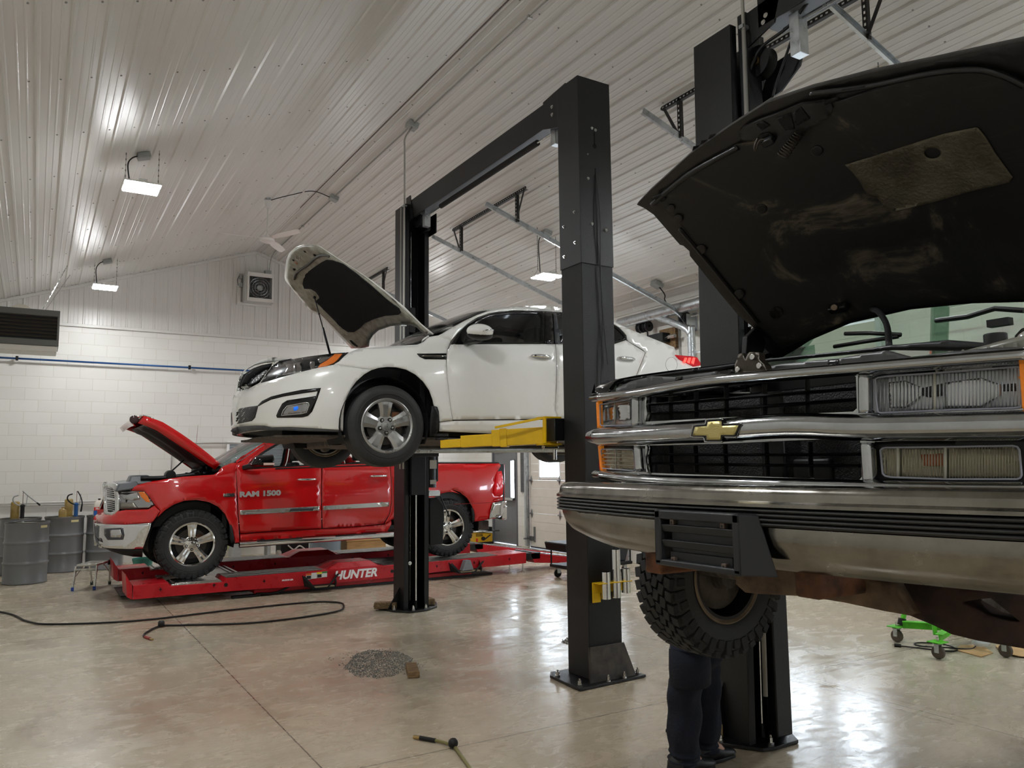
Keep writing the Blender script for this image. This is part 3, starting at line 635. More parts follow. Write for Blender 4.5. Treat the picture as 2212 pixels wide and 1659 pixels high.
# ---- lift of the black pickup: only its far post and beam show
LB = thing('two_post_lift', (3.7, 1.9, 0), 'black two-post lift holding the dark pickup, its post right behind the person', 'car lift', 'two-post car lifts')
lean = .021; bx0, bx1 = 3.535, 3.845
sh = open_column(LB, bx0, bx1, 3.28, 3.60, 4.37, lean)
plate(LB, [(3.33, 3.62), (3.40, 3.44), (3.56, 3.205), (3.64, 3.185), (3.84, 3.19), (3.96, 3.37), (3.99, 3.72), (3.33, 3.75)], [(3.45, 3.42), (3.66, 3.235), (3.88, 3.33), (3.93, 3.6)])
mb = MB(); mb.prism([(3.535, .022), (3.40, .022), (3.535, .33)], 1, 3.46, 3.472); mb.build('gusset', M_BLACK, LB)
# column head, bracket plates, pulley, beam
def S(x, z): return sh(x, z)
MB().box(S(bx0, 4.1) + .07, S(bx0, 4.1) + .20, 3.21, 3.28, 0.05, 4.44).build('column_cover', M_BLACK, LB, bevel=.008)
MB().cyl((3.595, 3.20, .3), (3.66, 3.20, 4.30), .013, 10).cyl((3.66, 3.20, 4.30), (3.66, 3.2, 5.85), .011, 10).build('conduit', M_COND, LB, smooth=True)
for z in (2.42, 4.31): MB().box(3.61 if z < 3 else 3.64, 3.67 if z < 3 else 3.70, 3.19, 3.225, z, z + .025).build('conduit_clamp', M_GALV, LB, bevel=.003)
MB().prism([(3.28, 4.18), (3.0, 4.26), (2.94, 4.44), (3.28, 4.42)], 0, 3.70, 3.712).build('beam_bracket', M_BLACK, LB)
MB().prism([(3.30, 3.9), (3.12, 3.92), (2.97, 4.02), (2.93, 4.14), (3.2, 4.12)], 0, 3.88, 3.892).build('beam_bracket', M_BLACK, LB)
MB().lathe([(.02, -.04), (.10, -.04), (.085, -.02), (.085, .02), (.10, .04), (.02, .04)], (3.80, 3.20, 4.12), 'X', 28).build('pulley', M_DARK, LB, smooth=40)
MB().lathe([(.022, -.0), (.03, -.0), (.03, .01), (.022, .01)], (3.745, 3.20, 4.12), 'X', 20).build('pulley_bush', mat('brass', (190, 160, 110), rough=.3, metal=1), LB, smooth=40)
MB().box(3.70, 3.708, -.6, 3.12, 4.28, 4.50).box(3.708, 3.88, -.6, 3.12, 4.49, 4.50).box(3.872, 3.88, -.6, 3.12, 4.31, 4.5).build('cross_beam', M_BLACK, LB, bevel=.002)
MB().box(3.71, 3.90, -.6, 3.1, 4.29, 4.296).build('beam_lining', M_BEAMIN, LB)
MB().cyl((3.79, .4, 4.24), (3.79, 3.0, 4.24), .012, 10).build('shutoff_rod', M_STEEL, LB, smooth=True)
MB().box(3.745, 3.825, 2.86, 2.93, 4.02, 4.28).build('switch_box', M_GALV, LB, bevel=.003)
for z in (4.30, 4.335): bolt('beam_bolt', (3.70, 3.08 - (z - 4.3) * .6, z), .012, .012, M_STEEL, LB, 'X', -1)
MB().tube(cr([(3.80, 3.12, 3.86), (3.8, 3.08, 3.95), (3.79, 2.98, 4.1), (3.79, 2.9, 4.25)], 6), .008, 8).tube(cr([(3.72, 3.25, 4.0), (3.74, 3.15, 4.17), (3.76, 2.95, 4.22), (3.76, 2.8, 4.30)], 6), .010, 8).build('hose', M_DARK, LB, smooth=True)
MB().box(3.55, 3.9, 3.12, 3.26, 1.18, 1.34).build('carriage', M_BLACK, LB, bevel=.006)
for x1_, x0_ in ((3.0, 3.6), (4.6, 3.9)): MB().bar((x0_, 3.16, 1.2), (x1_, 2.62, 1.18), .12, .1).build('lift_arm', M_BLACK, LB, bevel=.004)
# near post behind the camera's right (outside the frame, in reach of reflections)
MB().box(3.55, 3.86, -.9, -.62, .02, 4.37).build('column', M_BLK2, LB, bevel=.005)
plate(LB, [(3.4, -1.0), (4.05, -1.0), (4.05, -.5), (3.4, -.5)], [(3.46, -.92), (3.98, -.92)])
MB().box(3.6, 3.85, -.62, -.45, 1.18, 1.34).build('carriage', M_BLACK, LB, bevel=.006)
for x1_, x0_ in ((3.0, 3.6), (4.6, 3.9)): MB().bar((x0_, -.5, 1.2), (x1_, 1.2, 1.18), .12, .1).build('lift_arm', M_BLACK, LB, bevel=.004)
# conduit rising from the far post to a ceiling box
t = thing('post_conduit', (3.66, 8.36, 2.6), 'thin grey conduit rising from the far black post to a ceiling box', 'conduit')
MB().tube(cr([(3.60, 8.34, 2.9), (3.60, 8.34, 4.2), (3.60, 8.34, 5.3), (3.63, 8.4, 5.55), (3.8, 8.58, ceil_z(3.8) - .08)], 6), .011, 8).build('pipe', M_COND, t, smooth=True)
for z in (3.25, 4.68): MB().box(3.575, 3.625, 8.32, 8.36, z, z + .02).build('pipe_clamp', M_GALV, t, bevel=.002)
# ---- yellow socket rack with three chrome adapters on the near post
t = thing('adapter_rack', (3.80, 4.84, .9), 'yellow bracket on the near black post holding three chrome stacking adapters', 'tool rack')
MB().box(3.645, 3.95, 4.868, 4.878, .65, .73).box(3.645, 3.96, 4.78, 4.868, .725, .732).box(3.645, 3.72, 4.868, 4.877, .58, .65).build('rack_plate', M_YEL, t, bevel=.002)
for i, (x, h, w) in enumerate(((3.73, .20, .036), (3.835, .36, .038), (3.925, .18, .034))):
    a = tag(MB().lathe([(w - .006, .0), (w, .0), (w, h), (w - .006, h), (w - .006, .0)], (x, 4.815 + .012 * (i == 1), .61 + .03 * (i == 2)), 'Z', 28).build('lift_adapter', M_CHROME, smooth=35),
            ['short chrome tube adapter at the left of the yellow rack', 'tall chrome tube adapter in the middle of the yellow rack', 'short chrome tube adapter at the right of the yellow rack'][i], 'adapter', 'chrome adapters in the yellow rack')
# ================================================================ wheels
M_TYRE = mat('tyre_rubber', (46, 46, 46), rough=.62, var=.22, scale=7, bump=.15, bscale=90)
M_TREAD = mat('tread_rubber', (34, 34, 35), rough=.7, var=.2, scale=20)
M_ALLOY = mat('silver_alloy', (176, 176, 174), rough=.3, metal=.85, rvar=.05)
M_POLISH = mat('polished_alloy', (214, 214, 212), rough=.09, metal=1.0)
M_WELL = mat('brake_dark', (18, 17, 17), rough=.7)
M_RUST = mat('rusty_steel', (112, 70, 44), rough=.8, col2=(52, 34, 25), scale=9, bump=.4, bscale=60)
def wheel(parent, c, R_, rr, wd, face=-1, style='kia', rot=0.0, tread=None, lugm=None, lat=True):
    """face=-1: outer side looks to -Y. Tyre, rim, disc, spokes, nuts, cap as parts of the car."""
    cx, cy, cz = c; h = wd / 2; f = face
    prof = [(rr - .012, -.4 * wd), (rr + .004, -.46 * wd), (rr + .03, -.495 * wd), ((R_ + rr) / 2, -.52 * wd), (R_ - .035, -.49 * wd), (R_ - .012, -.43 * wd)]
    tr = [(R_, -.36 * wd)]
    for g in (-.22, 0.0, .22): tr += [(R_, (g - .012) * wd), (R_ - .009, (g - .009) * wd), (R_ - .009, (g + .009) * wd), (R_, (g + .012) * wd)]
    tr += [(R_, .36 * wd)]
    prof = prof + (tr if not tread else [(R_ - .012, -.4 * wd), (R_ - .012, .4 * wd)]) + [(r, -y) for r, y in prof[::-1]]
    ty = MB().lathe(prof, c, 'Y', 72).build('tyre', M_TYRE, parent, smooth=30)
    # sidewall rings
    MB().lathe([((R_ + rr) / 2 - .02, f * (.52 * wd)), ((R_ + rr) / 2 - .018, f * (.528 * wd)), ((R_ + rr) / 2 - .012, f * .528 * wd), ((R_ + rr) / 2 - .01, f * .52 * wd)], c, 'Y', 72).build('sidewall_ring', M_TYRE, ty, smooth=30)
    if tread:
        mb = MB(); n = tread
        for k in range(n):
            a = 2 * math.pi * k / n
            for row, off in ((-.40, 0), (-.24, .5), (-.08, .0), (.08, .5), (.24, 0), (.40, .5)):
                aa = a + off * 2 * math.pi / n; Rm = Matrix.Rotation(-aa, 3, 'Y'); tw = .35 if row > 0 else -.35
                edge = abs(row) > .35
                Rz = Rm @ Matrix.Rotation(tw * (0.6 if edge else 1), 3, 'X')
                p = Vector((math.cos(aa) * (R_ - (.012 if edge else .004)), row * wd, math.sin(aa) * (R_ - (.012 if edge else .004))))
                mb.obox(Vector(c) + p, (.022 if not edge else .03, wd * (.142 if not edge else .165), 2 * math.pi * R_ / n * (.84 if not edge else .76)), Rz)
        # shoulder lugs that step down the sidewall
        for sd in (-1, 1):
            for k in range(n):
                a = 2 * math.pi * (k + (.5 if sd > 0 else 0)) / n; Rm = Matrix.Rotation(-a, 3, 'Y'); rad = R_ - .045 - (.012 if k % 2 else 0)
                mb.obox(Vector(c) + Vector((math.cos(a) * rad, sd * .495 * wd, math.sin(a) * rad)), (.06 - (.02 if k % 2 else 0), .02, 2 * math.pi * R_ / n * .6), Rm)
        mb.build('tread_blocks', M_TREAD, ty, bevel=.002, bseg=1)
    lm = {'kia': M_ALLOY, 'ram': M_POLISH}.get(style, mat('black_wheel', (34, 26, 20), rough=.6, col2=(16, 14, 13), scale=14))
    # barrel and lips
    o = .46 * wd
    MB().lathe([(rr + .004, f * o), (rr - .004, f * (o + .004)), (rr - .018, f * o), (rr - .026, f * (o - .03)), (rr - .03, -f * o), (rr, -f * o), (rr, f * (o - .02))], c, 'Y', 72).build('rim', lm, parent, smooth=35)
    MB().lathe([(rr - .014, -f * (o - .01)), (rr + .003, -f * (o + .003)), (rr - .004, -f * (o + .006)), (rr - .024, -f * (o - .004))], c, 'Y', 72).build('rim_lip', mat('dusty_rim', (120, 104, 84), rough=.45, metal=.5, var=.3, scale=14), parent, smooth=35)
    if style == 'steel':
        MB().lathe([(.0, f * .02), (.12, f * .02), (.16, f * .05), (rr - .05, f * .03), (rr - .028, f * .04), (rr - .03, f * .02), (.16, f * .035), (.12, 0), (0, 0)], c, 'Y', 48).build('wheel_disc', M_WELL, parent, smooth=35)
        return
    MB().cyl((cx, cy + f * .02, cz), (cx, cy + f * .035, cz), rr * .70, 40).build('brake_disc', mat('brake_steel', (70, 66, 62), rough=.45, metal=.8), parent, smooth=35)
    MB().cyl((cx, cy - f * .005, cz), (cx, cy + f * .005, cz), rr - .03, 40).build('brake_shield', M_WELL, parent)
    MB().box(cx + .06, cx + .14, cy + f * .01 - .03, cy + f * .01 + .035, cz - .02, cz + .12).build('brake_caliper', M_RUST, parent, bevel=.012)
    hub = .078 if style == 'kia' else .088; yo = o - (.012 if style == 'kia' else .02)
    def P2(r, a, y): return (cx + r * math.cos(a), cy + f * y, cz + r * math.sin(a))
    for k in range(5):
        a = math.pi / 2 + rot + 2 * math.pi * k / 5; rings = []
        if style == 'kia': st = [(.045, .040, yo - .035), (.085, .042, yo - .022), (.14, .05, yo - .006), (.19, .062, yo - .002), (rr - .012, .078, yo - .004)]
        else: st = [(.05, .040, yo - .03), (.10, .043, yo - .016), (.16, .047, yo - .006), (.21, .053, yo), (rr - .012, .062, yo - .002)]
        for r, w, y in st:
            da = w / max(r, .05)
            ridge = .010 if style == 'ram' else .004
            rings.append([P2(r, a - math.asin(min(.98, w / r)) if r > w else a - 1.2, y - .045), P2(r, a - (math.asin(min(.98, w / r)) if r > w else 1.2), y - .012), P2(r, a - .45 * (math.asin(min(.98, w / r)) if r > w else 1.2), y),
                          P2(r, a, y - (0 if style == 'kia' else ridge)), P2(r, a + .45 * (math.asin(min(.98, w / r)) if r > w else 1.2), y), P2(r, a + (math.asin(min(.98, w / r)) if r > w else 1.2), y - .012), P2(r, a + (math.asin(min(.98, w / r)) if r > w else 1.2), y - .045)])
        MB().loft(rings, closed=True).build('spoke', lm, parent, smooth=16)
    MB().lathe([(0, f * (yo - .05)), (hub + .006, f * (yo - .05)), (hub + .012, f * (yo - .03)), (hub - .02, f * (yo - .022)), (.042, f * (yo - .02)), (.042, f * (yo - .012)), (0, f * (yo - .01))], c, 'Y', 40).build('wheel_hub', lm, parent, smooth=30)
    MB().lathe([(0, f * (yo - .004)), (.026, f * (yo - .006)), (.034, f * (yo - .014)), (.034, f * (yo - .03)), (0, f * (yo - .03))], c, 'Y', 32).build('centre_cap', lm, parent, smooth=30)
    for k in range(5):
        a = math.pi / 2 + rot + math.pi / 5 + 2 * math.pi * k / 5; r = .057 if style == 'kia' else .07
        x, z = cx + r * math.cos(a), cz + r * math.sin(a)
        nut = MB().cyl((x, cy + f * (yo - .04), z), (x, cy + f * (yo - .008), z), .0105, 6).ico((x, cy + f * (yo - .008), z), .0095).build('lug_nut', M_STEEL, parent, smooth=35)
        MB().lathe([(.012, 0), (.018, 0), (.018, f * .004), (.012, f * .004)], (x, cy + f * (yo - .021), z), 'Y', 20).build('nut_well', M_WELL, nut, smooth=35)
# ================================================================ white sedan on the lift
def PXL(x, y, z):
    q = RC.T @ (np.array((x, y, z), float) - CAM); return (CX + q[0] * FPX / -q[2], CY - q[1] * FPX / -q[2])
def Z_(ox, oy, s, *pts): return [(ox + s * a, oy + s * b) for a, b in pts]
KY = 6.905; KX = 1.45
def kzl(x, z): return z - (1.70 + .012 * (x - 2.44))
def kw(x, z):
    zl = kzl(x, z)
    no = pch(zl, [.10, .17, .24, .40, .52, .60, .68, .76, .86, .97], [.10, .03, .01, .0, .012, .05, .10, .20, .40, .70])
    u = x - KX - no
    Wp = pch(u, [0, .01, .04, .10, .20, .35, .55, .80, 1.1, 1.5, 3.7, 4.2, 4.5, 4.68, 4.78, 4.82], [0, .22, .42, .58, .70, .79, .85, .885, .905, .915, .915, .895, .86, .78, .6, 0])
    V = pch(zl, [.02, .14, .20, .26, .40, .55, .70, .82, .90, .97, 1.05, 1.18, 1.30, 1.38, 1.43, 1.47, 1.50], [.93, .955, .975, .985, 1.0, 1.0, .995, .985, .968, .945, .905, .835, .765, .705, .63, .5, .2])
    return Wp * V
def ksurf(P): return (KY - P[:, 1]) - kw(P[:, 0], P[:, 2])
KR = (4.6, 9.6)
K = thing('sedan', (3.75, KY, 1.62), 'white sedan raised on the black lift with its bonnet propped open', 'car')
M_WHITE = mat('white_paint', (236, 235, 230), rough=.22, coat=.9, var=.03, scale=2.5)
M_WHITE.node_tree.nodes['Principled BSDF'].inputs['Coat Roughness'].default_value = .05
M_GBLK = mat('gloss_black', (10, 10, 11), rough=.12)
M_SATIN = mat('satin_black', (10, 10, 11), rough=.45)
M_GLASSD = mat('tinted_glass', (6, 8, 9), rough=.03, alpha=.78)
M_LENS = mat('clear_lens', (12, 13, 14), rough=.02, alpha=.13)
M_REFL = mat('lamp_reflector', (205, 205, 208), rough=.12, metal=1.0)
M_AMBER = mat('amber_lens', (226, 118, 46), rough=.15, emit=(.9, .25, .05), estr=.12)
M_RED = mat('red_lens', (170, 14, 22), rough=.1, emit=(.8, .02, .03), estr=.10)
M_INNER = mat('inner_steel', (172, 170, 158), rough=.45, var=.18, scale=12, col2=(128, 124, 110))
M_SEAL = mat('grey_seal', (88, 84, 80), rough=.8)
M_UNDER = mat('underbody', (104, 94, 84), rough=.75, col2=(52, 46, 42), scale=7, stretch=(1, 4, 1), bump=.5, bscale=30)
M_SEATG = mat('seat_cloth', (52, 52, 54), rough=.85)
zB = lambda *p: Z_(900, 600, .29837, *p)
zN = lambda *p: Z_(490, 740, .13562, *p)
zW = lambda *p: Z_(720, 780, .1507, *p)
zH = lambda *p: Z_(600, 510, .16275, *p)
arch_f = zW((135, 1010), (140, 960), (145, 760), (160, 640), (190, 520), (250, 400), (330, 290), (440, 190), (550, 125))
arch_r = zW((550, 125), (650, 95), (780, 80), (900, 85), (1050, 120), (1180, 190), (1290, 290), (1380, 420), (1430, 560), (1445, 650))
grille = zN((240, 520), (330, 470), (400, 420), (520, 375), (700, 340), (620, 480), (500, 610), (330, 690), (280, 670), (210, 700), (168, 740), (185, 660), (205, 590))
sur_out = zN((246, 478), (340, 410), (450, 352), (600, 315), (775, 300), (650, 470), (530, 645), (350, 742), (290, 720), (215, 745), (163, 765), (180, 650), (205, 560))
headl = zN((532, 645), (600, 540), (700, 400), (800, 310), (1000, 270), (1300, 220), (1700, 170), (1940, 155), (1860, 220), (1780, 300), (1700, 350), (1450, 400), (1200, 460), (900, 540), (700, 600))
intake = zN((93, 1100), (200, 1052), (350, 1022), (500, 1003), (482, 1080), (450, 1200), (400, 1250), (150, 1300), (118, 1270), (100, 1180))
accent = zN((490, 1000), (560, 930), (700, 860), (900, 810), (1200, 750), (1500, 722), (1440, 900), (1360, 1100), (1290, 1170), (1200, 1192), (800, 1198), (785, 1165), (820, 1080), (880, 970), (960, 920), (1420, 850), (1445, 775), (1200, 810), (900, 860), (700, 910), (580, 970), (505, 1015))
foglens = zN((870, 1160), (900, 1080), (960, 1010), (1250, 955), (1300, 960), (1310, 1000), (1270, 1110), (1200, 1130))
bumper = zN((160, 768), (215, 748), (290, 724), (350, 745), (532, 648), (700, 603), (900, 543), (1200, 463), (1450, 403), (1700, 353), (1755, 347), (2190, 418)) + arch_f[::-1] + zN((1850, 1398), (1500, 1372), (1000, 1345), (720, 1350), (600, 1322), (450, 1320), (300, 1330), (130, 1345), (82, 1372), (80, 1335), (100, 1300), (90, 1180), (84, 1050), (88, 930), (115, 830))
bmp = panel('front_bumper', bumper, ksurf, KR, M_WHITE, K, step=7, mirror=KY, thick=.014)
panel('bonnet_front_edge', zN((242, 505), (246, 478), (300, 420), (420, 345), (560, 270), (700, 252), (880, 245), (1040, 262), (780, 300), (600, 313), (450, 350), (340, 408)), ksurf, KR, M_WHITE, K, step=6, mirror=KY)
panel('lower_lip', zN((62, 1410), (90, 1372), (200, 1335), (450, 1322), (600, 1325), (720, 1352), (1000, 1348), (1500, 1375), (1850, 1400), (1850, 1424), (1300, 1416), (900, 1400), (500, 1400), (260, 1430), (150, 1462)), ksurf, KR, mat('grey_lip', (72, 72, 74), rough=.5, var=.2, scale=20), K, step=7, mirror=KY, off=-.005)
gr = panel('grille', grille, ksurf, KR, M_SATIN, K, step=6, mirror=KY, off=-.03)
for sd in (1, -1):
    q = lambda P_: [(p[0], p[1] if sd == 1 else 2 * KY - p[1], p[2]) for p in P_]
    MB().tube(q(path3(sur_out, ksurf, KR, off=.002, step=5, closed=True)), .005, 8, closed=True).build('grille_surround', M_CHROME, K, smooth=True)
    # grille mesh: two crossing families of thin bars
    mb = MB(); G = np.array(grille)
    for k in range(34):
        for dx, dy in ((.35, 1), (1, -.32)):
            c0 = G.mean(0) + np.array((dy, -dx)) / math.hypot(dx, dy) * (k - 17) * 3.2; L_ = [c0 + np.array((dx, dy)) / math.hypot(dx, dy) * t for t in np.arange(-60, 60, 2.0)]
            ins = inside(np.array(L_), grille); run = []
            for p, i_ in list(zip(L_, ins)) + [(None, False)]:
                if i_: run.append(p)
                else:
                    if len(run) > 3: mb.tube(q(hit(run, ksurf, *KR, off=-.004)), .0030, 4)
                    run = []
    mb.build('grille_mesh', mat('grille_chrome', (176, 176, 178), rough=.35, metal=.8), gr[0 if sd == 1 else 1])
    # lower intake mesh
    inn = MB(); G = np.array(intake)
    for k in range(30):
        for dx, dy in ((1, .75), (1, -.75)):
            c0 = G.mean(0) + np.array((dy, -dx)) / math.hypot(dx, dy) * (k - 15) * 2.6; L_ = [c0 + np.array((dx, dy)) / math.hypot(dx, dy) * t for t in np.arange(-46, 46, 2.0)]
            ins = inside(np.array(L_), intake); run = []
            for p, i_ in list(zip(L_, ins)) + [(None, False)]:
                if i_: run.append(p)
                else:
                    if len(run) > 2: inn.tube(q(hit(run, ksurf, *KR, off=.004)), .0018, 4)
                    run = []
    ik = panel('lower_intake', intake, ksurf, KR, M_SATIN, K, step=7, off=.002, thick=.01) if sd == 1 else None
    if ik: intake_p = ik
    inn.build('intake_mesh', mat('mesh_grey', (70, 70, 72), rough=.4), intake_p[0])
    fl_ = MB().tube(q(path3(foglens, ksurf, KR, off=.008, step=5, closed=True)), .004, 6, closed=True).build('fog_lamp_ring', M_CHROME, K, smooth=True)
fb = panel('fog_lamp_bezel', accent, ksurf, KR, M_GBLK, K, step=6, mirror=KY, off=.004)
fg = panel('fog_lamp', foglens, ksurf, KR, M_REFL, K, step=6, mirror=KY, off=.005, thick=.02)
panel('blue_glow_patch', zN((1060, 1030), (1125, 1010), (1140, 1045), (1105, 1085), (1065, 1085)), ksurf, KR, mat('blue_glow_patch', (30, 110, 235), rough=.5, emit=(.02, .2, .9), estr=.3), fg[0], step=4, off=.011, thick=.001)  # blue spot on the fog lamp, a faint glow put into its colour
panel('fog_lens', foglens, ksurf, KR, M_LENS, fg[0], step=6, off=.013, thick=.002)
# headlamps
hb_ = panel('headlamp', headl, ksurf, KR, mat('lamp_dark', (34, 36, 38), rough=.25), K, step=7, mirror=KY, off=-.035, thick=.01)
panel('lamp_lens', headl, ksurf, KR, M_LENS, hb_[0], step=7, off=.001, thick=.002); 
for nm, pl, m_, of in (('turn_signal', zN((1450, 400), (1480, 350), (1600, 280), (1680, 215), (1720, 182), (1835, 178), (1760, 270), (1700, 320), (1600, 365)), M_AMBER, -.012),
                       ('lamp_reflector', zN((870, 520), (960, 400), (930, 345), (1060, 330), (1190, 310), (1190, 470)), M_REFL, -.02),
                       ('lamp_reflector', zN((1325, 290), (1405, 290), (1400, 420), (1340, 430), (1320, 360)), M_REFL, -.008),
                       ('lamp_reflector', zN((1440, 270), (1500, 220), (1700, 180), (1650, 230), (1560, 290), (1480, 320)), M_REFL, -.018),
                       ('lamp_ring', zN((1060, 340), (1100, 335), (1095, 490), (1060, 490)), M_CHROME, -.006)):
    for i_, o_ in enumerate(panel(nm, pl, ksurf, KR, m_, None, step=5, mirror=KY, off=of, thick=.006)): o_.parent = hb_[i_]
# centre of the nose between the two corners
def kx_at(y, z):
    xs = np.linspace(KX - .02, KX + 1.3, 240); w_ = kw(xs, np.full(240, z)); i = np.argmax(w_ >= abs(y - KY) - .0005); return float(xs[max(0, i)])
for nm, za, zb, m_, n_ in (('bumper_centre', 1.92, 2.44, M_WHITE, 14),):
    mb = MB(); mb.grid(lambda u, v: (kx_at(v, u) + .05, v, u), list(np.linspace(za, zb, n_)), list(np.linspace(KY - .62, KY + .62, 41))); mb.build(nm, m_, K, smooth=True, solid=-.01)
for nm, za, zb, dx_, m_ in (('grille_centre', 2.23, 2.38, .044, M_SATIN), ('intake_centre', 1.95, 2.05, .044, M_SATIN)):
    mb = MB(); mb.grid(lambda u, v: (kx_at(v, u) + dx_, v, u), list(np.linspace(za, zb, 5)), list(np.linspace(KY - .3, KY + .3, 21))); mb.build(nm, m_, K, smooth=True, solid=-.006)
# fender, doors, quarter
fend_top = [(753, 762), (763, 757.4), (776, 752.5), (812, 750), (860, 746.8), (901, 744.4), (914, 739.5), (922, 731.3), (929, 727.3), (945, 724.8), (958, 723)]
fender = fend_top + zB((250, 445), (238, 478), (219, 530), (214, 600), (219, 700), (230, 800), (243, 920), (259, 1033), (165, 1043)) + zW((1520, 850), (1515, 760), (1495, 675)) + arch_r[::-1] + zN((2190, 412), (1755, 341), (1710, 344), (1785, 303), (1866, 222))
panel('front_fender', fender, ksurf, KR, M_WHITE, K, step=8, mirror=KY)
fdoor = zB((248, 484), (500, 481), (800, 480), (1001, 481), (1007, 520), (1011, 600), (1011, 700), (1008, 800), (1004, 900), (1000, 955), (1012, 995), (1000, 1021), (262, 1028), (247, 920), (234, 800), (223, 700), (219, 600), (224, 530))
fd = panel('front_door', fdoor, ksurf, KR, M_WHITE, K, step=9, mirror=KY)
rdoor = zB((1007, 481), (1428, 481), (1515, 452), (1530, 462), (1655, 540), (1592, 700)) + [PXL(5.02, 6.0, 2.28), PXL(4.86, 6.0, 2.18), PXL(4.78, 6.0, 2.08), PXL(4.70, 6.0, 1.97)] + zB((1020, 1020), (1010, 1000), (1004, 955), (1009, 880), (1014, 800), (1017, 700), (1017, 600), (1013, 530))
rd = panel('rear_door', rdoor, ksurf, KR, M_WHITE, K, step=9, mirror=KY)
zr0 = 2.03; arcq = [PXL(5.235 + .365 * math.cos(a), 6.0, zr0 + .365 * math.sin(a)) for a in np.linspace(math.radians(200), math.radians(-15), 16)]
quarter = zB((1660, 540), (1640, 520), (1535, 458), (1524, 440), (1520, 415), (1500, 390), (1470, 362), (1520, 365), (1560, 380), (1700, 436), (1866, 503), (1875, 560), (1900, 592), (1955, 618), (2004, 643), (2068, 632)) + [PXL(6.1, 6.15, 2.4), PXL(6.1, 6.15, 2.1), PXL(6.02, 6.1, 1.93)] + arcq[::-1] + [PXL(4.80, 6.0, 2.08), PXL(4.875, 6.0, 2.18), PXL(5.035, 6.0, 2.28)] + zB((1597, 702))
panel('rear_quarter', quarter, ksurf, KR, M_WHITE, K, step=10, mirror=KY)
sill = zB((165, 1046), (262, 1036), (1000, 1028)) + [PXL(4.70, 6.0, 1.945), PXL(4.86, 6.0, 2.03), PXL(4.86, 6.0, 1.87)] + zB((165, 1112))
panel('sill', sill, ksurf, KR, M_WHITE, K, step=9, mirror=KY, off=-.008)
rail = zB((145, 424), (200, 395), (280, 348), (350, 310), (440, 268), (540, 232), (620, 215), (700, 208), (850, 202), (1000, 208), (1060, 218), (1200, 237), (1428, 315), (1520, 362), (1470, 360), (1428, 333), (1200, 264), (1060, 246), (900, 236), (700, 232), (600, 241), (520, 256), (440, 285), (370, 330), (300, 395), (252, 450))
panel('roof_rail', rail, ksurf, KR, M_WHITE, K, step=7, mirror=KY)
dlo_f = zB((252, 478), (300, 397), (370, 332), (440, 287), (520, 258), (600, 243), (700, 234), (900, 238), (985, 243), (1000, 478))
dlo_r = zB((987, 243), (1060, 248), (1200, 266), (1428, 335), (1470, 362), (1500, 392), (1520, 418), (1522, 440), (1505, 452), (1428, 478), (1003, 478))
gf = zB((345, 466), (372, 392), (420, 340), (480, 300), (560, 272), (700, 258), (890, 258), (903, 290), (900, 466)); grr = zB((1040, 466), (1022, 262), (1060, 268), (1200, 285), (1428, 350), (1470, 385), (1500, 418), (1495, 445), (1428, 464))
for nm, pl, gl, par in (('window_frame', dlo_f, gf, fd), ('window_frame', dlo_r, grr, rd)):
    fr = panel(nm, pl, ksurf, KR, M_GBLK, None, step=7, holes=[gl], mirror=KY, off=-.004, thick=.012)
    gg = panel('side_glass', gl, ksurf, KR, M_GLASSD, None, step=9, mirror=KY, off=-.014, thick=0)
    for i_ in (0, 1): fr[i_].parent = par[i_]; gg[i_].parent = par[i_]
for i_, o_ in enumerate(panel('pillar_trim', zB((930, 252), (982, 247), (996, 476), (930, 476)), ksurf, KR, M_GBLK, None, step=8, mirror=KY, off=.004)): o_.parent = fd[i_]
for i_, o_ in enumerate(panel('pillar_trim', zB((990, 250), (1012, 256), (1042, 476), (1006, 476)), ksurf, KR, mat('grey_trim', (70, 72, 76), rough=.3), None, step=8, mirror=KY, off=.004)): o_.parent = rd[i_]
panel('fender_vent', zB((2, 549), (216, 547), (216, 591), (62, 589), (22, 572)), ksurf, KR, M_GBLK, K, step=6, mirror=KY, off=.004)
MB().tube(path3(zB((40, 566), (214, 566)), ksurf, KR, off=.008, step=6), .003, 6).build('vent_strip', M_CHROME, K, smooth=True)
# handles
def khandle(cx_, cy_, par):
    p = hit([(cx_, cy_)], ksurf, *KR, off=0)[0]
    MB().ico(p + np.array((0, .004, 0)), 1, .10, .012, .035, 3).build('handle_cup', mat('cup_shade', (200, 200, 194), rough=.3), par, smooth=True)
    MB().tube(cr([p + np.array((-.115, -.006, .006)), p + np.array((-.07, -.034, .008)), p + np.array((.05, -.036, .008)), p + np.array((.115, -.006, .0))], 6), [.006, .010, .012, .014] + [.014] * 10 + [.014, .012, .010, .007, .005], 10).build('door_handle', M_CHROME, par, smooth=True)
khandle(*zB((900, 577))[0], fd[0]); khandle(*zB((1515, 592))[0], rd[0])
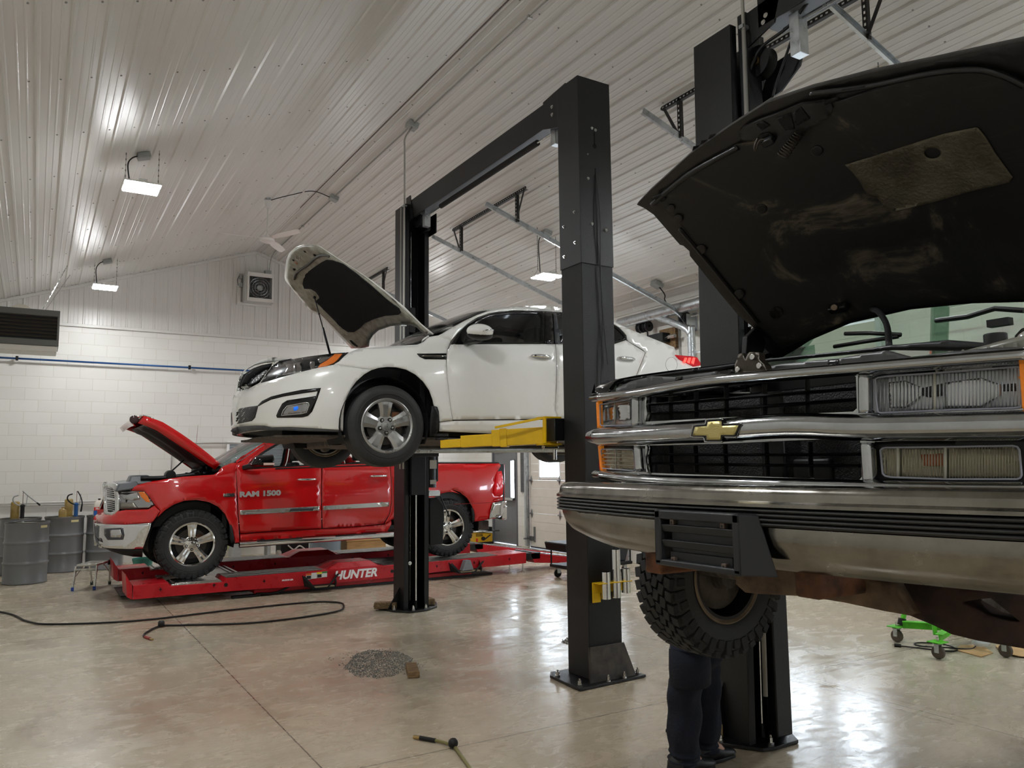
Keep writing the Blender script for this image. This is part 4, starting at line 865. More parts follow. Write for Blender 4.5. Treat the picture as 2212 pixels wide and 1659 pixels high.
# tail lamp, fuel flap
tl = panel('tail_lamp', zB((1870, 558), (1990, 568), (2032, 576), (2045, 600), (2066, 632), (2004, 643), (1955, 617), (1900, 590)), ksurf, KR, M_RED, K, step=6, mirror=KY, off=.006, thick=.02)
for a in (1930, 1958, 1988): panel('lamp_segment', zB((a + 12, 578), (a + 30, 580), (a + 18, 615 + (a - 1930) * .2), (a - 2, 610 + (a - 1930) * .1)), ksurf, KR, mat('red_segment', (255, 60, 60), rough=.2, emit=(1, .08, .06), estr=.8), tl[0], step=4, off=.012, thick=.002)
MB().tube(path3([(1900 * 0 + zB((1845 + 42 * math.cos(a), 628 + 52 * math.sin(a)))[0][0], zB((1845 + 42 * math.cos(a), 628 + 52 * math.sin(a)))[0][1]) for a in np.linspace(0, 6.28, 28)[:-1]], ksurf, KR, off=.0005, step=4, closed=True), .0018, 4, closed=True).build('fuel_flap_gap', mat('gap_grey', (120, 118, 112), rough=.6), K)
# door mirrors
for sd in (1, -1):
    yy = lambda y: y if sd == 1 else 2 * KY - y
    p = oY(1037, 716, 5.84); q = oY(1023, 738, 5.95)
    t = MB().ico((p[0], yy(5.84), p[2]), 1, .125, .085, .066, 3).build('mirror_cap', M_WHITE, K, smooth=True)
    MB().ico((p[0] + .005, yy(5.85), p[2] - .03), 1, .12, .08, .045, 3).build('mirror_base', M_SATIN, t, smooth=True)
    MB().bar((p[0] + .02, yy(5.9), p[2] - .065), (p[0] - .02, yy(6.05), p[2] - .075), .09, .03).build('mirror_arm', M_SATIN, t, bevel=.01)
    MB().tube(cr([(p[0] - .02, yy(5.757), p[2] - .012), (p[0] + .04, yy(5.758), p[2] + .006), (p[0] + .105, yy(5.79), p[2] + .012)], 5), .006, 6).build('mirror_signal', M_CHROME, t, smooth=True)
# mud flap, liners
flap = zW((1420, 640), (1490, 655), (1512, 720), (1516, 900), (1500, 1010), (1450, 1068), (1390, 1082), (1385, 900), (1400, 760))
panel('mud_flap', flap, ksurf, KR, M_SATIN, K, step=7, mirror=KY, off=.012, thick=.03)
for xx, zc in ((2.44, 1.97), (5.235, 2.03)):
    for sd in (-1, 1):
        yc = KY + sd * .91; mb = MB()
        prof = [(xx + .385 * math.cos(a), zc + .385 * math.sin(a)) for a in np.linspace(math.radians(-25), math.radians(205), 24)]
        mb.loft([[(x, yc - sd * .02, z) for x, z in prof], [(x, yc - sd * .42, z) for x, z in prof]], closed=False, cap=False)
        mb.add([(x, yc - sd * .42, z) for x, z in prof], [tuple(range(24))]); mb.build('wheel_liner', mat('liner_black', (12, 12, 13), rough=.8), K)
# top shell: windscreen, roof, rear glass, boot lid
def ktop(x): return pch(x, [2.62, 2.78, 3.05, 3.35, 3.62, 3.95, 4.3, 4.7, 5.0, 5.3, 5.6, 5.8, 5.95, 6.1, 6.14], [2.66, 2.72, 2.88, 3.03, 3.135, 3.19, 3.20, 3.175, 3.13, 3.03, 2.90, 2.83, 2.80, 2.76, 2.6])
def kwt(x): return pch(x, [2.62, 2.8, 3.2, 3.6, 4.3, 5.0, 5.5, 5.9, 6.1, 6.14], [.80, .76, .66, .585, .57, .58, .64, .72, .74, .7])
def shell(nm, xa, xb, m_, n=14, dz=0):
    mb = MB(); mb.grid(lambda u, v: (u, KY + v * kwt(u), ktop(u) + dz - .045 * abs(v) ** 2.2 - (.10 * (1 - v * v) if False else 0)), list(np.linspace(xa, xb, n)), list(np.linspace(-1, 1, 17)))
    return mb.build(nm, m_, K, smooth=True, solid=.006)
shell('windscreen', 2.74, 3.56, mat('windscreen_glass', (30, 36, 36), rough=.03, alpha=.55)); shell('roof', 3.56, 5.04, M_WHITE); shell('rear_screen', 5.04, 5.72, M_GLASSD); shell('boot_lid', 5.72, 6.13, M_WHITE)
MB().box(2.72, 2.86, 6.3, 7.5, 2.58, 2.63).build('cowl', M_SATIN, K, bevel=.02)
mb = MB(); [mb.tube(cr([(2.80, y, 2.68), (2.72, y + .2, 2.665), (2.74, y + .55, 2.70)], 5), .012, 6) for y in (6.35, 6.85)]; mb.build('wiper', M_SATIN, K, smooth=True)
# engine bay and cabin interior, underbody, rear end
MB().box(1.75, 2.05, 6.32, 7.48, 2.05, 2.40).box(2.05, 2.72, 6.34, 7.46, 2.0, 2.47).build('engine_bay', M_SATIN, K, bevel=.02)
MB().loft([[(2.0, 6.5, 2.45), (2.6, 6.5, 2.5), (2.6, 7.4, 2.5), (2.0, 7.4, 2.45)], [(2.15, 6.6, 2.56), (2.7, 6.45, 2.68), (2.7, 7.3, 2.68), (2.15, 7.2, 2.56)]]).build('engine_cover', M_SATIN, K, bevel=.02)
MB().box(2.85, 5.6, 6.14, 6.17, 1.95, 2.6).box(2.85, 5.6, 7.64, 7.67, 1.95, 2.6).box(2.85, 5.6, 6.14, 7.67, 1.88, 1.95).box(2.80, 2.86, 6.14, 7.67, 1.88, 2.62).box(5.5, 5.95, 6.2, 7.6, 1.95, 2.62).build('cabin_tub', M_SATIN, K)
MB().box(2.86, 3.1, 6.2, 7.6, 2.35, 2.66).build('dashboard', M_SATIN, K, bevel=.04)
for y in (6.5, 7.3):
    s_ = MB().loft([[(3.95, y - .2, 2.2), (4.1, y - .2, 2.2), (4.1, y + .2, 2.2), (3.95, y + .2, 2.2)], [(4.1, y - .19, 2.75), (4.22, y - .19, 2.75), (4.22, y + .19, 2.75), (4.1, y + .19, 2.75)], [(4.16, y - .1, 2.83), (4.24, y - .1, 2.83), (4.24, y + .1, 2.83), (4.16, y + .1, 2.83)]]).build('front_seat', M_SEATG, K, bevel=.03)
    MB().obox((4.2, y, 2.91), (.1, .25, .17)).build('headrest', M_SEATG, s_, bevel=.03)
MB().box(4.95, 5.1, 6.25, 7.55, 2.2, 2.85).build('rear_seat', M_SEATG, K, bevel=.04)
MB().tube([(3.38 + .03 * math.cos(a), 6.5 + .18 * math.sin(a), 2.62 + .18 * math.cos(a)) for a in np.linspace(0, 6.28, 25)[:-1]], .014, 8, closed=True).build('steering_wheel', M_SATIN, K, smooth=True)
mb = MB(); us = list(np.linspace(1.62, 5.9, 18)); mb.grid(lambda u, v: (u, KY + v * max(.2, float(kw(np.array(u), np.array(1.95))) - .05), 1.885 - .02 * min(1, max(0, u - 1.5)) + .006 * math.sin(u * 9 + v * 4)), us, list(np.linspace(-1, 1, 12)))
mb.build('underbody', M_UNDER, K, smooth=True, solid=.02)
MB().box(2.2, 2.7, 6.25, 7.55, 1.80, 1.88).build('subframe', M_UNDER, K, bevel=.02); MB().box(5.0, 5.5, 6.3, 7.5, 1.74, 1.84).build('rear_subframe', M_UNDER, K, bevel=.02)
MB().cyl((2.9, 6.9, 1.78), (5.7, 6.9, 1.80), .035, 12).ico((5.6, 7.2, 1.86), 1, .25, .16, .07).build('exhaust', M_GALV, K, smooth=35)
for sd in (-1, 1):
    MB().tube(cr([(2.35, KY + sd * .35, 1.80), (2.38, KY + sd * .55, 1.80), (2.44, KY + sd * .72, 1.84)], 5), .03, 10).build('control_arm', M_UNDER, K, smooth=True)
mb = MB(); mb.grid(lambda u, v: (6.13 - .05 * abs(v) ** 2 - .10 * abs(v) ** 6, KY + v * .80, u), list(np.linspace(1.93, 2.77, 10)), list(np.linspace(-1, 1, 15))); mb.build('rear_bumper', M_WHITE, K, smooth=True, solid=.02)
# wheels
wheel(K, (2.448, 6.10, 1.953), .334, .222, .215, -1, 'kia', rot=.05); wheel(K, (2.448, 7.71, 1.953), .334, .222, .215, 1, 'kia')
wheel(K, (5.235, 6.10, 1.99), .334, .222, .215, -1, 'kia', rot=.3); wheel(K, (5.235, 7.71, 1.99), .334, .222, .215, 1, 'kia')
text3('cap_letters', 'KIA', .022, frame_m((2.448, 6.10 - .0975, 1.953), (0, 0, -1), (1, 0, 0)), mat('badge_dark', (70, 70, 72), rough=.4), K, depth=.001)
p = path3(zN((395, 500)), ksurf, KR, off=.0, step=4)[0]
text3('grille_letters', 'KIA', .05, frame_m(p + np.array((-.01, -.012, 0)), (.62, -.78, .1), (0, 0, 1)), M_CHROME, K, depth=.002)
# raised bonnet: underside structure, insulation pad, seal, latch, gas strut
HH = np.array((2.90, KY, 2.76)); hn = np.array((.627, 0, .779)); hd = np.array((-.779, 0, .627))
def hsurf(P):
    l = (P - HH) @ hd; v = (P[:, 1] - KY) / .78
    return -((P - HH) @ hn - .085 * (1 - v * v) * np.clip(l / .4, .3, 1) + .05 * np.clip(l - .85, 0, 1) ** 1.0)
HR = (5.5, 10.5)
houter = zH((95, 480), (88, 540), (100, 590), (430, 995), (555, 1050), (975, 1492), (1100, 1492), (1205, 1470), (1212, 1400), (1260, 1320), (1340, 1250), (1500, 1196), (1640, 1180), (1760, 1182), (1840, 1212), (1910, 1275), (1960, 1335), (2060, 1310), (1900, 1180), (1680, 960), (1420, 740), (1240, 600), (1000, 440), (800, 310), (560, 150), (540, 140), (450, 122), (330, 120), (230, 155), (150, 230), (110, 330))
hinner = zH((128, 480), (122, 560), (160, 640), (440, 975), (560, 1030), (990, 1465), (1100, 1475), (1190, 1450), (1195, 1390), (1245, 1305), (1330, 1235), (1500, 1180), (1640, 1162), (1760, 1165), (1850, 1195), (1920, 1262), (1975, 1300), (1800, 1130), (1600, 960), (1400, 775), (1200, 615), (1000, 468), (800, 345), (620, 225), (520, 160), (440, 140), (330, 140), (240, 175), (170, 245), (135, 340))
bn = panel('bonnet', houter, hsurf, HR, M_WHITE, K, step=9, off=-.03, thick=.012)[0]; bn.modifiers['solid'].offset = -1
panel('bonnet_inner_frame', hinner, hsurf, HR, M_INNER, bn, step=8, off=-.004, thick=.024)
panel('insulation_pad', zH((640, 325), (570, 360), (480, 420), (400, 480), (340, 570), (328, 640), (350, 700), (440, 705), (500, 740), (545, 800), (548, 830), (520, 850), (500, 870), (860, 1230), (930, 1275), (1010, 1275), (1080, 1230), (1150, 1160), (1280, 1100), (1420, 1060), (1600, 1045), (1630, 1020), (1600, 970), (1440, 850), (1250, 680), (1000, 480), (860, 380), (720, 330)), hsurf, HR, mat('black_felt', (17, 17, 21), rough=.9, var=.2, scale=4), bn, step=9, off=.006, thick=.012, bevel=.004)
MB().tube(path3(zH((222, 572), (232, 520), (280, 462), (400, 384), (480, 306), (560, 262), (620, 256), (680, 270)), hsurf, HR, off=.010, step=6, curve=3), .012, 8).build('rubber_seal', M_SEAL, bn, smooth=True)
for pl in (((470, 240), (500, 245), (505, 265), (480, 270)), ((340, 195), (360, 200), (375, 222), (355, 218)), ((195, 435), (225, 430), (240, 450), (215, 462)), ((190, 310), (215, 315), (222, 335), (200, 330)), ((950, 1385), (975, 1385), (1065, 1465), (1050, 1475), (985, 1430))):
    panel('frame_hole', zH(*pl), hsurf, HR, mat('hole_black', (8, 8, 8), rough=.9), bn, step=4, off=-.001, thick=.004)
MB().tube(path3(zH((245, 265), (240, 300), (285, 325), (300, 300), (290, 270)), hsurf, HR, off=.02, step=5), .004, 6).build('bonnet_latch', M_STEEL, bn, smooth=True)
panel('hood_label', zH((222, 345), (240, 340), (268, 368), (250, 384)), hsurf, HR, mat('label_rust', (160, 110, 84), rough=.6), bn, step=4, off=.002, thick=.002)
a = hit(zH((488, 815)), hsurf, *HR, off=.015)[0]; b = oY(713, 765, a[1] - .02)
m_ = a + (b - a) * .53
MB().cyl(a, m_, .0055, 8).ico(a, .016).cyl(a + (b - a) * .28, a + (b - a) * .30, .009, 8).build('strut_rod', M_SATIN, bn, smooth=True)
MB().cyl(m_, b, .011, 10).build('strut_body', M_SATIN, bn, smooth=True)
for y in (6.18, 7.62): MB().tube(cr([(2.86, y, 2.60), (2.84, y, 2.70), (2.90, y, 2.755)], 4), .010, 6).build('bonnet_hinge', M_WHITE, bn, smooth=True)
# ================================================================ alignment lift and the red pickup on it
M_LRED = mat('lift_red', (186, 22, 34), rough=.32, var=.12, scale=5, rvar=.1)
M_GRIP = mat('worn_deck', (92, 88, 84), rough=.32, col2=(52, 48, 46), scale=6, stretch=(1, 5, 1), rvar=.15)
LF = thing('alignment_lift', (3.8, 11.5, 0), 'long red drive-on alignment lift under the red pickup, HUNTER in white on its side', 'car lift')
YN = 10.42
tf = lambda x: 1  # (placeholder for readability)
topn = [(287.7, 1265.4), (444, 1250.7), (480, 1249.8), (720, 1230), (925, 1214.4), (1039.7, 1203.9), (1136.4, 1193.4)]
botn = [(287.7, 1295), (500, 1276.8), (655, 1265.8), (852.6, 1247.2), (925, 1237.5), (1136.2, 1216.5)]
T3 = [oY(x, y, YN) for x, y in topn]; B3 = [oY(x, y, YN) for x, y in botn]
def rtop(x): return float(np.interp(x, [p[0] for p in T3], [p[2] for p in T3]))
def rbot(x): return float(np.interp(x, [p[0] for p in B3], [p[2] for p in B3]))
XA, XB = T3[0][0], T3[-1][0]
def runway(y0, y1, nm):
    xs = [XA, XA + .38, XA + .40, XA + 1.02, XA + 1.05] + list(np.linspace(XA + 1.3, XB, 10)); rings = []
    for x in xs:
        low = .045 if XA + .39 < x < XA + 1.03 else 0
        zt, zb = rtop(x) - low, rbot(x); rings.append([(x, y0, zb), (x, y0, zt - .006), (x, y0 + .008, zt), (x, y1 - .008, zt), (x, y1, zt - .006), (x, y1, zb)])
    r = MB().loft(rings).build(nm, M_LRED, LF, smooth=25)
    # grippy deck, slip-plate recess, raised wedge
    mb = MB(); xx = np.linspace(XA + 1.06, XA + 2.3, 6); mb.loft([[(x, y0 + .03, rtop(x) + .001), (x, y1 - .03, rtop(x) + .001), (x, y1 - .03, rtop(x) + .004), (x, y0 + .03, rtop(x) + .004)] for x in xx]); mb.build('deck_plate', M_GRIP, r)
    mb = MB(); xx = np.linspace(XA + 3.15, XB - .5, 8); mb.loft([[(x, y0 + .01, rtop(x) + .001), (x, y1 - .01, rtop(x) + .001), (x, y1 - .01, rtop(x) + .007), (x, y0 + .01, rtop(x) + .007)] for x in xx]); mb.build('slip_plate', M_GRIP, r, bevel=.002)
    MB().box(XA + .42, XA + 1.0, y0 + .015, y1 - .05, rtop(XA + .7) - .06, rtop(XA + .7) - .035).box(XA + .46, XA + .97, y0 + .02, y1 - .08, rtop(XA + .7) - .035, rtop(XA + .7) - .02).build('turn_plate', M_STEEL, r, bevel=.003)
    x0 = XA + 2.35; x1 = XA + 3.1; z0 = rtop(x0) - .002
    MB().loft([[(x0, y0 + .04, z0), (x1, y0 + .04, z0), (x1, y1 - .02, z0), (x0, y1 - .02, z0)], [(x0 + .18, y0 + .09, z0 + .075), (x1 - .12, y0 + .09, z0 + .075), (x1 - .12, y1 - .07, z0 + .075), (x0 + .18, y1 - .07, z0 + .075)]]).build('deck_wedge', M_LRED, r, bevel=.004)
    # front stop plate, cut high on its outer corner
    zt = rtop(XA)
    MB().add([(XA - .01, y0, rbot(XA)), (XA - .06, y0 + .02, rbot(XA) + .03), (XA - .08, y0 + .05, zt + .13), (XA - .01, y0 - .0, zt), (XA - .01, y1, rbot(XA)), (XA - .06, y1, rbot(XA) + .03), (XA - .08, y1, zt + .13), (XA - .01, y1, zt)], [(0, 1, 2, 3), (4, 7, 6, 5), (1, 5, 6, 2), (2, 6, 7, 3)]).build('wheel_stop', M_LRED, r, solid=.008)
    # legs and rear
    for x in (XB - .28, XB - .04): MB().cyl((x, y0 + .03, 0.012), (x, y0 + .03, rbot(x) + .005), .011, 10).cyl((x, y0 + .03, .002), (x, y0 + .03, .014), .03, 12).build('leg', M_STEEL, r, smooth=35)
    # ramp with its toothed edge
    xr, xe = XB + .12, XB + 1.75
    MB().box(XB, XB + .28, y0 + .02, y1 - .02, rbot(XB) + .04, rtop(XB) - .015).build('hinge_block', M_SATIN, r, bevel=.01)
    MB().prism([(xr + .05, rtop(XB) - .17), (xe, .01), (xe, .03), (xr, rtop(XB) - .015), (xr - .02, rtop(XB) - .06)], 1, y0 + .02, y1 - .02).build('ramp', M_LRED, r, bevel=.004)
    mb = MB(); n = 34
    for k in range(n):
        t_ = k / n; x = xr + (xe - xr) * t_; z = (rtop(XB) - .015) + (.03 - (rtop(XB) - .015)) * t_
        mb.box(x, x + .022, y0 + .03, y1 - .03, z + .001, z + .012)
    mb.build('ramp_teeth', M_GALV, r)
    for x in np.linspace(XA + .3, XB - .3, 9):
        if 3.3 < x < 3.95: continue
        z = rtop(x) * .55 + rbot(x) * .45
        MB().box(x - .018, x + .018, y0 - .002, y0 - .0005, z - .005, z + .005).box(x - .005, x + .005, y0 - .002, y0 - .0005, z - .022, z + .022).build('slot_mark', mat('slot_black', (4, 4, 5), rough=.9), r)
    return r
rn = runway(YN, 10.98, 'runway'); rf = runway(12.25, 12.80, 'runway')
for x in (oY(488, 1264, YN)[0], oY(847, 1233, YN)[0]):
    z = (rtop(x) + rbot(x)) / 2; MB().cyl((x, YN - .003, z), (x, YN, z), .024, 20).build('hole_plug', M_DARK, rn)
# base beams under the runways
for y0, y1 in ((10.55, 10.92), (12.3, 12.7)):
    MB().box(oY(550, 1280, 10.5)[0], oY(1021, 1240, 10.5)[0], y0 - .02, y1, .03, rbot(3) - .01).build('base_beam', M_LRED, LF, bevel=.004)
    MB().box(2.6, 6.0, y0 - .03, y1, .003, .03).build('base_foot', M_SATIN, LF)
MB().box(2.2, 2.55, 10.45, 10.55, .002, .03).tube(cr([(2.5, 10.5, .03), (2.75, 10.47, .03), (2.95, 10.5, .1)], 6), .016, 8).build('floor_cable_cover', M_DARK, LF, bevel=.003)
# cross bridge and slotted light plates between the runways
MB().box(2.05, 2.35, 10.98, 12.25, .19, .21).box(2.35, 2.38, 10.98, 12.25, .2, .225).box(2.42, 2.45, 10.98, 12.25, .2, .225).build('bridge_plate', mat('aluminium', (196, 198, 200), rough=.3, metal=.9), LF, bevel=.002)
mb = MB(); [mb.box(1.5, 2.05, y, y + .02, .15, .17) for y in np.arange(11.05, 12.2, .13)]; mb.build('bridge_slats', M_STEEL, LF)
MB().box(1.0, 6.3, 11.2, 12.1, .035, .05).build('centre_tray', M_SATIN, LF)
MB().box(4.3, 5.2, 11.0, 12.2, .16, .18).build('bridge_plate', M_SATIN, LF, bevel=.002)
# lettering, labels
def on_rail(px_, py_, w_px, s, size, m_, sxx=1.0, bold=0.0, shear=0.0):
    p = oY(px_, py_, YN - .002); return text3('lettering', s, size, frame_m(p, (T3[-1] - T3[0]), (0, 0, 1)), m_, rn, depth=.0008, bold=bold, shear=shear, sx=sxx)
M_LETW = mat('white_lettering', (245, 245, 245), rough=.4)
on_rail(768, 1240.5, 90, 'HUNTER', .155, M_LETW, 1.0, .006, .25)
on_rail(621, 1253, 20, 'MADE IN USA', .028, M_LETW, .85, .001, .2)
p0 = oY(661, 1252, YN - .004); p1 = oY(707, 1239, YN - .004); w_ = (p1[0] - p0[0]) / 4
for i_, (c_, k_) in enumerate((((226, 108, 30), 'orange'), ((236, 236, 232), 'white'), ((236, 208, 30), 'yellow'), ((60, 130, 70), 'green'))):
    x = p0[0] + i_ * w_; zb = p0[2] + .004 * i_
    MB().box(x, x + w_ * .97, YN - .004, YN, zb, zb + .075).build('safety_label', mat('label_white', (228, 228, 224), rough=.5), rn)
    MB().box(x, x + w_ * .97, YN - .006, YN - .0042, zb + .052, zb + .075).build('label_band', mat('label_' + k_, c_, rough=.5), rn)
    if i_ % 2 == 0: MB().box(x + .006, x + w_ * .9, YN - .006, YN - .0042, zb + .006, zb + .046).build('label_print', mat('label_black', (30, 30, 30), rough=.5), rn)
def holder(x0, x1, z0, z1):
    MB().prism([(x0, z1), (x0 + .02, z1), (x0 + .16, z0 + .01), (x1 - .16, z0 + .01), (x1 - .03, z1), (x1, z1), (x1, z1 - .01), (x1 - .14, z0), (x0 + .15, z0), (x0, z1 - .02)], 1, YN - .13, YN - .125).add([(x0 + .05, YN - .003, z0 + .03), (x1 - .02, YN - .003, z0 + .03), (x1 - .05, YN - .13, z0), (x0 + .12, YN - .13, z0)], [(0, 1, 2, 3)]).add([(x0 + .02, YN - .003, z1), (x0 + .05, YN - .003, z0 + .02), (x0 + .14, YN - .13, z0), (x0 + .13, YN - .13, z0 + .03)], [(0, 1, 2, 3)]).add([(x1 - .01, YN - .003, z1), (x1 - .02, YN - .003, z0 + .02), (x1 - .05, YN - .13, z0), (x1 - .03, YN - .13, z0 + .04)], [(0, 1, 2, 3)]).build('chock_holder', M_DARK, rn, solid=.004)
    MB().box(x0 + .13, x1 - .06, YN - .12, YN - .012, z0 + .005, z0 + .02).build('holder_tray', mat('tan_tray', (150, 138, 106), rough=.5), rn)
hx = oY(652, 1255, YN - .06)[0]; holder(hx, oY(729, 1255, YN - .06)[0], rbot(hx) - .03, rbot(hx) + .14)
hx2 = oY(970, 1230, YN - .06)[0]; holder(hx2, oY(1041, 1228, YN - .06)[0], rbot(hx2) - .03, rbot(hx2) + .12)
c = oY(1007, 1225, YN - .07); ck = MB().prism([(c[0] - .09, c[2] - .045), (c[0] + .10, c[2] - .04), (c[0] + .05, c[2] + .10), (c[0] - .03, c[2] + .10)], 1, YN - .12, YN - .02).build('wheel_chock', mat('grey_rubber', (128, 130, 134), rough=.45, var=.1, scale=20), bevel=.006)
tag(ck, 'grey rubber wheel chock lying in the tray on the side of the red lift', 'wheel chock')
# ---------------------------------------------------------------- pickup
M_TRED = mat('red_paint', (196, 8, 14), rough=.2, coat=1.0, var=.04, scale=2)
RY = 11.62; RXN = .70
def rw(x, z):
    zl = z - .28
    no = pch(zl, [.15, .28, .38, .72, .78, .86, .98, 1.10, 1.22, 1.35], [.22, .08, 0, 0, .03, .05, .085, .095, .12, .30])
    u = x - RXN - no
    Wp = pch(u, [0, .01, .03, .07, .14, .26, .42, .62, .9, 1.4, 4.9, 5.45, 5.62, 5.70, 5.74], [0, .25, .42, .58, .72, .83, .91, .955, .98, .995, .995, .98, .94, .8, 0])
    V = pch(zl, [.1, .25, .36, .5, .75, .95, 1.12, 1.26, 1.38, 1.45, 1.65, 1.8, 1.88, 1.95], [.94, .955, .975, .99, 1.0, 1.0, .99, .975, .95, .90, .835, .775, .70, .45])
    return Wp * V
def rsurf(P): return (RY - P[:, 1]) - rw(P[:, 0], P[:, 2])
RR = (8.8, 14.5)
T = thing('pickup_truck', (3.6, RY, .28), 'red crew-cab pickup with its bonnet up, parked on the red alignment lift', 'truck')
r1 = lambda *p: Z_(180, 860, .27126, *p); r2 = lambda *p: Z_(480, 920, .20498, *p); r3 = lambda *p: Z_(660, 960, .27125, *p); r4 = lambda *p: Z_(190, 1000, .32563, *p); r5 = lambda *p: Z_(900, 1060, .21008, *p)
arc_tf = r1((545, 993), (560, 1000), (590, 950), (650, 893), (720, 848), (800, 818), (900, 810), (1000, 828), (1075, 866), (1130, 925), (1165, 1008))
panel('chrome_bumper', r4((38, 395), (60, 402), (120, 408), (240, 410), (330, 405), (420, 397), (410, 440), (395, 480), (378, 530), (365, 568), (300, 572), (200, 570), (110, 562), (62, 540), (45, 500), (40, 450)), rsurf, RR, M_CHROME, T, step=6, mirror=RY, off=.03, thick=.02)
panel('fog_recess', r4((108, 435), (230, 430), (240, 480), (232, 510), (130, 512), (108, 480)), rsurf, RR, mat('dark_chrome', (90, 90, 96), rough=.08, metal=1.0), T, step=5, mirror=RY, off=.036, thick=.006)
panel('fog_lamp', r4((145, 445), (215, 442), (224, 475), (215, 495), (150, 494)), rsurf, RR, M_REFL, T, step=5, mirror=RY, off=.044, thick=.006)
panel('tow_slot', r4((50, 488), (90, 500), (98, 528), (66, 515)), rsurf, RR, M_GBLK, T, step=5, mirror=RY, off=.034, thick=.006)
panel('lower_valance', r4((70, 545), (110, 563), (200, 572), (365, 570), (360, 625), (300, 622), (230, 610), (150, 585)), rsurf, RR, M_SATIN, T, step=6, mirror=RY, off=.0)
panel('front_fascia', r4((36, 392), (37, 362), (60, 340), (105, 328), (115, 340), (160, 345), (195, 322), (250, 312), (400, 308), (441, 283), (476, 320), (455, 355), (435, 385), (420, 396), (330, 403), (240, 408), (120, 406), (60, 400)), rsurf, RR, M_TRED, T, step=6, mirror=RY, off=.012)
hl = r4((200, 185), (370, 187), (400, 220), (441, 275), (410, 305), (205, 308))
hb2 = panel('headlamp', hl, rsurf, RR, M_REFL, T, step=6, mirror=RY, off=-.03, thick=.008)
for nm, pl, m_, of in (('turn_signal', r4((335, 193), (372, 192), (398, 222), (412, 262), (385, 258), (352, 225)), M_AMBER, -.008), ('lamp_reflector', r4((210, 200), (330, 195), (345, 240), (300, 250), (230, 240)), M_CHROME, -.02), ('lamp_shade', r4((212, 262), (300, 262), (330, 300), (215, 303)), mat('lamp_grey', (170, 166, 156), rough=.2, metal=.6), -.015), ('lamp_lens', hl, M_LENS, .004)):
    for i_, o_ in enumerate(panel(nm, pl, rsurf, RR, m_, None, step=5, mirror=RY, off=of, thick=.003)): o_.parent = hb2[i_]
# grille shell
gs = r4((96, 148), (104, 128), (135, 120), (170, 135), (195, 150), (203, 200), (204, 310), (190, 328), (165, 348), (115, 342), (104, 330), (104, 250))
gi = r4((112, 155), (150, 165), (172, 180), (178, 240), (178, 318), (150, 328), (116, 322), (112, 240))
panel('grille_shell', gs, rsurf, RR, M_CHROME, T, step=5, holes=[gi], mirror=RY, off=.012, thick=.04)
gp = panel('grille', gi, rsurf, RR, M_GBLK, T, step=5, mirror=RY, off=-.03, thick=.01)
for k in range(12):
    ya = 168 + k * 13
    if 222 < ya < 245: continue
    MB().tube(path3(r4((118, ya - 6), (176, ya + 4)), rsurf, RR, off=-.008, step=5), .005, 6).build('grille_slat', M_CHROME, gp[0], smooth=True)
panel('grille_bar', r4((110, 228), (130, 228), (178, 234), (178, 250), (140, 246), (112, 246)), rsurf, RR, M_CHROME, T, step=5, mirror=RY, off=.008, thick=.02)
panel('grille_bar', r4((112, 155), (122, 158), (126, 322), (115, 322)), rsurf, RR, M_CHROME, T, step=5, mirror=RY, off=.008, thick=.02)
# centre of the front, for views from the left
def rx_at(y, z):
    xs = np.linspace(RXN - .02, RXN + 1.2, 240); w_ = rw(xs, np.full(240, z)); i = np.argmax(w_ >= abs(y - RY) - .0005); return float(xs[max(0, i)])
for nm, za, zb, dx_, m_, yw in (('bumper_centre', .66, 1.0, .03, M_CHROME, .45), ('fascia_centre', 1.0, 1.12, .05, M_TRED, .5), ('grille_centre', 1.13, 1.42, .16, M_GBLK, .34)):
    mb = MB(); mb.grid(lambda u, v: (rx_at(v, u) + dx_, v, u), list(np.linspace(za, zb, 6)), list(np.linspace(RY - yw, RY + yw, 21))); mb.build(nm, m_, T, smooth=True, solid=-.008)
rfend = r4((305, 160), (330, 145), (400, 128), (500, 110), (620, 92), (835, 78), (862, 60), (880, 36), (900, 22)) + r1((1180, 516), (1240, 514), (1226, 560), (1221, 600), (1221, 800), (1233, 950), (1243, 1150), (1200, 1152), (1196, 1100), (1168, 1012)) + arc_tf[::-1][1:-2] + r4((478, 318), (443, 280), (402, 218), (372, 185), (290, 184))
panel('front_fender', rfend, rsurf, RR, M_TRED, T, step=8, mirror=RY)
d1 = r2((160, 400), (250, 330), (420, 215), (560, 130), (700, 92), (1040, 80), (1046, 430), (1041, 700), (1046, 1080), (600, 1105), (190, 1132), (172, 900), (158, 600), (152, 450)); d1w = r2((215, 462), (300, 370), (450, 255), (610, 160), (720, 130), (1010, 118), (1012, 418), (600, 440))
d2 = r2((1058, 430), (1052, 80), (1450, 90), (1620, 200), (1765, 425), (1782, 600), (1782, 800), (1760, 930), (1700, 1032), (1400, 1060), (1058, 1078), (1051, 700)); d2w = r2((1085, 414), (1082, 118), (1420, 128), (1570, 215), (1690, 395))
pd1 = panel('front_door', d1, rsurf, RR, M_TRED, T, step=9, holes=[d1w], mirror=RY); pd2 = panel('rear_door', d2, rsurf, RR, M_TRED, T, step=9, holes=[d2w], mirror=RY)
M_CLEARG = mat('clear_glass', (30, 40, 36), rough=.02, alpha=.2)
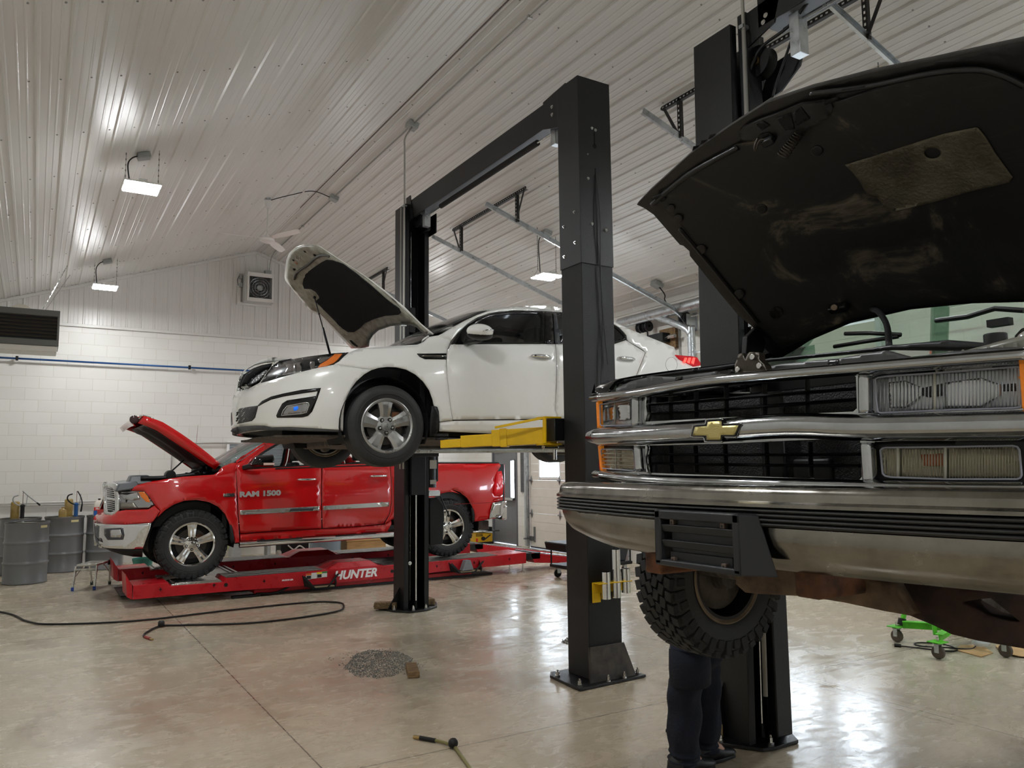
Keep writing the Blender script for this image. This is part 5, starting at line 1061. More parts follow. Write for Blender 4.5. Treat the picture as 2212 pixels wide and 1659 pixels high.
for par, w_, ins in ((pd1, d1w, r2((255, 450), (330, 372), (460, 275), (615, 185), (715, 155), (985, 145), (985, 405), (600, 425))), (pd2, d2w, r2((1112, 402), (1110, 145), (1405, 152), (1540, 225), (1650, 385)))):
    a_ = panel('window_seal', w_, rsurf, RR, M_SATIN, None, step=8, holes=[ins], mirror=RY, off=-.004); b_ = panel('side_glass', ins, rsurf, RR, M_CLEARG, None, step=9, mirror=RY, off=-.015, thick=0)
    for i_ in (0, 1): a_[i_].parent = par[i_]; b_[i_].parent = par[i_]
panel('belt_strip', r2((560, 444), (1045, 428), (1760, 402), (1770, 412), (1045, 440), (560, 458)), rsurf, RR, M_SATIN, T, step=7, mirror=RY, off=.004, thick=.006)
panel('pillar', r2((150, 395), (146, 368), (250, 298), (420, 188), (560, 96), (700, 50), (1040, 30), (1450, 36), (1560, 60), (1460, 84), (1046, 74), (700, 86), (560, 124), (420, 208), (250, 322)), rsurf, RR, M_TRED, T, step=8, mirror=RY)
panel('rocker', r2((190, 1140), (600, 1112), (1050, 1086), (1400, 1066), (1710, 1040), (1780, 995), (1785, 1030), (1740, 1112), (1400, 1135), (190, 1215)), rsurf, RR, M_TRED, T, step=8, mirror=RY, off=-.01)
cabr = r2((1772, 425), (1788, 600), (1788, 800), (1768, 930), (1712, 1034), (1785, 990), (1850, 960)) + [PXL(4.62, 10.62, .95), PXL(4.62, 10.62, 1.66)] + r2((1640, 200), (1560, 60), (1470, 90), (1630, 200))
panel('cab_corner', cabr, rsurf, RR, M_TRED, T, step=8, mirror=RY)
arc_tr = [PXL(5.33 + .50 * math.cos(a), 10.62, .75 + .50 * math.sin(a)) for a in np.linspace(math.radians(180), math.radians(70), 10)] + r3((1150, 355), (1230, 380), (1290, 430), (1330, 500), (1345, 615))
bed = [PXL(4.66, 10.62, 1.69)] + r3((1060, 148), (1540, 148), (1556, 170), (1530, 213), (1514, 300), (1503, 378), (1510, 402), (1570, 398), (1572, 445), (1495, 462), (1478, 520), (1462, 598)) + arc_tr[::-1] + [PXL(4.66, 10.62, .78)]
panel('bed_side', bed, rsurf, RR, M_TRED, T, step=9, mirror=RY)
MB().tube(path3(r3((1180, 477), (1480, 463)), rsurf, RR, off=.0005, step=6), .003, 4).build('body_crease', mat('red_shadow', (130, 6, 10), rough=.3), T)
panel('bed_rail', [PXL(4.66, 10.62, 1.715)] + r3((1060, 140), (1535, 141), (1545, 150), (1060, 150)) + [PXL(4.66, 10.62, 1.685)], rsurf, RR, M_SATIN, T, step=8, mirror=RY, off=.006)
tlr = panel('tail_lamp', r3((1530, 215), (1562, 212), (1572, 260), (1576, 340), (1570, 397), (1510, 402), (1504, 380), (1515, 300)), rsurf, RR, M_RED, T, step=5, mirror=RY, off=.008, thick=.02)
panel('lamp_segment', r3((1538, 235), (1560, 232), (1566, 300), (1545, 340), (1530, 300)), rsurf, RR, mat('pink_lens', (240, 90, 96), rough=.1), tlr[0], step=4, off=.012, thick=.003)
rb_ = r3((1492, 465), (1580, 452), (1603, 452), (1602, 500), (1588, 545), (1545, 582), (1464, 596), (1478, 520))
panel('rear_bumper', rb_, rsurf, RR, M_CHROME, T, step=6, mirror=RY, off=.02, thick=.02)
MB().box(6.40, 6.50, 10.9, 12.34, .78, 1.0).build('rear_bumper_centre', M_CHROME, T, bevel=.02)
MB().box(6.33, 6.37, 10.75, 12.49, 1.0, 1.66).build('tailgate', M_TRED, T, bevel=.01)
panel('mud_flap', r1((1165, 1010), (1182, 1012), (1200, 1100), (1205, 1150), (1180, 1160), (1168, 1120)), rsurf, RR, M_SATIN, T, step=5, mirror=RY, off=.02, thick=.03)
panel('mud_flap', r3((1322, 498), (1335, 510), (1348, 560), (1346, 615), (1328, 622)), rsurf, RR, M_SATIN, T, step=5, mirror=RY, off=.01, thick=.03)
# badges, strips, handles
M_ALU = mat('brushed_strip', (186, 186, 182), rough=.25, metal=.9)
for pl in (((188, 890), (1026, 846), (1026, 892), (188, 938)), ((1066, 844), (1760, 802), (1760, 848), (1066, 888))): panel('door_strip', r2(*pl), rsurf, RR, M_ALU, T, step=8, off=.012, thick=.014, mirror=RY, bevel=.003)
panel('strip_lettering', r2((722, 872), (778, 868), (968, 860), (958, 886), (770, 897), (706, 903)), rsurf, RR, mat('strip_dark', (66, 68, 74), rough=.3), T, step=5, off=.014, thick=.002)
def rtext(cx_, cy_, s, size, m_, sxx, bold=.0):
    p = hit([(cx_, cy_)], rsurf, *RR, off=.018)[0]; q = hit([(cx_ + 20, cy_ - .9)], rsurf, *RR, off=.018)[0]
    return text3('badge_lettering', s, size, frame_m(p, q - p, (0, 0, 1)), m_, T, depth=.004, bold=bold, sx=sxx)
rtext(*r2((402, 716))[0], 'RAM 1500', .092, mat('badge_silver', (205, 205, 205), rough=.35, metal=.6), 1.33, .005); 
panel('engine_badge', r2((14, 716), (128, 712), (128, 746), (14, 750)), rsurf, RR, mat('badge_dark', (70, 70, 72), rough=.4), T, step=5, off=.004, thick=.004)
rtext(*r2((71, 726))[0], 'HEMI', .045, M_CHROME, 1.4, .002)
def rhandle(pa, pb, par):
    a = hit([pa], rsurf, *RR)[0]; b = hit([pb], rsurf, *RR)[0]; n_ = np.array((0, -1, 0))
    MB().tube(cr([a, a + n_ * .035 + (b - a) * .12, a + n_ * .045 + (b - a) * .5, b + n_ * .035 - (b - a) * .12, b], 5), .016, 10).build('door_handle', M_CHROME, par, smooth=True)
rhandle(r2((798, 566))[0], r2((985, 562))[0], pd1[0]); rhandle(r2((1562, 530))[0], r2((1730, 526))[0], pd2[0])
# mirror
for sd in (1, -1):
    yy = lambda y: y if sd == 1 else 2 * RY - y
    a = oY(537, 982, 10.42); b = oY(587, 1010, 10.42)
    mh = MB().loft([[(a[0] + .02, yy(10.50), b[2] + .03), (b[0] - .02, yy(10.46), b[2] + .02), (b[0] - .02, yy(10.46), a[2] - .01), (a[0] + .10, yy(10.50), a[2] - .03)], [(a[0] + .0, yy(10.36), b[2] + .02), (b[0], yy(10.32), b[2]), (b[0], yy(10.32), a[2]), (a[0] + .07, yy(10.36), a[2] - .02)], [(a[0] + .05, yy(10.27), b[2] + .05), (b[0] - .01, yy(10.25), b[2] + .03), (b[0] - .01, yy(10.25), a[2] - .03), (a[0] + .12, yy(10.27), a[2] - .05)]]).build('door_mirror', M_GBLK, T, bevel=.03, bseg=4)
    MB().bar((a[0] + .0, yy(10.66), b[2] + .0), (a[0] + .15, yy(10.45), b[2] + .05), .08, .06).build('mirror_arm', M_SATIN, mh, bevel=.01)
    MB().box(a[0] + .15, b[0] - .01, min(yy(10.245), yy(10.26)), max(yy(10.245), yy(10.26)), b[2] + .03, b[2] + .06).build('mirror_signal', mat('pale_lens', (225, 190, 180), rough=.1), mh, bevel=.004)
# running board
for sd in (1, -1):
    y = 10.50 if sd == 1 else 2 * RY - 10.50
    a = oY(517, 1177, 10.5); b = oY(858, 1155, 10.5)
    t_ = MB().cyl((a[0], y, a[2]), (b[0] + .35, y, b[2] + .01), .038, 16).build('side_step', M_CHROME, T, smooth=40)
    for f0, f1 in ((.10, .37), (.58, .85)):
        p = a + (b - a) * f0; q = a + (b - a) * f1; MB().bar((p[0], y, p[2] + .036), (q[0], y, q[2] + .036), .06, .012).build('step_pad', M_SATIN, t_, bevel=.004)
    for f0 in (.15, .8): p = a + (b - a) * f0; MB().bar((p[0], y, p[2] - .0), (p[0], RY + (y - RY) * .75, p[2] + .06), .05, .02).build('step_bracket', M_SATIN, t_)
# glass, roof, interior, chassis
def rshell(nm, pts, m_, wts, solid=.006):
    mb = MB(); us = list(range(len(pts))); mb.grid(lambda u, v: (pts[u][0] + .10 * v * v * (1 if nm == 'windscreen' else 0), RY + v * wts[u], pts[u][1] - .03 * v * v), us, list(np.linspace(-1, 1, 13))); return mb.build(nm, m_, T, smooth=True, solid=solid)
wb_ = hit(r1((1100, 540)), rsurf, *RR)[0]
rshell('windscreen', [(2.02, 1.67), (2.3, 1.85), (2.58, 2.02), (2.83, 2.13)], mat('screen_glass', (120, 140, 134), rough=.03, alpha=.35), [.86, .82, .77, .72])
rshell('roof', [(2.83, 2.13), (3.1, 2.185), (3.6, 2.2), (4.1, 2.185), (4.5, 2.12)], M_TRED, [.72, .70, .70, .71, .73]); rshell('rear_glass', [(4.5, 2.12), (4.56, 1.9), (4.62, 1.68)], M_CLEARG, [.73, .80, .85])
MB().box(1.98, 2.2, 10.8, 12.44, 1.58, 1.64).build('cowl', M_SATIN, T, bevel=.02)
MB().box(2.2, 4.6, 10.72, 12.52, .74, .80).box(4.58, 4.63, 10.72, 12.52, .74, 1.66).box(2.1, 2.16, 10.72, 12.52, .7, 1.62).build('cab_floor', M_SATIN, T)
MB().box(2.2, 2.5, 10.75, 12.5, 1.35, 1.62).build('dashboard', M_SATIN, T, bevel=.05)
MB().tube([(2.75 + .06 * math.cos(a), 11.15 + .19 * math.sin(a), 1.60 + .18 * math.cos(a)) for a in np.linspace(0, 6.28, 25)[:-1]], .015, 8, closed=True).build('steering_wheel', M_SATIN, T, smooth=True)
for x, y in ((3.2, 11.15), (3.2, 12.1), (4.2, 11.15), (4.2, 12.1)):
    s_ = MB().loft([[(x, y - .24, 1.1), (x + .16, y - .24, 1.1), (x + .16, y + .24, 1.1), (x, y + .24, 1.1)], [(x + .14, y - .21, 1.72), (x + .25, y - .21, 1.72), (x + .25, y + .21, 1.72), (x + .14, y + .21, 1.72)]]).box(x - .4, x + .1, y - .24, y + .24, .98, 1.12).build('seat', M_SEATG, T, bevel=.04)
    MB().obox((x + .22, y, 1.82), (.1, .26, .16)).build('headrest', M_SEATG, s_, bevel=.03)
MB().box(4.66, 6.34, 10.72, 10.78, .98, 1.66).box(4.66, 6.34, 12.46, 12.52, .98, 1.66).box(4.66, 4.70, 10.72, 12.52, .98, 1.66).box(4.66, 6.34, 10.72, 12.52, .94, .98).build('bed_box', M_SATIN, T)
MB().box(.95, 6.3, 11.15, 11.27, .62, .76).box(.95, 6.3, 11.97, 12.09, .62, .76).build('frame_rail', M_UNDER, T, bevel=.01)
MB().cyl((5.33, 10.9, .72), (5.33, 12.34, .72), .05, 16).ico((5.33, 11.62, .72), .16).build('rear_axle', M_UNDER, T, smooth=True); MB().cyl((1.76, 10.95, .68), (1.76, 12.3, .68), .04, 12).build('front_axle', M_UNDER, T, smooth=True)
MB().cyl((3.6, 12.0, .66), (5.9, 12.1, .7), .04, 12).build('exhaust', M_GALV, T, smooth=True)
for xx, zc in ((1.74, .72), (5.33, .76)):
    for sd in (-1, 1):
        yc = RY + sd * .985; prof = [(xx + .51 * math.cos(a), zc + .50 * math.sin(a)) for a in np.linspace(math.radians(-12), math.radians(192), 24)]
        MB().loft([[(x, yc - sd * .02, z) for x, z in prof], [(x, yc - sd * .42, z) for x, z in prof]], closed=False, cap=False).add([(x, yc - sd * .42, z) for x, z in prof], [tuple(range(24))]).build('wheel_liner', mat('liner_black', (12, 12, 13), rough=.8), T)
wheel(T, (1.745, 10.81, .688), .425, .268, .28, -1, 'ram', rot=.02, tread=34); wheel(T, (5.335, 10.81, .722), .425, .268, .28, -1, 'ram', rot=.0, tread=34)
wheel(T, (1.745, 12.43, .688), .425, .268, .28, 1, 'ram', tread=34); wheel(T, (5.335, 12.43, .722), .425, .268, .28, 1, 'ram', tread=34)
# engine bay clutter under the open bonnet
eb = MB().box(.98, 2.0, 10.85, 12.4, .9, 1.30).build('engine_bay', M_SATIN, T, bevel=.02)
a = oY(250, 1046, 11.0); M_GPL = mat('grey_plastic', (92, 94, 98), rough=.35)
MB().loft([[(.86, 10.82, 1.36), (1.12, 10.82, 1.40), (1.12, 12.4, 1.40), (.86, 12.4, 1.36)], [(.90, 10.84, 1.46), (1.10, 10.84, 1.49), (1.10, 12.4, 1.49), (.90, 12.4, 1.46)]]).build('radiator_cover', M_GPL, T, bevel=.015)
MB().loft([[(1.0, 10.92, 1.44), (1.3, 10.92, 1.44), (1.3, 11.3, 1.44), (1.0, 11.3, 1.44)], [(1.04, 10.98, 1.56), (1.25, 10.98, 1.56), (1.25, 11.25, 1.56), (1.04, 11.25, 1.56)]]).build('battery_cover', M_GPL, T, bevel=.02)
MB().tube(cr([(1.15, 10.95, 1.52), (1.4, 10.95, 1.52), (1.7, 10.92, 1.55), (1.95, 10.9, 1.58)], 5), .03, 10).build('intake_hose', M_SATIN, T, smooth=True)
c_ = oY(367, 1026, 11.0); MB().cyl((c_[0], 10.9, c_[2]), (c_[0], 11.1, c_[2]), .06, 20).build('fluid_cap', M_SATIN, T, bevel=.01)
mb = MB()
for k in range(14): mb.obox((c_[0] + .25 + .045 * k, 10.9 + random.uniform(0, .3), 1.56 + .009 * k + random.uniform(-.03, .05)), (.10, .12, .07), Matrix.Rotation(random.uniform(-.6, .6), 3, 'Y') @ Matrix.Rotation(random.uniform(-1, 1), 3, 'Z'))
mb.build('wiring_loom', M_SATIN, T, bevel=.01)
# bonnet
RH = np.array((2.07, RY, 1.70)); rd_ = np.array((-.815, 0, .58)); rn_ = np.array((.58, 0, .815))
def rhp(l, v, h=0.0):
    w = .845 - .02 * l; nose = -.06 * max(0, l - .9) / .25; bul = .05 * (1 - v * v) + .03 * math.sin(min(1, l / 1.1) * math.pi) + nose
    q = RH + rd_ * l + rn_ * (bul + h); return (q[0], RY + v * w, q[2])
ls = list(np.linspace(0, 1.10, 16)); vs_ = list(np.linspace(-1, 1, 17))
bn2 = MB().grid(lambda l, v: rhp(l, v), ls, vs_).build('bonnet', M_TRED, T, smooth=True, solid=.012)
for v in (-1, 1):
    MB().loft([[rhp(l, v, 0), rhp(l, v * .985, -.105 - .03 * math.sin(l * 2.6))] for l in ls], closed=False, cap=False).build('bonnet_side', M_TRED, bn2, smooth=True, solid=.012)
MB().grid(lambda l, v: rhp(l, v * .97, -.085 - .04 * math.cos(v * 7) * (1 if .15 < l < 1 else 0) - .05 * (1 - v * v)), ls[:-1], vs_).build('bonnet_liner', mat('dark_liner', (62, 12, 16), rough=.5, col2=(18, 10, 10), scale=3), bn2, smooth=True, solid=.012)
MB().loft([[rhp(1.10, v, 0), rhp(1.16, v * .97, -.05), rhp(1.17, v * .95, -.13), rhp(1.10, v * .95, -.17)] for v in np.linspace(-1, 1, 13)], closed=False, cap=False).build('bonnet_lip', M_TRED, bn2, smooth=True, solid=.012)
MB().loft([[rhp(.99, v, .012), rhp(1.06, v, .014), rhp(1.12, v, .008), rhp(1.15, v, -.02)] for v in np.linspace(-1.0, -.90, 4)], closed=False, cap=False).build('chrome_nose', M_CHROME, bn2, smooth=True, solid=.02)
p = rhp(1.17, -.9, -.10); MB().ico((p[0] + .01, p[1] - .06, p[2] - .0), .055, 1, .5, 1).build('bonnet_bulb', mat('smoked', (60, 40, 40), rough=.15), bn2, smooth=True)
for (xa, ya), (xb, yb), yv_ in (((366, 1022), (397, 994), 11.0), ((420, 1014), (437, 990), 12.2)):
    MB().cyl(oY(xa, ya, yv_), oY(xb, yb, yv_), .010, 8).build('bonnet_strut', M_SATIN, bn2, smooth=True)
MB().cyl((2.0, 12.3, 1.6), tuple(oY(427.5, 918, 12.3)), .003, 6).build('aerial', M_STEEL, T)
# ================================================================ dark pickup with chrome front, raised in the right foreground
GX, GY = 2.0, 1.952
def gsurf(P): return (GX + .175 * (np.abs(P[:, 1] - GY) / .9) ** 1.35) - P[:, 0]
GR = (1.2, 5.0)
def plane(ax, v):
    return (lambda P: v - P[:, 0]) if ax == 0 else (lambda P: v - P[:, 1])
G = thing('pickup_truck', (3.5, GY, 1.2), 'dark pickup with chrome grille and gold badge, raised in the foreground with its hood up', 'truck')
M_BLKP = mat('black_car_paint', (10, 10, 12), rough=.12, coat=1.0)
M_CHR2 = mat('worn_chrome', (176, 178, 180), rough=.10, metal=1.0, rvar=.07, scale=14, bump=.03, bscale=18, var=.10)
M_CHDIRT = mat('dusty_chrome', (138, 134, 126), rough=.2, metal=1.0, rvar=.12, scale=7, var=.25, bump=.04, bscale=30)
M_AMB2 = mat('amber_marker', (214, 112, 20), rough=.25, emit=(.9, .3, .02), estr=.08)
c4 = lambda *p: Z_(1240, 780, .18083, *p); c5 = lambda *p: Z_(1560, 600, .29476, *p); c6 = lambda *p: Z_(1800, 740, .20498, *p); c7 = lambda *p: Z_(1200, 1000, .22604, *p); ch = lambda *p: Z_(1360, 60, .43403, *p)
def esweep(mb, path, ry, rx, seg=18, closed_ends=True, dirx=(-1, 0, 0)):
    """elliptic section swept along a path: ry up, rx outward"""
    pts = [np.array(p, float) for p in path]; n = len(pts); rings = []
    rys = ry if isinstance(ry, (list, tuple, np.ndarray)) else [ry] * n; rxs = rx if isinstance(rx, (list, tuple, np.ndarray)) else [rx] * n
    for i, p in enumerate(pts):
        t = pts[min(i + 1, n - 1)] - pts[max(i - 1, 0)]; t /= np.linalg.norm(t); o = np.array(dirx, float); o = o - t * (o @ t); o /= np.linalg.norm(o); u = np.cross(t, o)
        if abs(u[2]) > 1e-6 and u[2] < 0: u = -u
        rings.append([tuple(p + o * rxs[i] * math.cos(a) + u * rys[i] * math.sin(a)) for a in np.linspace(0, 2 * math.pi, seg + 1)[:-1]])
    return mb.loft(rings)
# grille shell: flat chrome web with openings, then rounded bars on top
outer = c4((285, 415), (740, 330), (1300, 240), (1680, 185)) + c5((400, 690), (1000, 640), (1500, 600), (2000, 562)) + [(2240, 760), (2240, 1068)] + c6((1000, 1590), (0, 1558)) + c4((1730, 1500), (1100, 1478), (700, 1450), (310, 1390), (300, 1330), (285, 1010), (262, 1000), (245, 905), (275, 800), (275, 480))
h1_ = c4((285, 488), (690, 425), (700, 785), (400, 800), (300, 805)); h2_ = [(1393.7, 858), (1470, 847), (1547, 836), (1640, 823), (1740, 814), (1836, 806.5), (1849, 814), (1851, 882), (1843, 889), (1700, 896), (1560, 902), (1470, 907), (1393.7, 911)]
h3_ = c6((400, 350), (430, 335), (1100, 270), (1960, 210)) + [(2232, 781), (2232, 879)] + c6((2010, 690), (1200, 722), (440, 757), (410, 740)); h4_ = [(1393.7, 962.8), (1480, 960.5), (1565.5, 958.2), (1700, 952), (1845, 946), (1858, 953), (1862, 1030), (1855, 1038), (1700, 1032), (1562, 1026.6), (1470, 1024), (1396, 1021)]
h5_ = [(1296, 963), (1369, 963), (1375.6, 1018.5), (1301, 1017.5)]; h6_ = c6((420, 1060), (440, 1045), (1200, 1032), (2010, 1025)) + [(2232, 950), (2232, 1046.5)] + c6((2010, 1495), (1200, 1482), (480, 1470), (455, 1440))
panel('grille_shell', outer, gsurf, GR, M_CHR2, G, step=9, holes=[h1_, h2_, h3_, h4_, h5_, h6_], thick=.05, off=.0, bevel=.006)
def band(nm, pts, ry, rx, off=.02, m_=M_CHR2):
    P3 = hit([tuple(p) for p in cr(pts, 6)], gsurf, *GR, off=off); return esweep(MB(), list(P3), ry, rx).build(nm, m_, G, smooth=True)
band('grille_bar', [(1284, 943)] + c4((700, 888), (1200, 858), (1660, 835)) + c5((500, 1085)) + c6((430, 897), (2010, 872)) + [(2240, 917)], [.030] + [.040] * 50, .045, .012)
g2 = bpy.data.objects[-1] if False else None
band('grille_bar', [(1289, 860)] + c4((850, 372), (1300, 295), (1680, 238)) + c5((400, 718), (1000, 668), (1500, 628)) + [(2240, 767)], .020, .038, .012)
band('grille_bar', c4((300, 1352), (870, 1412), (1730, 1446)) + c6((400, 1520), (1200, 1540)) + [(2240, 1058)], .020, .038, .012)
for a, b, w in ((c4((762, 440)), c4((762, 780)), .020), (c4((785, 1020)), c4((805, 1320)), .020), (c6((345, 350)), c6((350, 745)), .018), (c6((368, 1055)), (c6((395, 1470))), .018)):
    P3 = hit(resample([a[0], b[0]], 8, False), gsurf, *GR, off=.008); mb = MB(); esweep(mb, list(P3), w, .028, dirx=(-1, 0, 0)); mb.build('grille_post', M_CHR2, G, smooth=True)
# blades behind the openings, radiator
def blade(pts, off=-.055):
    P3 = hit([tuple(p) for p in cr(pts, 8)], gsurf, *GR, off=off); return esweep(MB(), list(P3), .006, .026).build('grille_blade', M_GBLK, G, smooth=35)
blade([c4((845, 526))[0], c4((1500, 480))[0], c4((2212, 420))[0], c5((980, 812))[0]]); blade([c4((845, 633))[0], c4((1500, 600))[0], c4((2212, 547))[0], c5((980, 893))[0]])
blade([c4((845, 1108))[0], c4((1500, 1116))[0], (1710, 982), (1859, 981)]); blade([c4((845, 1218))[0], c4((1500, 1232))[0], (1710, 1005), (1861, 1006)])
for pl in (((1449, 856), (1449, 905)), ((1504, 845), (1504, 902)), ((1569, 836), (1569, 900)), ((1652, 830), (1652, 897)), ((1744, 820), (1744, 893)), ((1449, 963), (1451, 1020)), ((1502, 963), (1505, 1021)), ((1566, 960), (1569, 1023)), ((1655, 957), (1658, 1028)), ((1750, 955), (1752, 1030))):
    P3 = hit(resample(pl, 10, False), gsurf, *GR, off=-.065); esweep(MB(), list(P3), .003, .012).build('grille_rib', M_SATIN, G)
MB().box(2.26, 2.29, 1.15, 2.76, 1.44, 1.86).build('radiator', mat('radiator_fins', (16, 17, 18), rough=.5, bump=.8, bscale=160), G)
MB().box(2.22, 2.24, 1.85, 1.95, 1.45, 1.86).box(2.20, 2.23, 1.65, 1.80, 1.5, 1.62).build('radiator_brace', M_SATIN, G, bevel=.01)
# lamps
def lampglass(nm, pl, m_base, ribs_n, ribm, dividers=(), lensm=None, depth=-.05, bulbs=()):
    base = panel(nm, pl, gsurf, GR, m_base, G, step=7, off=depth, thick=.01)[0]
    for pp, mm in bulbs: panel('reflector_bowl', pp, gsurf, GR, mm, base, step=5, off=depth + .012, thick=.004)
    A = np.array(pl); x0, x1 = A[:, 0].min(), A[:, 0].max(); mb = MB(); 
    if ribs_n:
        for x in np.linspace(x0 + 3, x1 - 3, ribs_n):
            col = [(x, y) for y in np.arange(A[:, 1].min(), A[:, 1].max(), 1.5)]; ins = inside(np.array(col), pl); col = [c for c, q in zip(col, ins) if q]
            if len(col) > 4: mb.tube(hit([col[1], col[len(col) // 2], col[-2]], gsurf, *GR, off=-.003), .0018, 5)
        mb.build('lens_fluting', ribm, base, smooth=True)
    for x in dividers:
        col = [(x, y) for y in np.arange(A[:, 1].min(), A[:, 1].max(), 1.5)]; ins = inside(np.array(col), pl); col = [c for c, q in zip(col, ins) if q]
        if len(col) > 4: MB().tube(hit([col[0], col[-1]], gsurf, *GR, off=.0), .004, 6).build('lens_divider', mat('lens_edge', (190, 186, 170), rough=.2), base, smooth=True)
    panel('lamp_lens', pl, gsurf, GR, lensm or M_LENS, base, step=8, off=.004, thick=.003)
    r_ = MB().tube(path3(pl, gsurf, GR, off=.001, step=6, closed=True), .003, 6, closed=True).build('lamp_rim', mat('clear_rim', (150, 150, 160), rough=.15), base, smooth=True); return base
M_FLUTE = mat('glass_flute', (210, 214, 220), rough=.08, metal=.7); M_FLUTE2 = mat('glass_flute_warm', (190, 184, 160), rough=.1, metal=.5)
M_SIL = mat('silvered', (225, 228, 232), rough=.28, metal=.9, bump=.25, bscale=45)
HR_ = c6((445, 385), (470, 370), (560, 357), (1060, 322), (1900, 258), (1960, 258), (1985, 300), (1992, 640), (1975, 680), (1900, 690), (1100, 716), (500, 742), (470, 730), (450, 600))
lampglass('headlamp', HR_, M_SIL, 40, M_FLUTE, (c6((1068, 0))[0][0],), bulbs=[(c6((580, 420), (760, 400), (930, 470), (930, 560), (760, 690), (590, 690)), M_CHROME), (c6((1180, 420), (1560, 370), (1760, 440), (1760, 560), (1560, 680), (1180, 690)), M_CHROME), (c6((930, 480), (1150, 430), (1155, 560), (1000, 580), (920, 550)), mat('bulb_dark', (60, 60, 56), rough=.4)), (c6((1790, 440), (1920, 430), (1925, 510), (1790, 515)), mat('bulb_dark', (60, 60, 56)))])
HL_ = c4((310, 520), (500, 485), (680, 455), (692, 480), (694, 752), (680, 765), (330, 772), (316, 755))
lampglass('headlamp', HL_, M_SIL, 0, M_FLUTE, (c4((490, 0))[0][0],), bulbs=[(c4((370, 560), (480, 530), (480, 700), (380, 720)), M_CHROME), (c4((520, 520), (660, 490), (665, 700), (530, 720)), M_CHROME)])
SR_ = c6((497, 1135), (520, 1115), (560, 1108), (1200, 1100), (1890, 1088), (1940, 1100), (1962, 1135), (1985, 1395), (1970, 1425), (1940, 1440), (1200, 1440), (600, 1418), (545, 1405), (520, 1380))
panel('signal_frame', h6_, gsurf, GR, M_SATIN, G, step=9, off=-.02, thick=.02)
M_WARMR = mat('warm_reflector', (176, 168, 142), rough=.22, metal=.9, bump=.5, bscale=30)
lampglass('signal_lamp', SR_, M_WARMR, 48, M_FLUTE2, (c6((680, 0))[0][0], c6((1180, 0))[0][0]), depth=-.015, bulbs=[(c6((920, 1180), (1160, 1170), (1160, 1300), (950, 1300)), mat('amber_bulb', (150, 78, 30), rough=.3))])
SL_ = c4((322, 1070), (335, 1052), (690, 1055), (712, 1075), (727, 1290), (710, 1310), (345, 1282), (332, 1270))
panel('signal_frame', h5_, gsurf, GR, M_SATIN, G, step=9, off=-.02, thick=.02)
sl_ = lampglass('signal_lamp', SL_, M_WARMR, 0, M_FLUTE2, (c4((500, 0))[0][0],), depth=-.012)
for y in (1110, 1155, 1200, 1245): MB().tube(path3(c4((325, y - 8), (720, y + 2)), gsurf, GR, off=-.002, step=8), .003, 6).build('lens_fluting', M_FLUTE2, sl_, smooth=True)
for hh in (h3_, h1_): panel('lamp_bucket', hh, gsurf, GR, M_SATIN, G, step=10, off=-.07, thick=.01)
for pl in (c4((262, 490), (292, 488), (300, 795), (276, 800)), c4((284, 1012), (308, 1012), (340, 1314), (312, 1312))): panel('side_marker', pl, gsurf, GR, M_AMB2, G, step=6, off=.004, thick=.02)
panel('side_marker', c6((1958, 212), (2010, 206)) + [(2238, 778), (2238, 880)] + c6((2010, 702), (1992, 690)), gsurf, GR, M_AMB2, G, step=8, off=.006, thick=.02)
# badge
bo = c4((1398, 900), (1432, 772), (1574, 766), (1583, 708), (1768, 700), (1772, 762), (1985, 750), (1928, 900), (1775, 897), (1762, 957), (1572, 957), (1560, 900)); bi = c4((1414, 890), (1444, 788), (1588, 778), (1596, 726), (1754, 716), (1760, 775), (1960, 768), (1915, 882), (1752, 882), (1746, 940), (1584, 940), (1580, 890))
bd = panel('badge', bo, gsurf, GR, M_GBLK, G, step=7, off=.064, thick=.02, bevel=.002)[0]
panel('badge_face', bi, gsurf, GR, mat('brushed_gold', (196, 182, 122), rough=.28, metal=.9, stretch=(1, 1, 8), bump=.2, bscale=60), bd, step=7, off=.067, thick=.003)
MB().tube(path3(c4((1392, 905), (1428, 762), (1572, 756), (1580, 698), (1778, 690), (1780, 752), (1998, 740), (1936, 908), (1782, 905), (1770, 965), (1565, 965), (1555, 908)), gsurf, GR, off=.055, step=5, closed=True), .004, 6, closed=True).build('badge_rim', M_CHR2, bd, smooth=True)
# bumper
def bplan(t, o):
    """t in -1..1 along the bumper, o outward offset"""
    B_ = .975 if t > 0 else 1.06; y = GY + B_ * t; a = abs(t); x = 1.87 + .13 * (a * B_ / .975) ** 1.6
    if a > .93: k = (a - .93) / .07; x += .10 * k * k; y = GY + math.copysign(B_ * .93 + B_ * .07 * (1 - (1 - k) ** 2) * .8, t)
    nx, ny = -1.0, math.copysign(.25 * a + (.9 * max(0, a - .93) / .07), t); l = math.hypot(nx, ny); return x + nx / l * o, y + ny / l * o
ts_ = sorted(set(list(np.round(np.linspace(-1, 1, 41), 4)) + [-.975, -.95, .95, .975, .985, -.985]))
def bsweep(nm, prof, m_, par=G, smooth=30, t0=-1, t1=1, lift=0.0):
    rings = []
    for t in ts_:
        if t < t0 or t > t1: continue
        k = max(0, (abs(t) - .55) / .45) ** 1.5
        rings.append([(*bplan(t, o), z + (lift * k if z < 1.40 and t > 0 else 0)) for o, z in prof])
    return MB().loft(rings, closed=True).build(nm, m_, par, smooth=smooth)
arcp = lambda c0, c1, r, a0, a1, n: [(c0 + r * math.cos(math.radians(a)), c1 + r * math.sin(math.radians(a))) for a in np.linspace(a0, a1, n)]
top_ = [(-.13, 1.49), (-.13, 1.535), (-.06, 1.538)] + arcp(-.03, 1.50, .036, 80, 0, 6) + [(.008, 1.492), (.020, 1.484), (.020, 1.474), (.0, 1.470)]
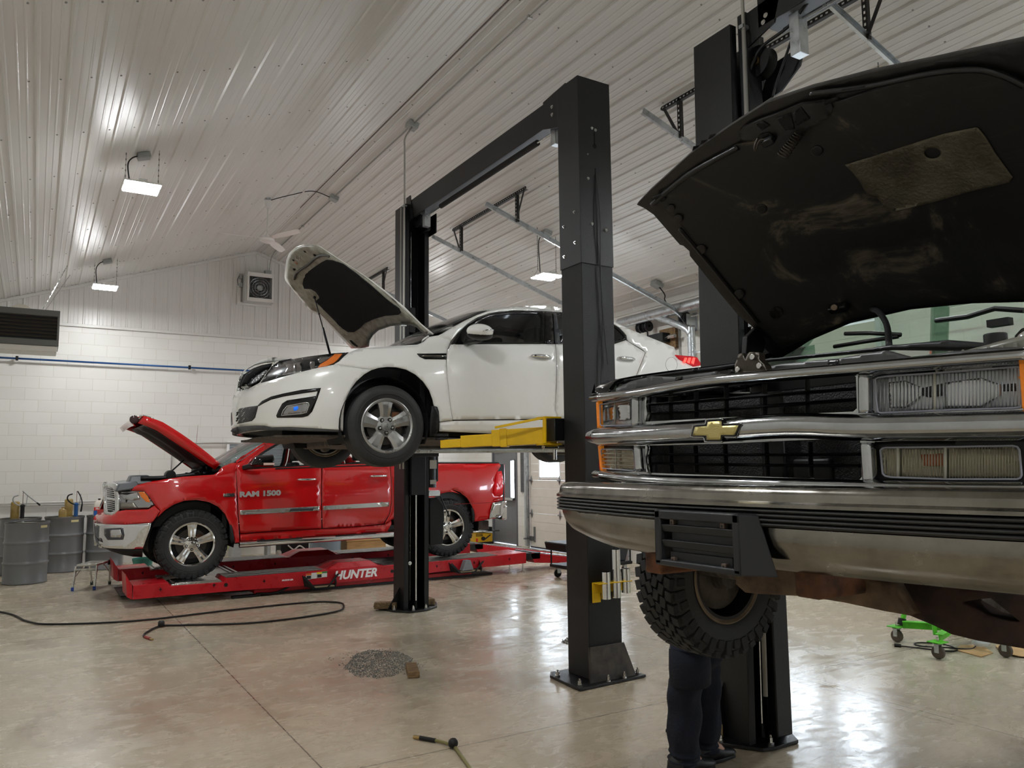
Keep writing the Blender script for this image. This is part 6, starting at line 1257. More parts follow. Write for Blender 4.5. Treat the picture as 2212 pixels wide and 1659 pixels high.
bp_ = bsweep('bumper', top_ + [(-.02, 1.42), (-.004, 1.412), (-.002, 1.395), (-.006, 1.36), (-.02, 1.325), (-.045, 1.295), (-.075, 1.280), (-.09, 1.285)], M_CHDIRT, lift=.05)
for i in range(4):
    z = 1.463 - i * .0135; bsweep('rubber_strip', [(-.03, z - .0065)] + [(.006 + .014 * math.cos(a), z + .0066 * math.sin(a)) for a in np.linspace(-1.4, 1.4, 7)] + [(-.03, z + .0065)], mat('grey_rubber_strip', (38, 37, 36), rough=.5), bp_, t0=-.995, t1=.995)
# number-plate bracket
XP = 1.80; bs = plane(0, XP); q3 = lambda pts: [oX(x, y, XP) for x, y in pts]
front_ = c7((940, 445), (1745, 515), (1752, 1078), (1020, 958), (960, 930)); P_ = q3(front_)
zt_, zb_ = P_[0][2], P_[3][2]; y0_, y1_ = P_[0][1], P_[1][1]
lb = MB(); lw = .028
MB().box(XP, XP + .05, y1_, y1_ + lw, 1.275, zt_).box(XP, XP + .05, y0_ - lw, y0_, 1.275, zt_).box(XP, XP + .05, y1_, y0_, zt_ - .03, zt_).box(XP, XP + .05, y1_, y0_, 1.272, 1.292).build('plate_bracket', mat('bracket_grey', (32, 33, 36), rough=.45, bump=.05, bscale=200), G, bevel=.005)
br = bpy.data.objects['plate_bracket']; MBK = MATS['bracket_grey']
for z in (1.395, 1.345): MB().prism([(XP + .012, z - .012), (XP + .004, z + .012), (XP + .05, z + .012), (XP + .05, z - .012)], 1, y1_ + lw, y0_ - lw).build('bracket_rib', MBK, br, bevel=.002)
MB().box(XP + .03, XP + .045, y1_ + .05, y0_ - .05, 1.29, zt_ - .03).box(XP + .022, XP + .04, y1_ + .075, y0_ - .075, 1.405, 1.445).box(XP + .022, XP + .04, y1_ + .05, y0_ - .05, 1.29, 1.32).build('bracket_web', MBK, br, bevel=.003)
for y in (y0_ - .075, y1_ + .075):
    for z in (1.415, 1.292): n_ = MB().box(XP + .008, XP + .03, y - .009, y + .009, z - .008, z + .010).build('clip_nut', mat('clip_brown', (98, 84, 74), rough=.5, metal=.4), br, bevel=.002); MB().cyl((XP + .0075, y, z), (XP + .012, y, z), .004, 10).build('nut_hole', M_GBLK, n_)
for t_ in ((y1_, -1), (y0_, 1)):
    y, s_ = t_; MB().add([(XP + .0, y, zt_), (XP + .07, y + s_ * .015, zt_ - .005), (XP + .10, y + s_ * .055, 1.268), (XP + .0, y, 1.275), (XP + .1, y + s_ * .0, zt_), (XP + .10, y, 1.268)], [(0, 1, 2, 3), (0, 3, 5, 4), (1, 4, 5, 2), (0, 4, 1), (3, 2, 5)]).build('bracket_cheek', MBK, br, bevel=.003)
# radiator support, latch, reservoir behind the grille
rs = plane(0, 2.16)
M_SUP = mat('support_grey', (74, 74, 74), rough=.35, metal=.3, var=.15, scale=14)
panel('radiator_support', c4((500, 330), (680, 240), (930, 180), (1200, 190), (1705, 122), (1710, 180)) + c5((330, 650), (440, 630), (770, 598), (860, 590), (1190, 532), (1400, 590), (1500, 578), (1660, 545), (1940, 515), (2212, 505), (2212, 600), (1000, 660), (0, 740)) + c4((1680, 240), (740, 345), (500, 385)), rs, GR, M_SUP, G, step=9, thick=.03)
panel('support_rail', c4((420, 300), (600, 220), (940, 165), (1500, 85), (1930, 30)) + c5((300, 598), (1100, 515), (1230, 492), (1300, 490), (1650, 455), (1850, 470), (2212, 500), (2212, 520), (1650, 530), (1200, 525), (800, 566), (300, 612)) + c4((1930, 60), (1700, 108), (1000, 180), (700, 235), (500, 310)), plane(0, 2.26), GR, mat('support_dark', (44, 44, 46), rough=.3, metal=.4), G, step=9, thick=.04)
for pl in (c4((1215, 192), (1290, 184), (1280, 238), (1200, 250)), c5((775, 604), (850, 598), (845, 640), (768, 645)), c4((1712, 122), (1910, 100), (1915, 155), (1706, 180))): panel('support_hole', pl, rs, GR, M_GBLK, G, step=6, off=.003, thick=.003)
M_LATCH = mat('latch_metal', (70, 64, 56), rough=.4, metal=.7, var=.3, scale=30)
lt_ = panel('hood_latch', c5((95, 700), (92, 640), (120, 560), (150, 552), (168, 600), (185, 560), (200, 545), (270, 548), (272, 600), (312, 640), (328, 685), (230, 700)), plane(0, 2.10), GR, M_LATCH, G, step=6, thick=.03, bevel=.003)[0]
for p in c5((108, 672), (265, 645), (215, 580)): a = oX(p[0], p[1], 2.09); MB().cyl(a, (a[0] + .012, a[1], a[2]), .011, 12).build('latch_bolt', M_STEEL, lt_, bevel=.002)
a = oX(*c5((2110, 520))[0], 2.35); rsv = MB().loft([[(2.25, a[1] - .16, a[2] - .12), (2.42, a[1] - .16, a[2] - .12), (2.42, a[1] + .09, a[2] - .12), (2.25, a[1] + .09, a[2] - .12)], [(2.25, a[1] - .16, a[2] + .03), (2.42, a[1] - .16, a[2] + .03), (2.42, a[1] + .09, a[2] + .0), (2.25, a[1] + .09, a[2] + .0)]]).build('coolant_bottle', mat('cloudy_plastic', (120, 118, 108), rough=.3), G, bevel=.015)
for k in range(6): MB().box(2.24, 2.25, a[1] + .07 - k * .035, a[1] + .078 - k * .035, a[2] - .1, a[2] + .0).build('bottle_rib', MATS['cloudy_plastic'], rsv, bevel=.003)
b = oX(*c5((2003, 440))[0], 2.3); MB().cyl((2.3, b[1], b[2] - .045), (2.3, b[1], b[2] + .012), .03, 20).build('bottle_cap', M_SATIN, rsv, bevel=.004)
b = oX(*c5((2212, 480))[0], 2.3); MB().ico((2.3, b[1] - .02, b[2]), .045).build('chrome_dome', M_CHROME, G, smooth=True)
# far fender and flank, cab, body
fpl = c4((284, 412), (290, 372), (320, 325), (385, 275), (480, 222), (700, 178), (1100, 122), (1500, 78), (1930, 24)) + c5((300, 560), (620, 500)) + [(1745, 770), (1640, 830), (1560, 850), (1400, 860), (1300, 862)]
FS = plane(1, 2.80)
def fsurf(P): return 2.80 - P[:, 1]
fsurf2 = lambda P: P[:, 0] * 0 + (2.80 - P[:, 1])
V_, F_ = tri(fpl, 9); Q_ = hit(V_, fsurf2, 1.5, 6.0)
me = bpy.data.meshes.new('front_fender'); me.from_pydata([tuple(p) for p in Q_], [], F_); o = link('front_fender', me, M_BLKP, G, True); q = o.modifiers.new('solid', 'SOLIDIFY'); q.thickness = .10; q.offset = 0
MB().box(2.25, 3.35, 2.82, 2.90, 1.72, 1.98).box(3.1, 3.35, 2.84, 2.91, 1.25, 1.98).build('fender_side', M_BLKP, G, bevel=.03)
MB().box(2.25, 3.35, 1.02, 1.08, 1.72, 1.93).box(3.1, 3.35, 1.0, 1.06, 1.25, 1.93).build('fender_side', M_BLKP, G, bevel=.03)
cab_ = MB().box(3.35, 4.95, 1.0, 2.9, 1.26, 1.36).box(3.35, 4.95, 1.0, 1.06, 1.3, 2.08).box(3.35, 4.95, 2.84, 2.9, 1.3, 2.08).box(4.9, 4.95, 1.0, 2.9, 1.3, 2.08).box(3.35, 3.4, 1.0, 2.9, 1.3, 2.08).build('cab', M_BLKP, G, bevel=.02)
MB().loft([[(3.85, 1.12, 2.56), (4.85, 1.12, 2.56), (4.85, 2.78, 2.56), (3.85, 2.78, 2.56)], [(3.95, 1.2, 2.62), (4.8, 1.2, 2.62), (4.8, 2.7, 2.62), (3.95, 2.7, 2.62)]]).build('roof', M_BLKP, G, bevel=.03)
for y, yt in ((1.05, 1.15), (2.85, 2.75)):
    MB().bar((3.38, y, 2.06), (3.88, yt, 2.58), .06, .05).build('pillar', M_BLKP, G, bevel=.01); MB().bar((4.9, y, 2.06), (4.82, yt, 2.58), .10, .05).build('pillar', M_BLKP, G, bevel=.01)
    MB().add([(3.42, y, 2.08), (4.88, y, 2.08), (4.80, yt, 2.56), (3.90, yt, 2.56)], [(0, 1, 2, 3)]).build('side_glass', M_CLEARG, G)
M_WSG = mat('green_glass', (150, 196, 160), rough=.03, alpha=.30)
mb = MB(); mb.grid(lambda u, v: (3.36 + .50 * u + .08 * v * v - .08 + .0, GY + v * (.88 - .07 * u), 2.06 + .50 * u), list(np.linspace(0, 1, 8)), list(np.linspace(-1, 1, 15))); mb.build('windscreen', M_WSG, G, smooth=True, solid=.005)
MB().add([(4.92, 1.08, 2.08), (4.92, 2.82, 2.08), (4.84, 2.74, 2.56), (4.84, 1.16, 2.56)], [(0, 1, 2, 3)]).build('rear_glass', M_CLEARG, G)
MB().box(3.16, 3.36, 1.06, 2.84, 1.95, 2.05).build('cowl', M_SATIN, G, bevel=.02); MB().box(3.42, 3.75, 1.1, 2.8, 1.85, 2.09).build('dashboard', M_SATIN, G, bevel=.04)
for p0_, p1_, p2_ in ((c5((820, 505)), c5((1030, 470)), c5((1290, 430))), (c5((900, 410)), c5((1080, 405)), c5((1310, 418)))):
    MB().tube([oX(*p0_[0], 3.30), oX(*p1_[0], 3.30), oX(*p2_[0], 3.30)], .010, 8).build('wiper', M_SATIN, G, smooth=True)
MB().tube([oX(*c5((1565, 315))[0], 3.33), oX(*c5((1800, 285))[0], 3.33), oX(*c5((2000, 225))[0], 3.33), oX(*c5((2212, 240))[0], 3.33)], .011, 8).box(3.31, 3.35, oX(*c5((2090, 0))[0], 3.33)[1], oX(*c5((1930, 0))[0], 3.33)[1], 2.15, 2.18).build('wiper', M_SATIN, G, smooth=35)
MB().box(3.9, 4.3, 1.15, 2.75, 1.5, 1.66).box(4.25, 4.45, 1.15, 2.75, 1.6, 2.2).build('bench_seat', M_SEATG, G, bevel=.05)
MB().box(5.0, 7.2, 1.02, 1.08, 1.4, 1.95).box(5.0, 7.2, 2.82, 2.88, 1.4, 1.95).box(5.0, 5.05, 1.02, 2.88, 1.4, 1.95).box(7.15, 7.2, 1.02, 2.88, 1.4, 1.95).box(5.0, 7.2, 1.02, 2.88, 1.36, 1.42).build('bed', M_BLKP, G, bevel=.02)
MB().box(2.35, 3.3, 1.25, 2.65, 1.35, 1.80).build('engine_bay', M_SATIN, G, bevel=.04)
# chassis below the bumper
MB().box(2.0, 7.1, 2.25, 2.34, 1.20, 1.34).box(2.0, 7.1, 1.56, 1.65, 1.20, 1.34).build('frame_rail', M_RUST, G, bevel=.01)
M_TAN = mat('dusty_skid', (120, 98, 74), rough=.75, col2=(70, 52, 40), scale=7, bump=.4, bscale=30)
pf = plane(0, 2.22)
panel('skid_plate', [(1590, 1238), (1690, 1228), (1880, 1250), (1925, 1262), (1962, 1329), (1908, 1319.5), (1824, 1301.5), (1740, 1288), (1640, 1283), (1610, 1280), (1590, 1262)], pf, GR, M_TAN, G, step=8, thick=.06)
panel('crossmember', [(1640, 1270), (1700, 1276), (1824, 1299), (1905, 1310), (1950, 1290), (1890, 1262), (1900, 1250), (2100, 1275), (2212, 1290), (2300, 1300), (2300, 1412), (2212, 1401), (2113, 1384), (2055, 1370), (2017, 1350.8), (1964, 1329), (1908, 1319.5), (1824, 1301.5), (1694, 1278.6)], plane(0, 2.34), GR, mat('dark_rust', (66, 40, 28), rough=.8, col2=(30, 20, 16), scale=6, bump=.3), G, step=8, thick=.10, holes=[[(2078, 1300), (2118, 1294), (2140, 1292), (2186, 1328), (2204, 1343), (2180, 1343), (2125, 1330), (2085, 1306)], [(1938, 1295), (1952, 1293), (1972, 1308), (1976, 1321), (1960, 1321), (1946, 1310)]])
MB().cyl((2.55, 1.3, 1.16), (2.55, 2.6, 1.16), .04, 14).ico((2.6, 1.95, 1.2), 1, .16, .12, .10).build('front_axle', M_UNDER, G, smooth=True)
MB().box(2.9, 3.3, 1.6, 2.2, 1.08, 1.3).build('transmission', M_UNDER, G, bevel=.04)
a = hit([(1590, 1250)], pf, *GR)[0]
for y, f in ((2.70, 1), (1.20, -1)):
    if f > 0: wheel(G, (2.70, y, 1.10), .352, .205, .235, f, 'steel', tread=38)
    MB().lathe([(0, -f * .03), (.15, -f * .03), (.15, -f * .05), (.06, -f * .06), (.05, -f * .12), (0, -f * .12)], (2.70, y, 1.10), 'Y', 32).build('brake_disc', M_UNDER, G, smooth=35)
    wheel(G, (5.95, y, 1.10), .352, .205, .235, f, 'steel', tread=38)
# hood
HX = np.array((3.14, GY, 2.215)); n3 = np.array((.616, 0, .788)); d3 = np.array((-.788, 0, .616))
def h3surf(P):
    l = (P - HX) @ d3; v = (P[:, 1] - GY) / .8; return -((P - HX) @ n3 - .055 * (1 - v * v) * np.clip(l / .3, .2, 1) - .028 * (P[:, 1] - GY))
HG = (1.4, 6.0)
hood_o = ch((36, 880), (72, 897), (120, 930), (250, 1080), (268, 1085), (298, 1112), (300, 1135), (440, 1310), (540, 1430), (620, 1495), (640, 1560), (700, 1625), (760, 1640), (830, 1600), (900, 1555), (1100, 1470), (1400, 1402), (1700, 1372), (1963, 1365)) + [(2330, 646), (2420, 640), (2400, 330), (2340, 66)] + ch((1963, 66), (1500, 165), (1200, 225), (900, 302), (680, 376), (640, 400), (500, 490), (420, 545), (300, 630), (180, 740), (100, 812))
hood_i = ch((110, 870), (230, 770), (330, 700), (520, 590), (640, 560), (700, 500), (860, 380), (1040, 370), (1250, 300), (1500, 225), (1700, 210), (1850, 230), (1963, 285)) + [(2350, 200), (2395, 620), (2330, 640)] + ch((1963, 1350), (1700, 1358), (1400, 1388), (1090, 1455), (890, 1540), (760, 1600), (640, 1480), (480, 1290), (330, 1080), (240, 960), (150, 900))
M_HOODU = bpy.data.materials.new('hood_underside'); M_HOODU.use_nodes = True
def hoodmat(m):
    nt = m.node_tree; N = nt.nodes; L = nt.links; b = N['Principled BSDF']; tc = N.new('ShaderNodeTexCoord')
    n = N.new('ShaderNodeTexNoise'); n.inputs['Scale'].default_value = 2.1; n.inputs['Detail'].default_value = 8; n.inputs['Roughness'].default_value = .68; n.inputs['Distortion'].default_value = .8; L.new(tc.outputs['Object'], n.inputs['Vector'])
    r = N.new('ShaderNodeValToRGB'); e = r.color_ramp.elements; e[0].position = .52; e[0].color = (*srgb((21, 20, 19)), 1); e[1].position = .68; e[1].color = (*srgb((118, 106, 88)), 1); q = e.new(.57); q.color = (*srgb((34, 32, 29)), 1)
    L.new(n.outputs['Fac'], r.inputs[0]); L.new(r.outputs[0], b.inputs['Base Color']); b.inputs['Roughness'].default_value = .6
hoodmat(M_HOODU)
M_EDGE = mat('hood_edge', (30, 28, 27), rough=.32, col2=(16, 15, 15), scale=9, bump=.25, bscale=20)
hd = panel('hood', hood_o, h3surf, HG, M_BLKP, G, step=14, off=-.035, thick=.012)[0]
panel('hood_flange', hood_o, h3surf, HG, M_EDGE, hd, step=12, off=-.008, thick=.024, bevel=.004)
panel('hood_inner', hood_i, h3surf, HG, M_HOODU, hd, step=12, off=.006, thick=.016, bevel=.006)
MB().tube(path3(ch((110, 880), (230, 780), (330, 708), (540, 595)), h3surf, HG, off=.008, step=8, curve=4), .012, 8).build('hood_bead', M_EDGE, hd, smooth=True)
MB().tube(path3(ch((250, 1000), (360, 1130), (500, 1300), (640, 1470)), h3surf, HG, off=.010, step=8, curve=4), .010, 8).build('hood_bead', M_EDGE, hd, smooth=True)
MB().tube(path3(ch((900, 330), (1200, 290), (1500, 228), (1720, 210), (1860, 240), (1963, 290)), h3surf, HG, off=.010, step=8, curve=4), .010, 8).build('hood_bead', M_EDGE, hd, smooth=True)
foil = ch((1070, 683), (1250, 628), (1400, 580), (1560, 530), (1715, 498), (1735, 502), (1770, 545), (1815, 620), (1905, 745), (1890, 770), (1700, 815), (1500, 872), (1315, 914), (1265, 885), (1235, 850), (1180, 830), (1150, 775), (1110, 720))
fh = ch(*[(1507 + 42 * math.cos(a), 625 + 28 * math.sin(a)) for a in np.linspace(0, 6.28, 18)[:-1]])
panel('foil_patch', foil, h3surf, HG, mat('dull_foil', (116, 110, 94), rough=.5, metal=.45, bump=.7, bscale=70, col2=(74, 68, 56), scale=5), hd, step=8, off=.012, thick=.003, holes=[fh])
for x, y, r_ in ((205, 900, 20), (240, 952, 25), (355, 1105, 27), (545, 1328, 27), (727, 1420, 34), (655, 905, 28), (930, 615, 30)):
    panel('hood_plug', ch(*[(x + r_ * math.cos(a), y + r_ * .85 * math.sin(a)) for a in np.linspace(0, 6.28, 16)[:-1]]), h3surf, HG, M_EDGE, hd, step=6, off=.016 if r_ < 28 else .012, thick=.008, bevel=.002)
MB_ = mat('recess_black', (6, 6, 6), rough=.8)
for pl in (((115, 845), (150, 828), (182, 850), (165, 868), (135, 862)), ((732, 452), (800, 425), (812, 470), (820, 505), (775, 512)), ((812, 425), (850, 395), (895, 455), (830, 490), (818, 460)), ((626, 480), (660, 465), (698, 488), (660, 512)), ((650, 530), (690, 520), (720, 545), (690, 570), (660, 565)), ((960, 368), (1030, 345), (1040, 360), (975, 385)), ((1040, 310), (1170, 290), (1175, 302), (1050, 328))):
    panel('hood_opening', ch(*pl), h3surf, HG, MB_, hd, step=6, off=.018, thick=.003)
lr = panel('latch_reinforcement', ch((540, 540), (560, 500), (640, 462), (730, 430), (850, 380), (1000, 372), (1012, 400), (990, 450), (900, 500), (870, 520), (830, 560), (740, 620), (690, 600), (655, 575), (610, 560), (575, 562)), h3surf, HG, M_EDGE, hd, step=8, off=.014, thick=.012, bevel=.003)[0]
# coil spring and safety hook
a = hit(ch((845, 525)), h3surf, *HG, off=.02)[0]; b = hit(ch((760, 640)), h3surf, *HG, off=.07)[0]; ax_ = (b - a); L_ = np.linalg.norm(ax_); ax_ /= L_; u_ = np.cross(ax_, (0, 0, 1)); u_ /= np.linalg.norm(u_); w_ = np.cross(ax_, u_)
MB().tube([a + ax_ * L_ * t + (u_ * math.cos(t * 62) + w_ * math.sin(t * 62)) * (.016 + .006 * t) for t in np.linspace(0, 1, 150)], .0018, 5).build('latch_spring', M_LATCH, lr, smooth=True)
MB().tube(cr([hit(ch(p), h3surf, *HG, off=q)[0] for p, q in (((640, 545), .02), ((622, 590), .05), ((628, 610), .055), ((650, 560), .04), ((700, 560), .02))], 5), .004, 6).build('safety_hook', M_LATCH, lr, smooth=True)
MB().obox(hit(ch((690, 565)), h3surf, *HG, off=.03)[0], (.03, .05, .03), Matrix.Rotation(.6, 3, 'Y')).build('latch_block', M_SATIN, lr, bevel=.005)
hb_ = MB().obox(hit(ch((1040, 1395)), h3surf, *HG, off=.03)[0], (.04, .09, .04), Matrix.Rotation(.6, 3, 'Y')).build('underhood_lamp', M_EDGE, hd, bevel=.008)
MB().cyl(hit(ch((1015, 1390)), h3surf, *HG, off=.04)[0], hit(ch((1018, 1392)), h3surf, *HG, off=.065)[0], .013, 12).build('lamp_bulb', mat('tan_bulb', (140, 120, 100), rough=.3), hb_, smooth=35)
MB().tube(cr([hit(ch((1205, 1400)), h3surf, *HG, off=.0)[0], oX(*ch((1240, 1415))[0], 2.78), oX(*ch((1280, 1480))[0], 2.62), oX(*ch((1292, 1585))[0], 2.45)], 6), .011, 10).build('washer_hose', M_DARK, hd, smooth=True)
for y in (2.72, 1.18):
    MB().prism([(2.98, 2.0), (3.06, 2.0), (3.16, 2.22), (3.10, 2.30), (3.02, 2.24)], 1, y - .015, y + .015).bar((2.95, y, 1.98), (3.05, y, 2.22), .03, .012).build('hood_hinge', M_SATIN, hd, bevel=.004)
# ================================================================ things on the walls and ceiling
M_HEAT = mat('heater_grey', (84, 84, 76), rough=.4); M_BROWN = mat('louver_brown', (66, 60, 52), rough=.35)
t = thing('unit_heater', (-.15, 13.8, 3.7), 'grey unit heater with brown louvers hung on chains in the upper left corner', 'heater')
x0, x1, y0, z0, z1 = -.62, .225, 13.5, 3.49, 4.03
MB().box(x0, x1, y0 + .03, y0 + .62, z0, z1).build('casing', M_HEAT, t, bevel=.006)
MB().box(x0, x1, y0, y0 + .03, z1 - .09, z1).box(x0, x1, y0, y0 + .03, z0, z0 + .09).box(x0, x0 + .035, y0, y0 + .03, z0 + .09, z1 - .09).box(x1 - .03, x1, y0, y0 + .03, z0 + .09, z1 - .09).build('front_frame', M_HEAT, t, bevel=.003)
MB().box(x0 + .035, x1 - .03, y0 + .022, y0 + .028, z0 + .09, z1 - .09).build('burner_back', mat('burner_black', (8, 8, 8), rough=.6), t)
for k in range(7): z = z0 + .12 + k * .052; MB().add([(x0 + .036, y0 - .015, z), (x1 - .031, y0 - .015, z), (x1 - .031, y0 + .02, z + .03), (x0 + .036, y0 + .02, z + .03), (x0 + .036, y0 - .013, z + .004), (x1 - .031, y0 - .013, z + .004), (x1 - .031, y0 + .02, z + .034), (x0 + .036, y0 + .02, z + .034)], [(0, 1, 2, 3), (4, 7, 6, 5), (0, 4, 5, 1), (1, 5, 6, 2), (3, 2, 6, 7), (0, 3, 7, 4)]).build('louver', M_BROWN, t)
MB().box(x0, x1 - .02, y0 + .02, y0 + .5, z0 - .09, z0).build('base_tray', mat('tray_beige', (205, 200, 188), rough=.4), t, bevel=.01)
for x in (x0 + .1, x1 - .25): MB().tube(cr([(x, y0 + .3, z1), (x, y0 + .3, z1 + .03), (x + .015, y0 + .3, z1 + .045)], 4), .008, 8).build('eye_bolt', M_STEEL, t)
for (xa, ya), (xb, yb) in (((.0, 13.55), (.30, 13.95)), ((.0, 14.0), (.36, 14.7))):
    a = Vector((xa, ya, z1 + .02)); b = Vector((xb, yb, ceil_z(xb))); n = int((b - a).length / .045); mb = MB()
    for k in range(n): p = a + (b - a) * k / n; q = a + (b - a) * (k + .8) / n; mb.bar(p, q, .004 if k % 2 else .014, .014 if k % 2 else .004)
    mb.build('chain', M_STEEL, t)
MB().cyl((-.32, 14.1, 4.02), (-.32, YW - .02, 4.32), .075, 24).build('flue_pipe', M_TRIM, t, smooth=40); MB().cyl((-.32, YW - .03, 4.32), (-.32, YW - .012, 4.32), .17, 32).build('flue_collar', mat('collar_beige', (196, 188, 172), rough=.4), t, smooth=40)
t = thing('exhaust_fan', (3.6, YW - .2, 5.2), 'boxed wall exhaust fan with wire guard high on the ribbed gable', 'fan')
MB().box(3.235, 3.30, YW - .06, YW - .02, 4.83, 5.48).box(3.80, 3.87, YW - .06, YW - .02, 4.83, 5.48).box(3.30, 3.8, YW - .06, YW - .02, 4.83, 4.89).box(3.30, 3.8, YW - .06, YW - .02, 5.42, 5.48).build('wall_frame', M_TRIM, t, bevel=.004)
MB().box(3.33, 3.36, YW - .32, YW - .06, 4.87, 5.44).box(3.85, 3.88, YW - .32, YW - .06, 4.87, 5.44).box(3.36, 3.85, YW - .32, YW - .06, 4.87, 4.90).box(3.36, 3.85, YW - .32, YW - .06, 5.41, 5.44).build('cabinet', mat('cabinet_grey', (188, 188, 184), rough=.4), t, bevel=.004)
MB().box(3.36, 3.4, YW - .335, YW - .32, 4.87, 5.44).box(3.83, 3.87, YW - .335, YW - .32, 4.87, 5.44).box(3.4, 3.83, YW - .335, YW - .32, 4.87, 4.94).box(3.4, 3.83, YW - .335, YW - .32, 5.36, 5.44).build('cabinet_face', M_TRIM, t, bevel=.004)
MB().box(3.36, 3.86, YW - .08, YW - .07, 4.9, 5.42).build('shutter', mat('shutter_dark', (48, 50, 50), rough=.5), t)
c = (3.61, YW - .25, 5.15)
for r_ in (.05, .10, .15, .20): MB().tube([(c[0] + r_ * math.cos(a), c[1] - .05, c[2] + r_ * math.sin(a)) for a in np.linspace(0, 6.28, 33)[:-1]], .003, 6, closed=True).build('guard_ring', M_GALV, t)
mb = MB(); [mb.cyl((c[0] + .03 * k, c[1] - .05, 4.94), (c[0] + .03 * k, c[1] - .05, 5.36), .0018, 4) for k in range(-7, 8)]; [mb.cyl((3.4, c[1] - .048, 4.94 + .03 * k), (3.83, c[1] - .048, 4.94 + .03 * k), .0018, 4) for k in range(14)]; mb.build('wire_guard', M_GALV, t)
for k in range(4):
    a = k * math.pi / 2 + .5; MB().loft([[(c[0] + .04 * math.cos(a) - .02 * math.sin(a), c[1] + .02, c[2] + .04 * math.sin(a) + .02 * math.cos(a)), (c[0] + .04 * math.cos(a) + .02 * math.sin(a), c[1] + .05, c[2] + .04 * math.sin(a) - .02 * math.cos(a))], [(c[0] + .2 * math.cos(a - .35), c[1] + .01, c[2] + .2 * math.sin(a - .35)), (c[0] + .2 * math.cos(a + .25), c[1] + .06, c[2] + .2 * math.sin(a + .25))]], closed=False, cap=False).build('fan_blade', M_DARK, t, solid=.004)
MB().cyl((c[0], c[1] - .04, c[2]), (c[0], c[1] + .12, c[2]), .045, 20).build('fan_motor', M_GREYBOX, t, smooth=40)
MB().box(3.255, 3.32, YW - .12, YW - .06, 5.17, 5.25).box(3.255, 3.31, YW - .11, YW - .06, 5.34, 5.44).build('shutter_motor', M_GREYBOX, t, bevel=.004)
MB().tube(cr([(3.255, YW - .1, 5.4), (3.22, YW - .12, 5.3), (3.24, YW - .1, 5.2)], 5), .006, 6).tube([(3.62, YW - .08, 5.47), (3.76, YW - .07, 5.5)], .006, 6).build('fan_cord', M_DARK, t); MB().box(3.75, 3.87, YW - .10, YW - .03, 5.46, 5.57).build('outlet_box', M_GREYBOX, t, bevel=.004)
# ceiling fan at rest
FX, FY, FZ = 2.84, 11.74, 5.04; zc = ceil_z(FX)
t = thing('ceiling_fan', (FX, FY, FZ), 'white ceiling fan on a long rod left of the ridge', 'ceiling fan')
MB().lathe([(0, .12), (.055, .12), (.05, .06), (.03, 0), (.0, 0)], (FX, FY, zc - .16), 'Z', 24).build('canopy', M_TRIM, t, smooth=40); MB().cyl((FX, FY, FZ + .04), (FX, FY, zc - .1), .013, 10).build('down_rod', M_TRIM, t, smooth=True)
MB().lathe([(0, -.035), (.07, -.03), (.105, -.01), (.108, .02), (.09, .04), (.03, .055), (.02, .12), (0, .12)], (FX, FY, FZ), 'Z', 36).build('motor', mat('fan_white', (232, 228, 224), rough=.3), t, smooth=40)
for k in range(3):
    a = math.radians(176 + 120 * k); u = Vector((math.cos(a), math.sin(a), 0)); v = Vector((-math.sin(a), math.cos(a), 0)); rr_ = []
    for r_, w in ((.10, .02), (.16, .035), (.3, .06), (.5, .065), (.66, .05), (.70, .02)): p = Vector((FX, FY, FZ + .035)) + u * r_; rr_.append([p - v * w + Vector((0, 0, .012)), p + v * w - Vector((0, 0, .012)), p + v * w - Vector((0, 0, .018)), p - v * w + Vector((0, 0, .006))])
    MB().loft(rr_).build('blade', MATS['fan_white'], t)
MB().box(FX - .04, FX + .03, FY - .04, FY + .04, zc - .03, zc + .0).build('ceiling_hook', M_GALV, t, bevel=.004)
b2 = (3.80, 11.62, ceil_z(3.8) - .05); MB().tube(cr([(FX, FY, zc - .06), (FX + .06, FY - .02, zc - .02), (FX + .35, FY - .06, ceil_z(FX + .35) - .02), (3.5, 11.66, ceil_z(3.5) - .02), b2], 6), .007, 8).build('supply_cord', M_DARK, t, smooth=True)
# galvanised duct along the eave and its branch
t = thing('round_duct', (8.3, 9, 4.05), 'galvanised round duct running under the eave above the overhead doors', 'duct')
MB().cyl((8.33, 3.2, 4.0), (8.33, 10.2, 4.0), .085, 24).build('duct_run', M_GALV, t, smooth=40)
for y in np.arange(3.4, 10.2, .55): MB().lathe([(.085, -.006), (.089, -.003), (.089, .003), (.085, .006)], (8.33, float(y), 4.0), 'Y', 24).build('duct_seam', M_GALV, t, smooth=True)
MB().tube(cr([(8.33, 9.35, 3.98), (8.33, 9.2, 3.92), (8.35, 8.72, 3.70), (8.37, 8.60, 3.58), (8.38, 8.585, 3.4), (8.38, 8.585, .3)], 6), .055, 20).build('duct_branch', M_GALV, t, smooth=40)
for z in (3.3, 2.9, 2.5, 2.1): MB().lathe([(.055, -.006), (.059, -.003), (.059, .003), (.055, .006)], (8.38, 8.585, z), 'Z', 20).build('duct_seam', M_GALV, t, smooth=True)
for y in (9.75, 4.6): MB().tube([(8.2, y, ceil_z(8.2)), (8.26, y, 4.11)], .002, 5).build('duct_wire', M_STEEL, t)
t = thing('door_opener', (8.45, 9.4, 3.7), 'black door opener on a wooden board behind the white sedan boot', 'door opener')
MB().box(8.52, 8.58, 9.08, 9.45, 3.45, 3.78).build('mounting_board', M_WOOD, t, bevel=.004); MB().box(8.36, 8.52, 9.2, 9.55, 3.55, 3.70).build('opener_housing', M_DARK, t, bevel=.01); MB().cyl((8.44, 9.0, 3.62), (8.44, 9.2, 3.62), .03, 14).build('drive_sprocket', M_STEEL, t, smooth=35)
MB().tube([(8.40, 9.6, 3.6), (8.42, 9.62, 3.85), (8.44, 9.62, 3.6)], .01, 6).build('drive_chain', M_DARK, t)
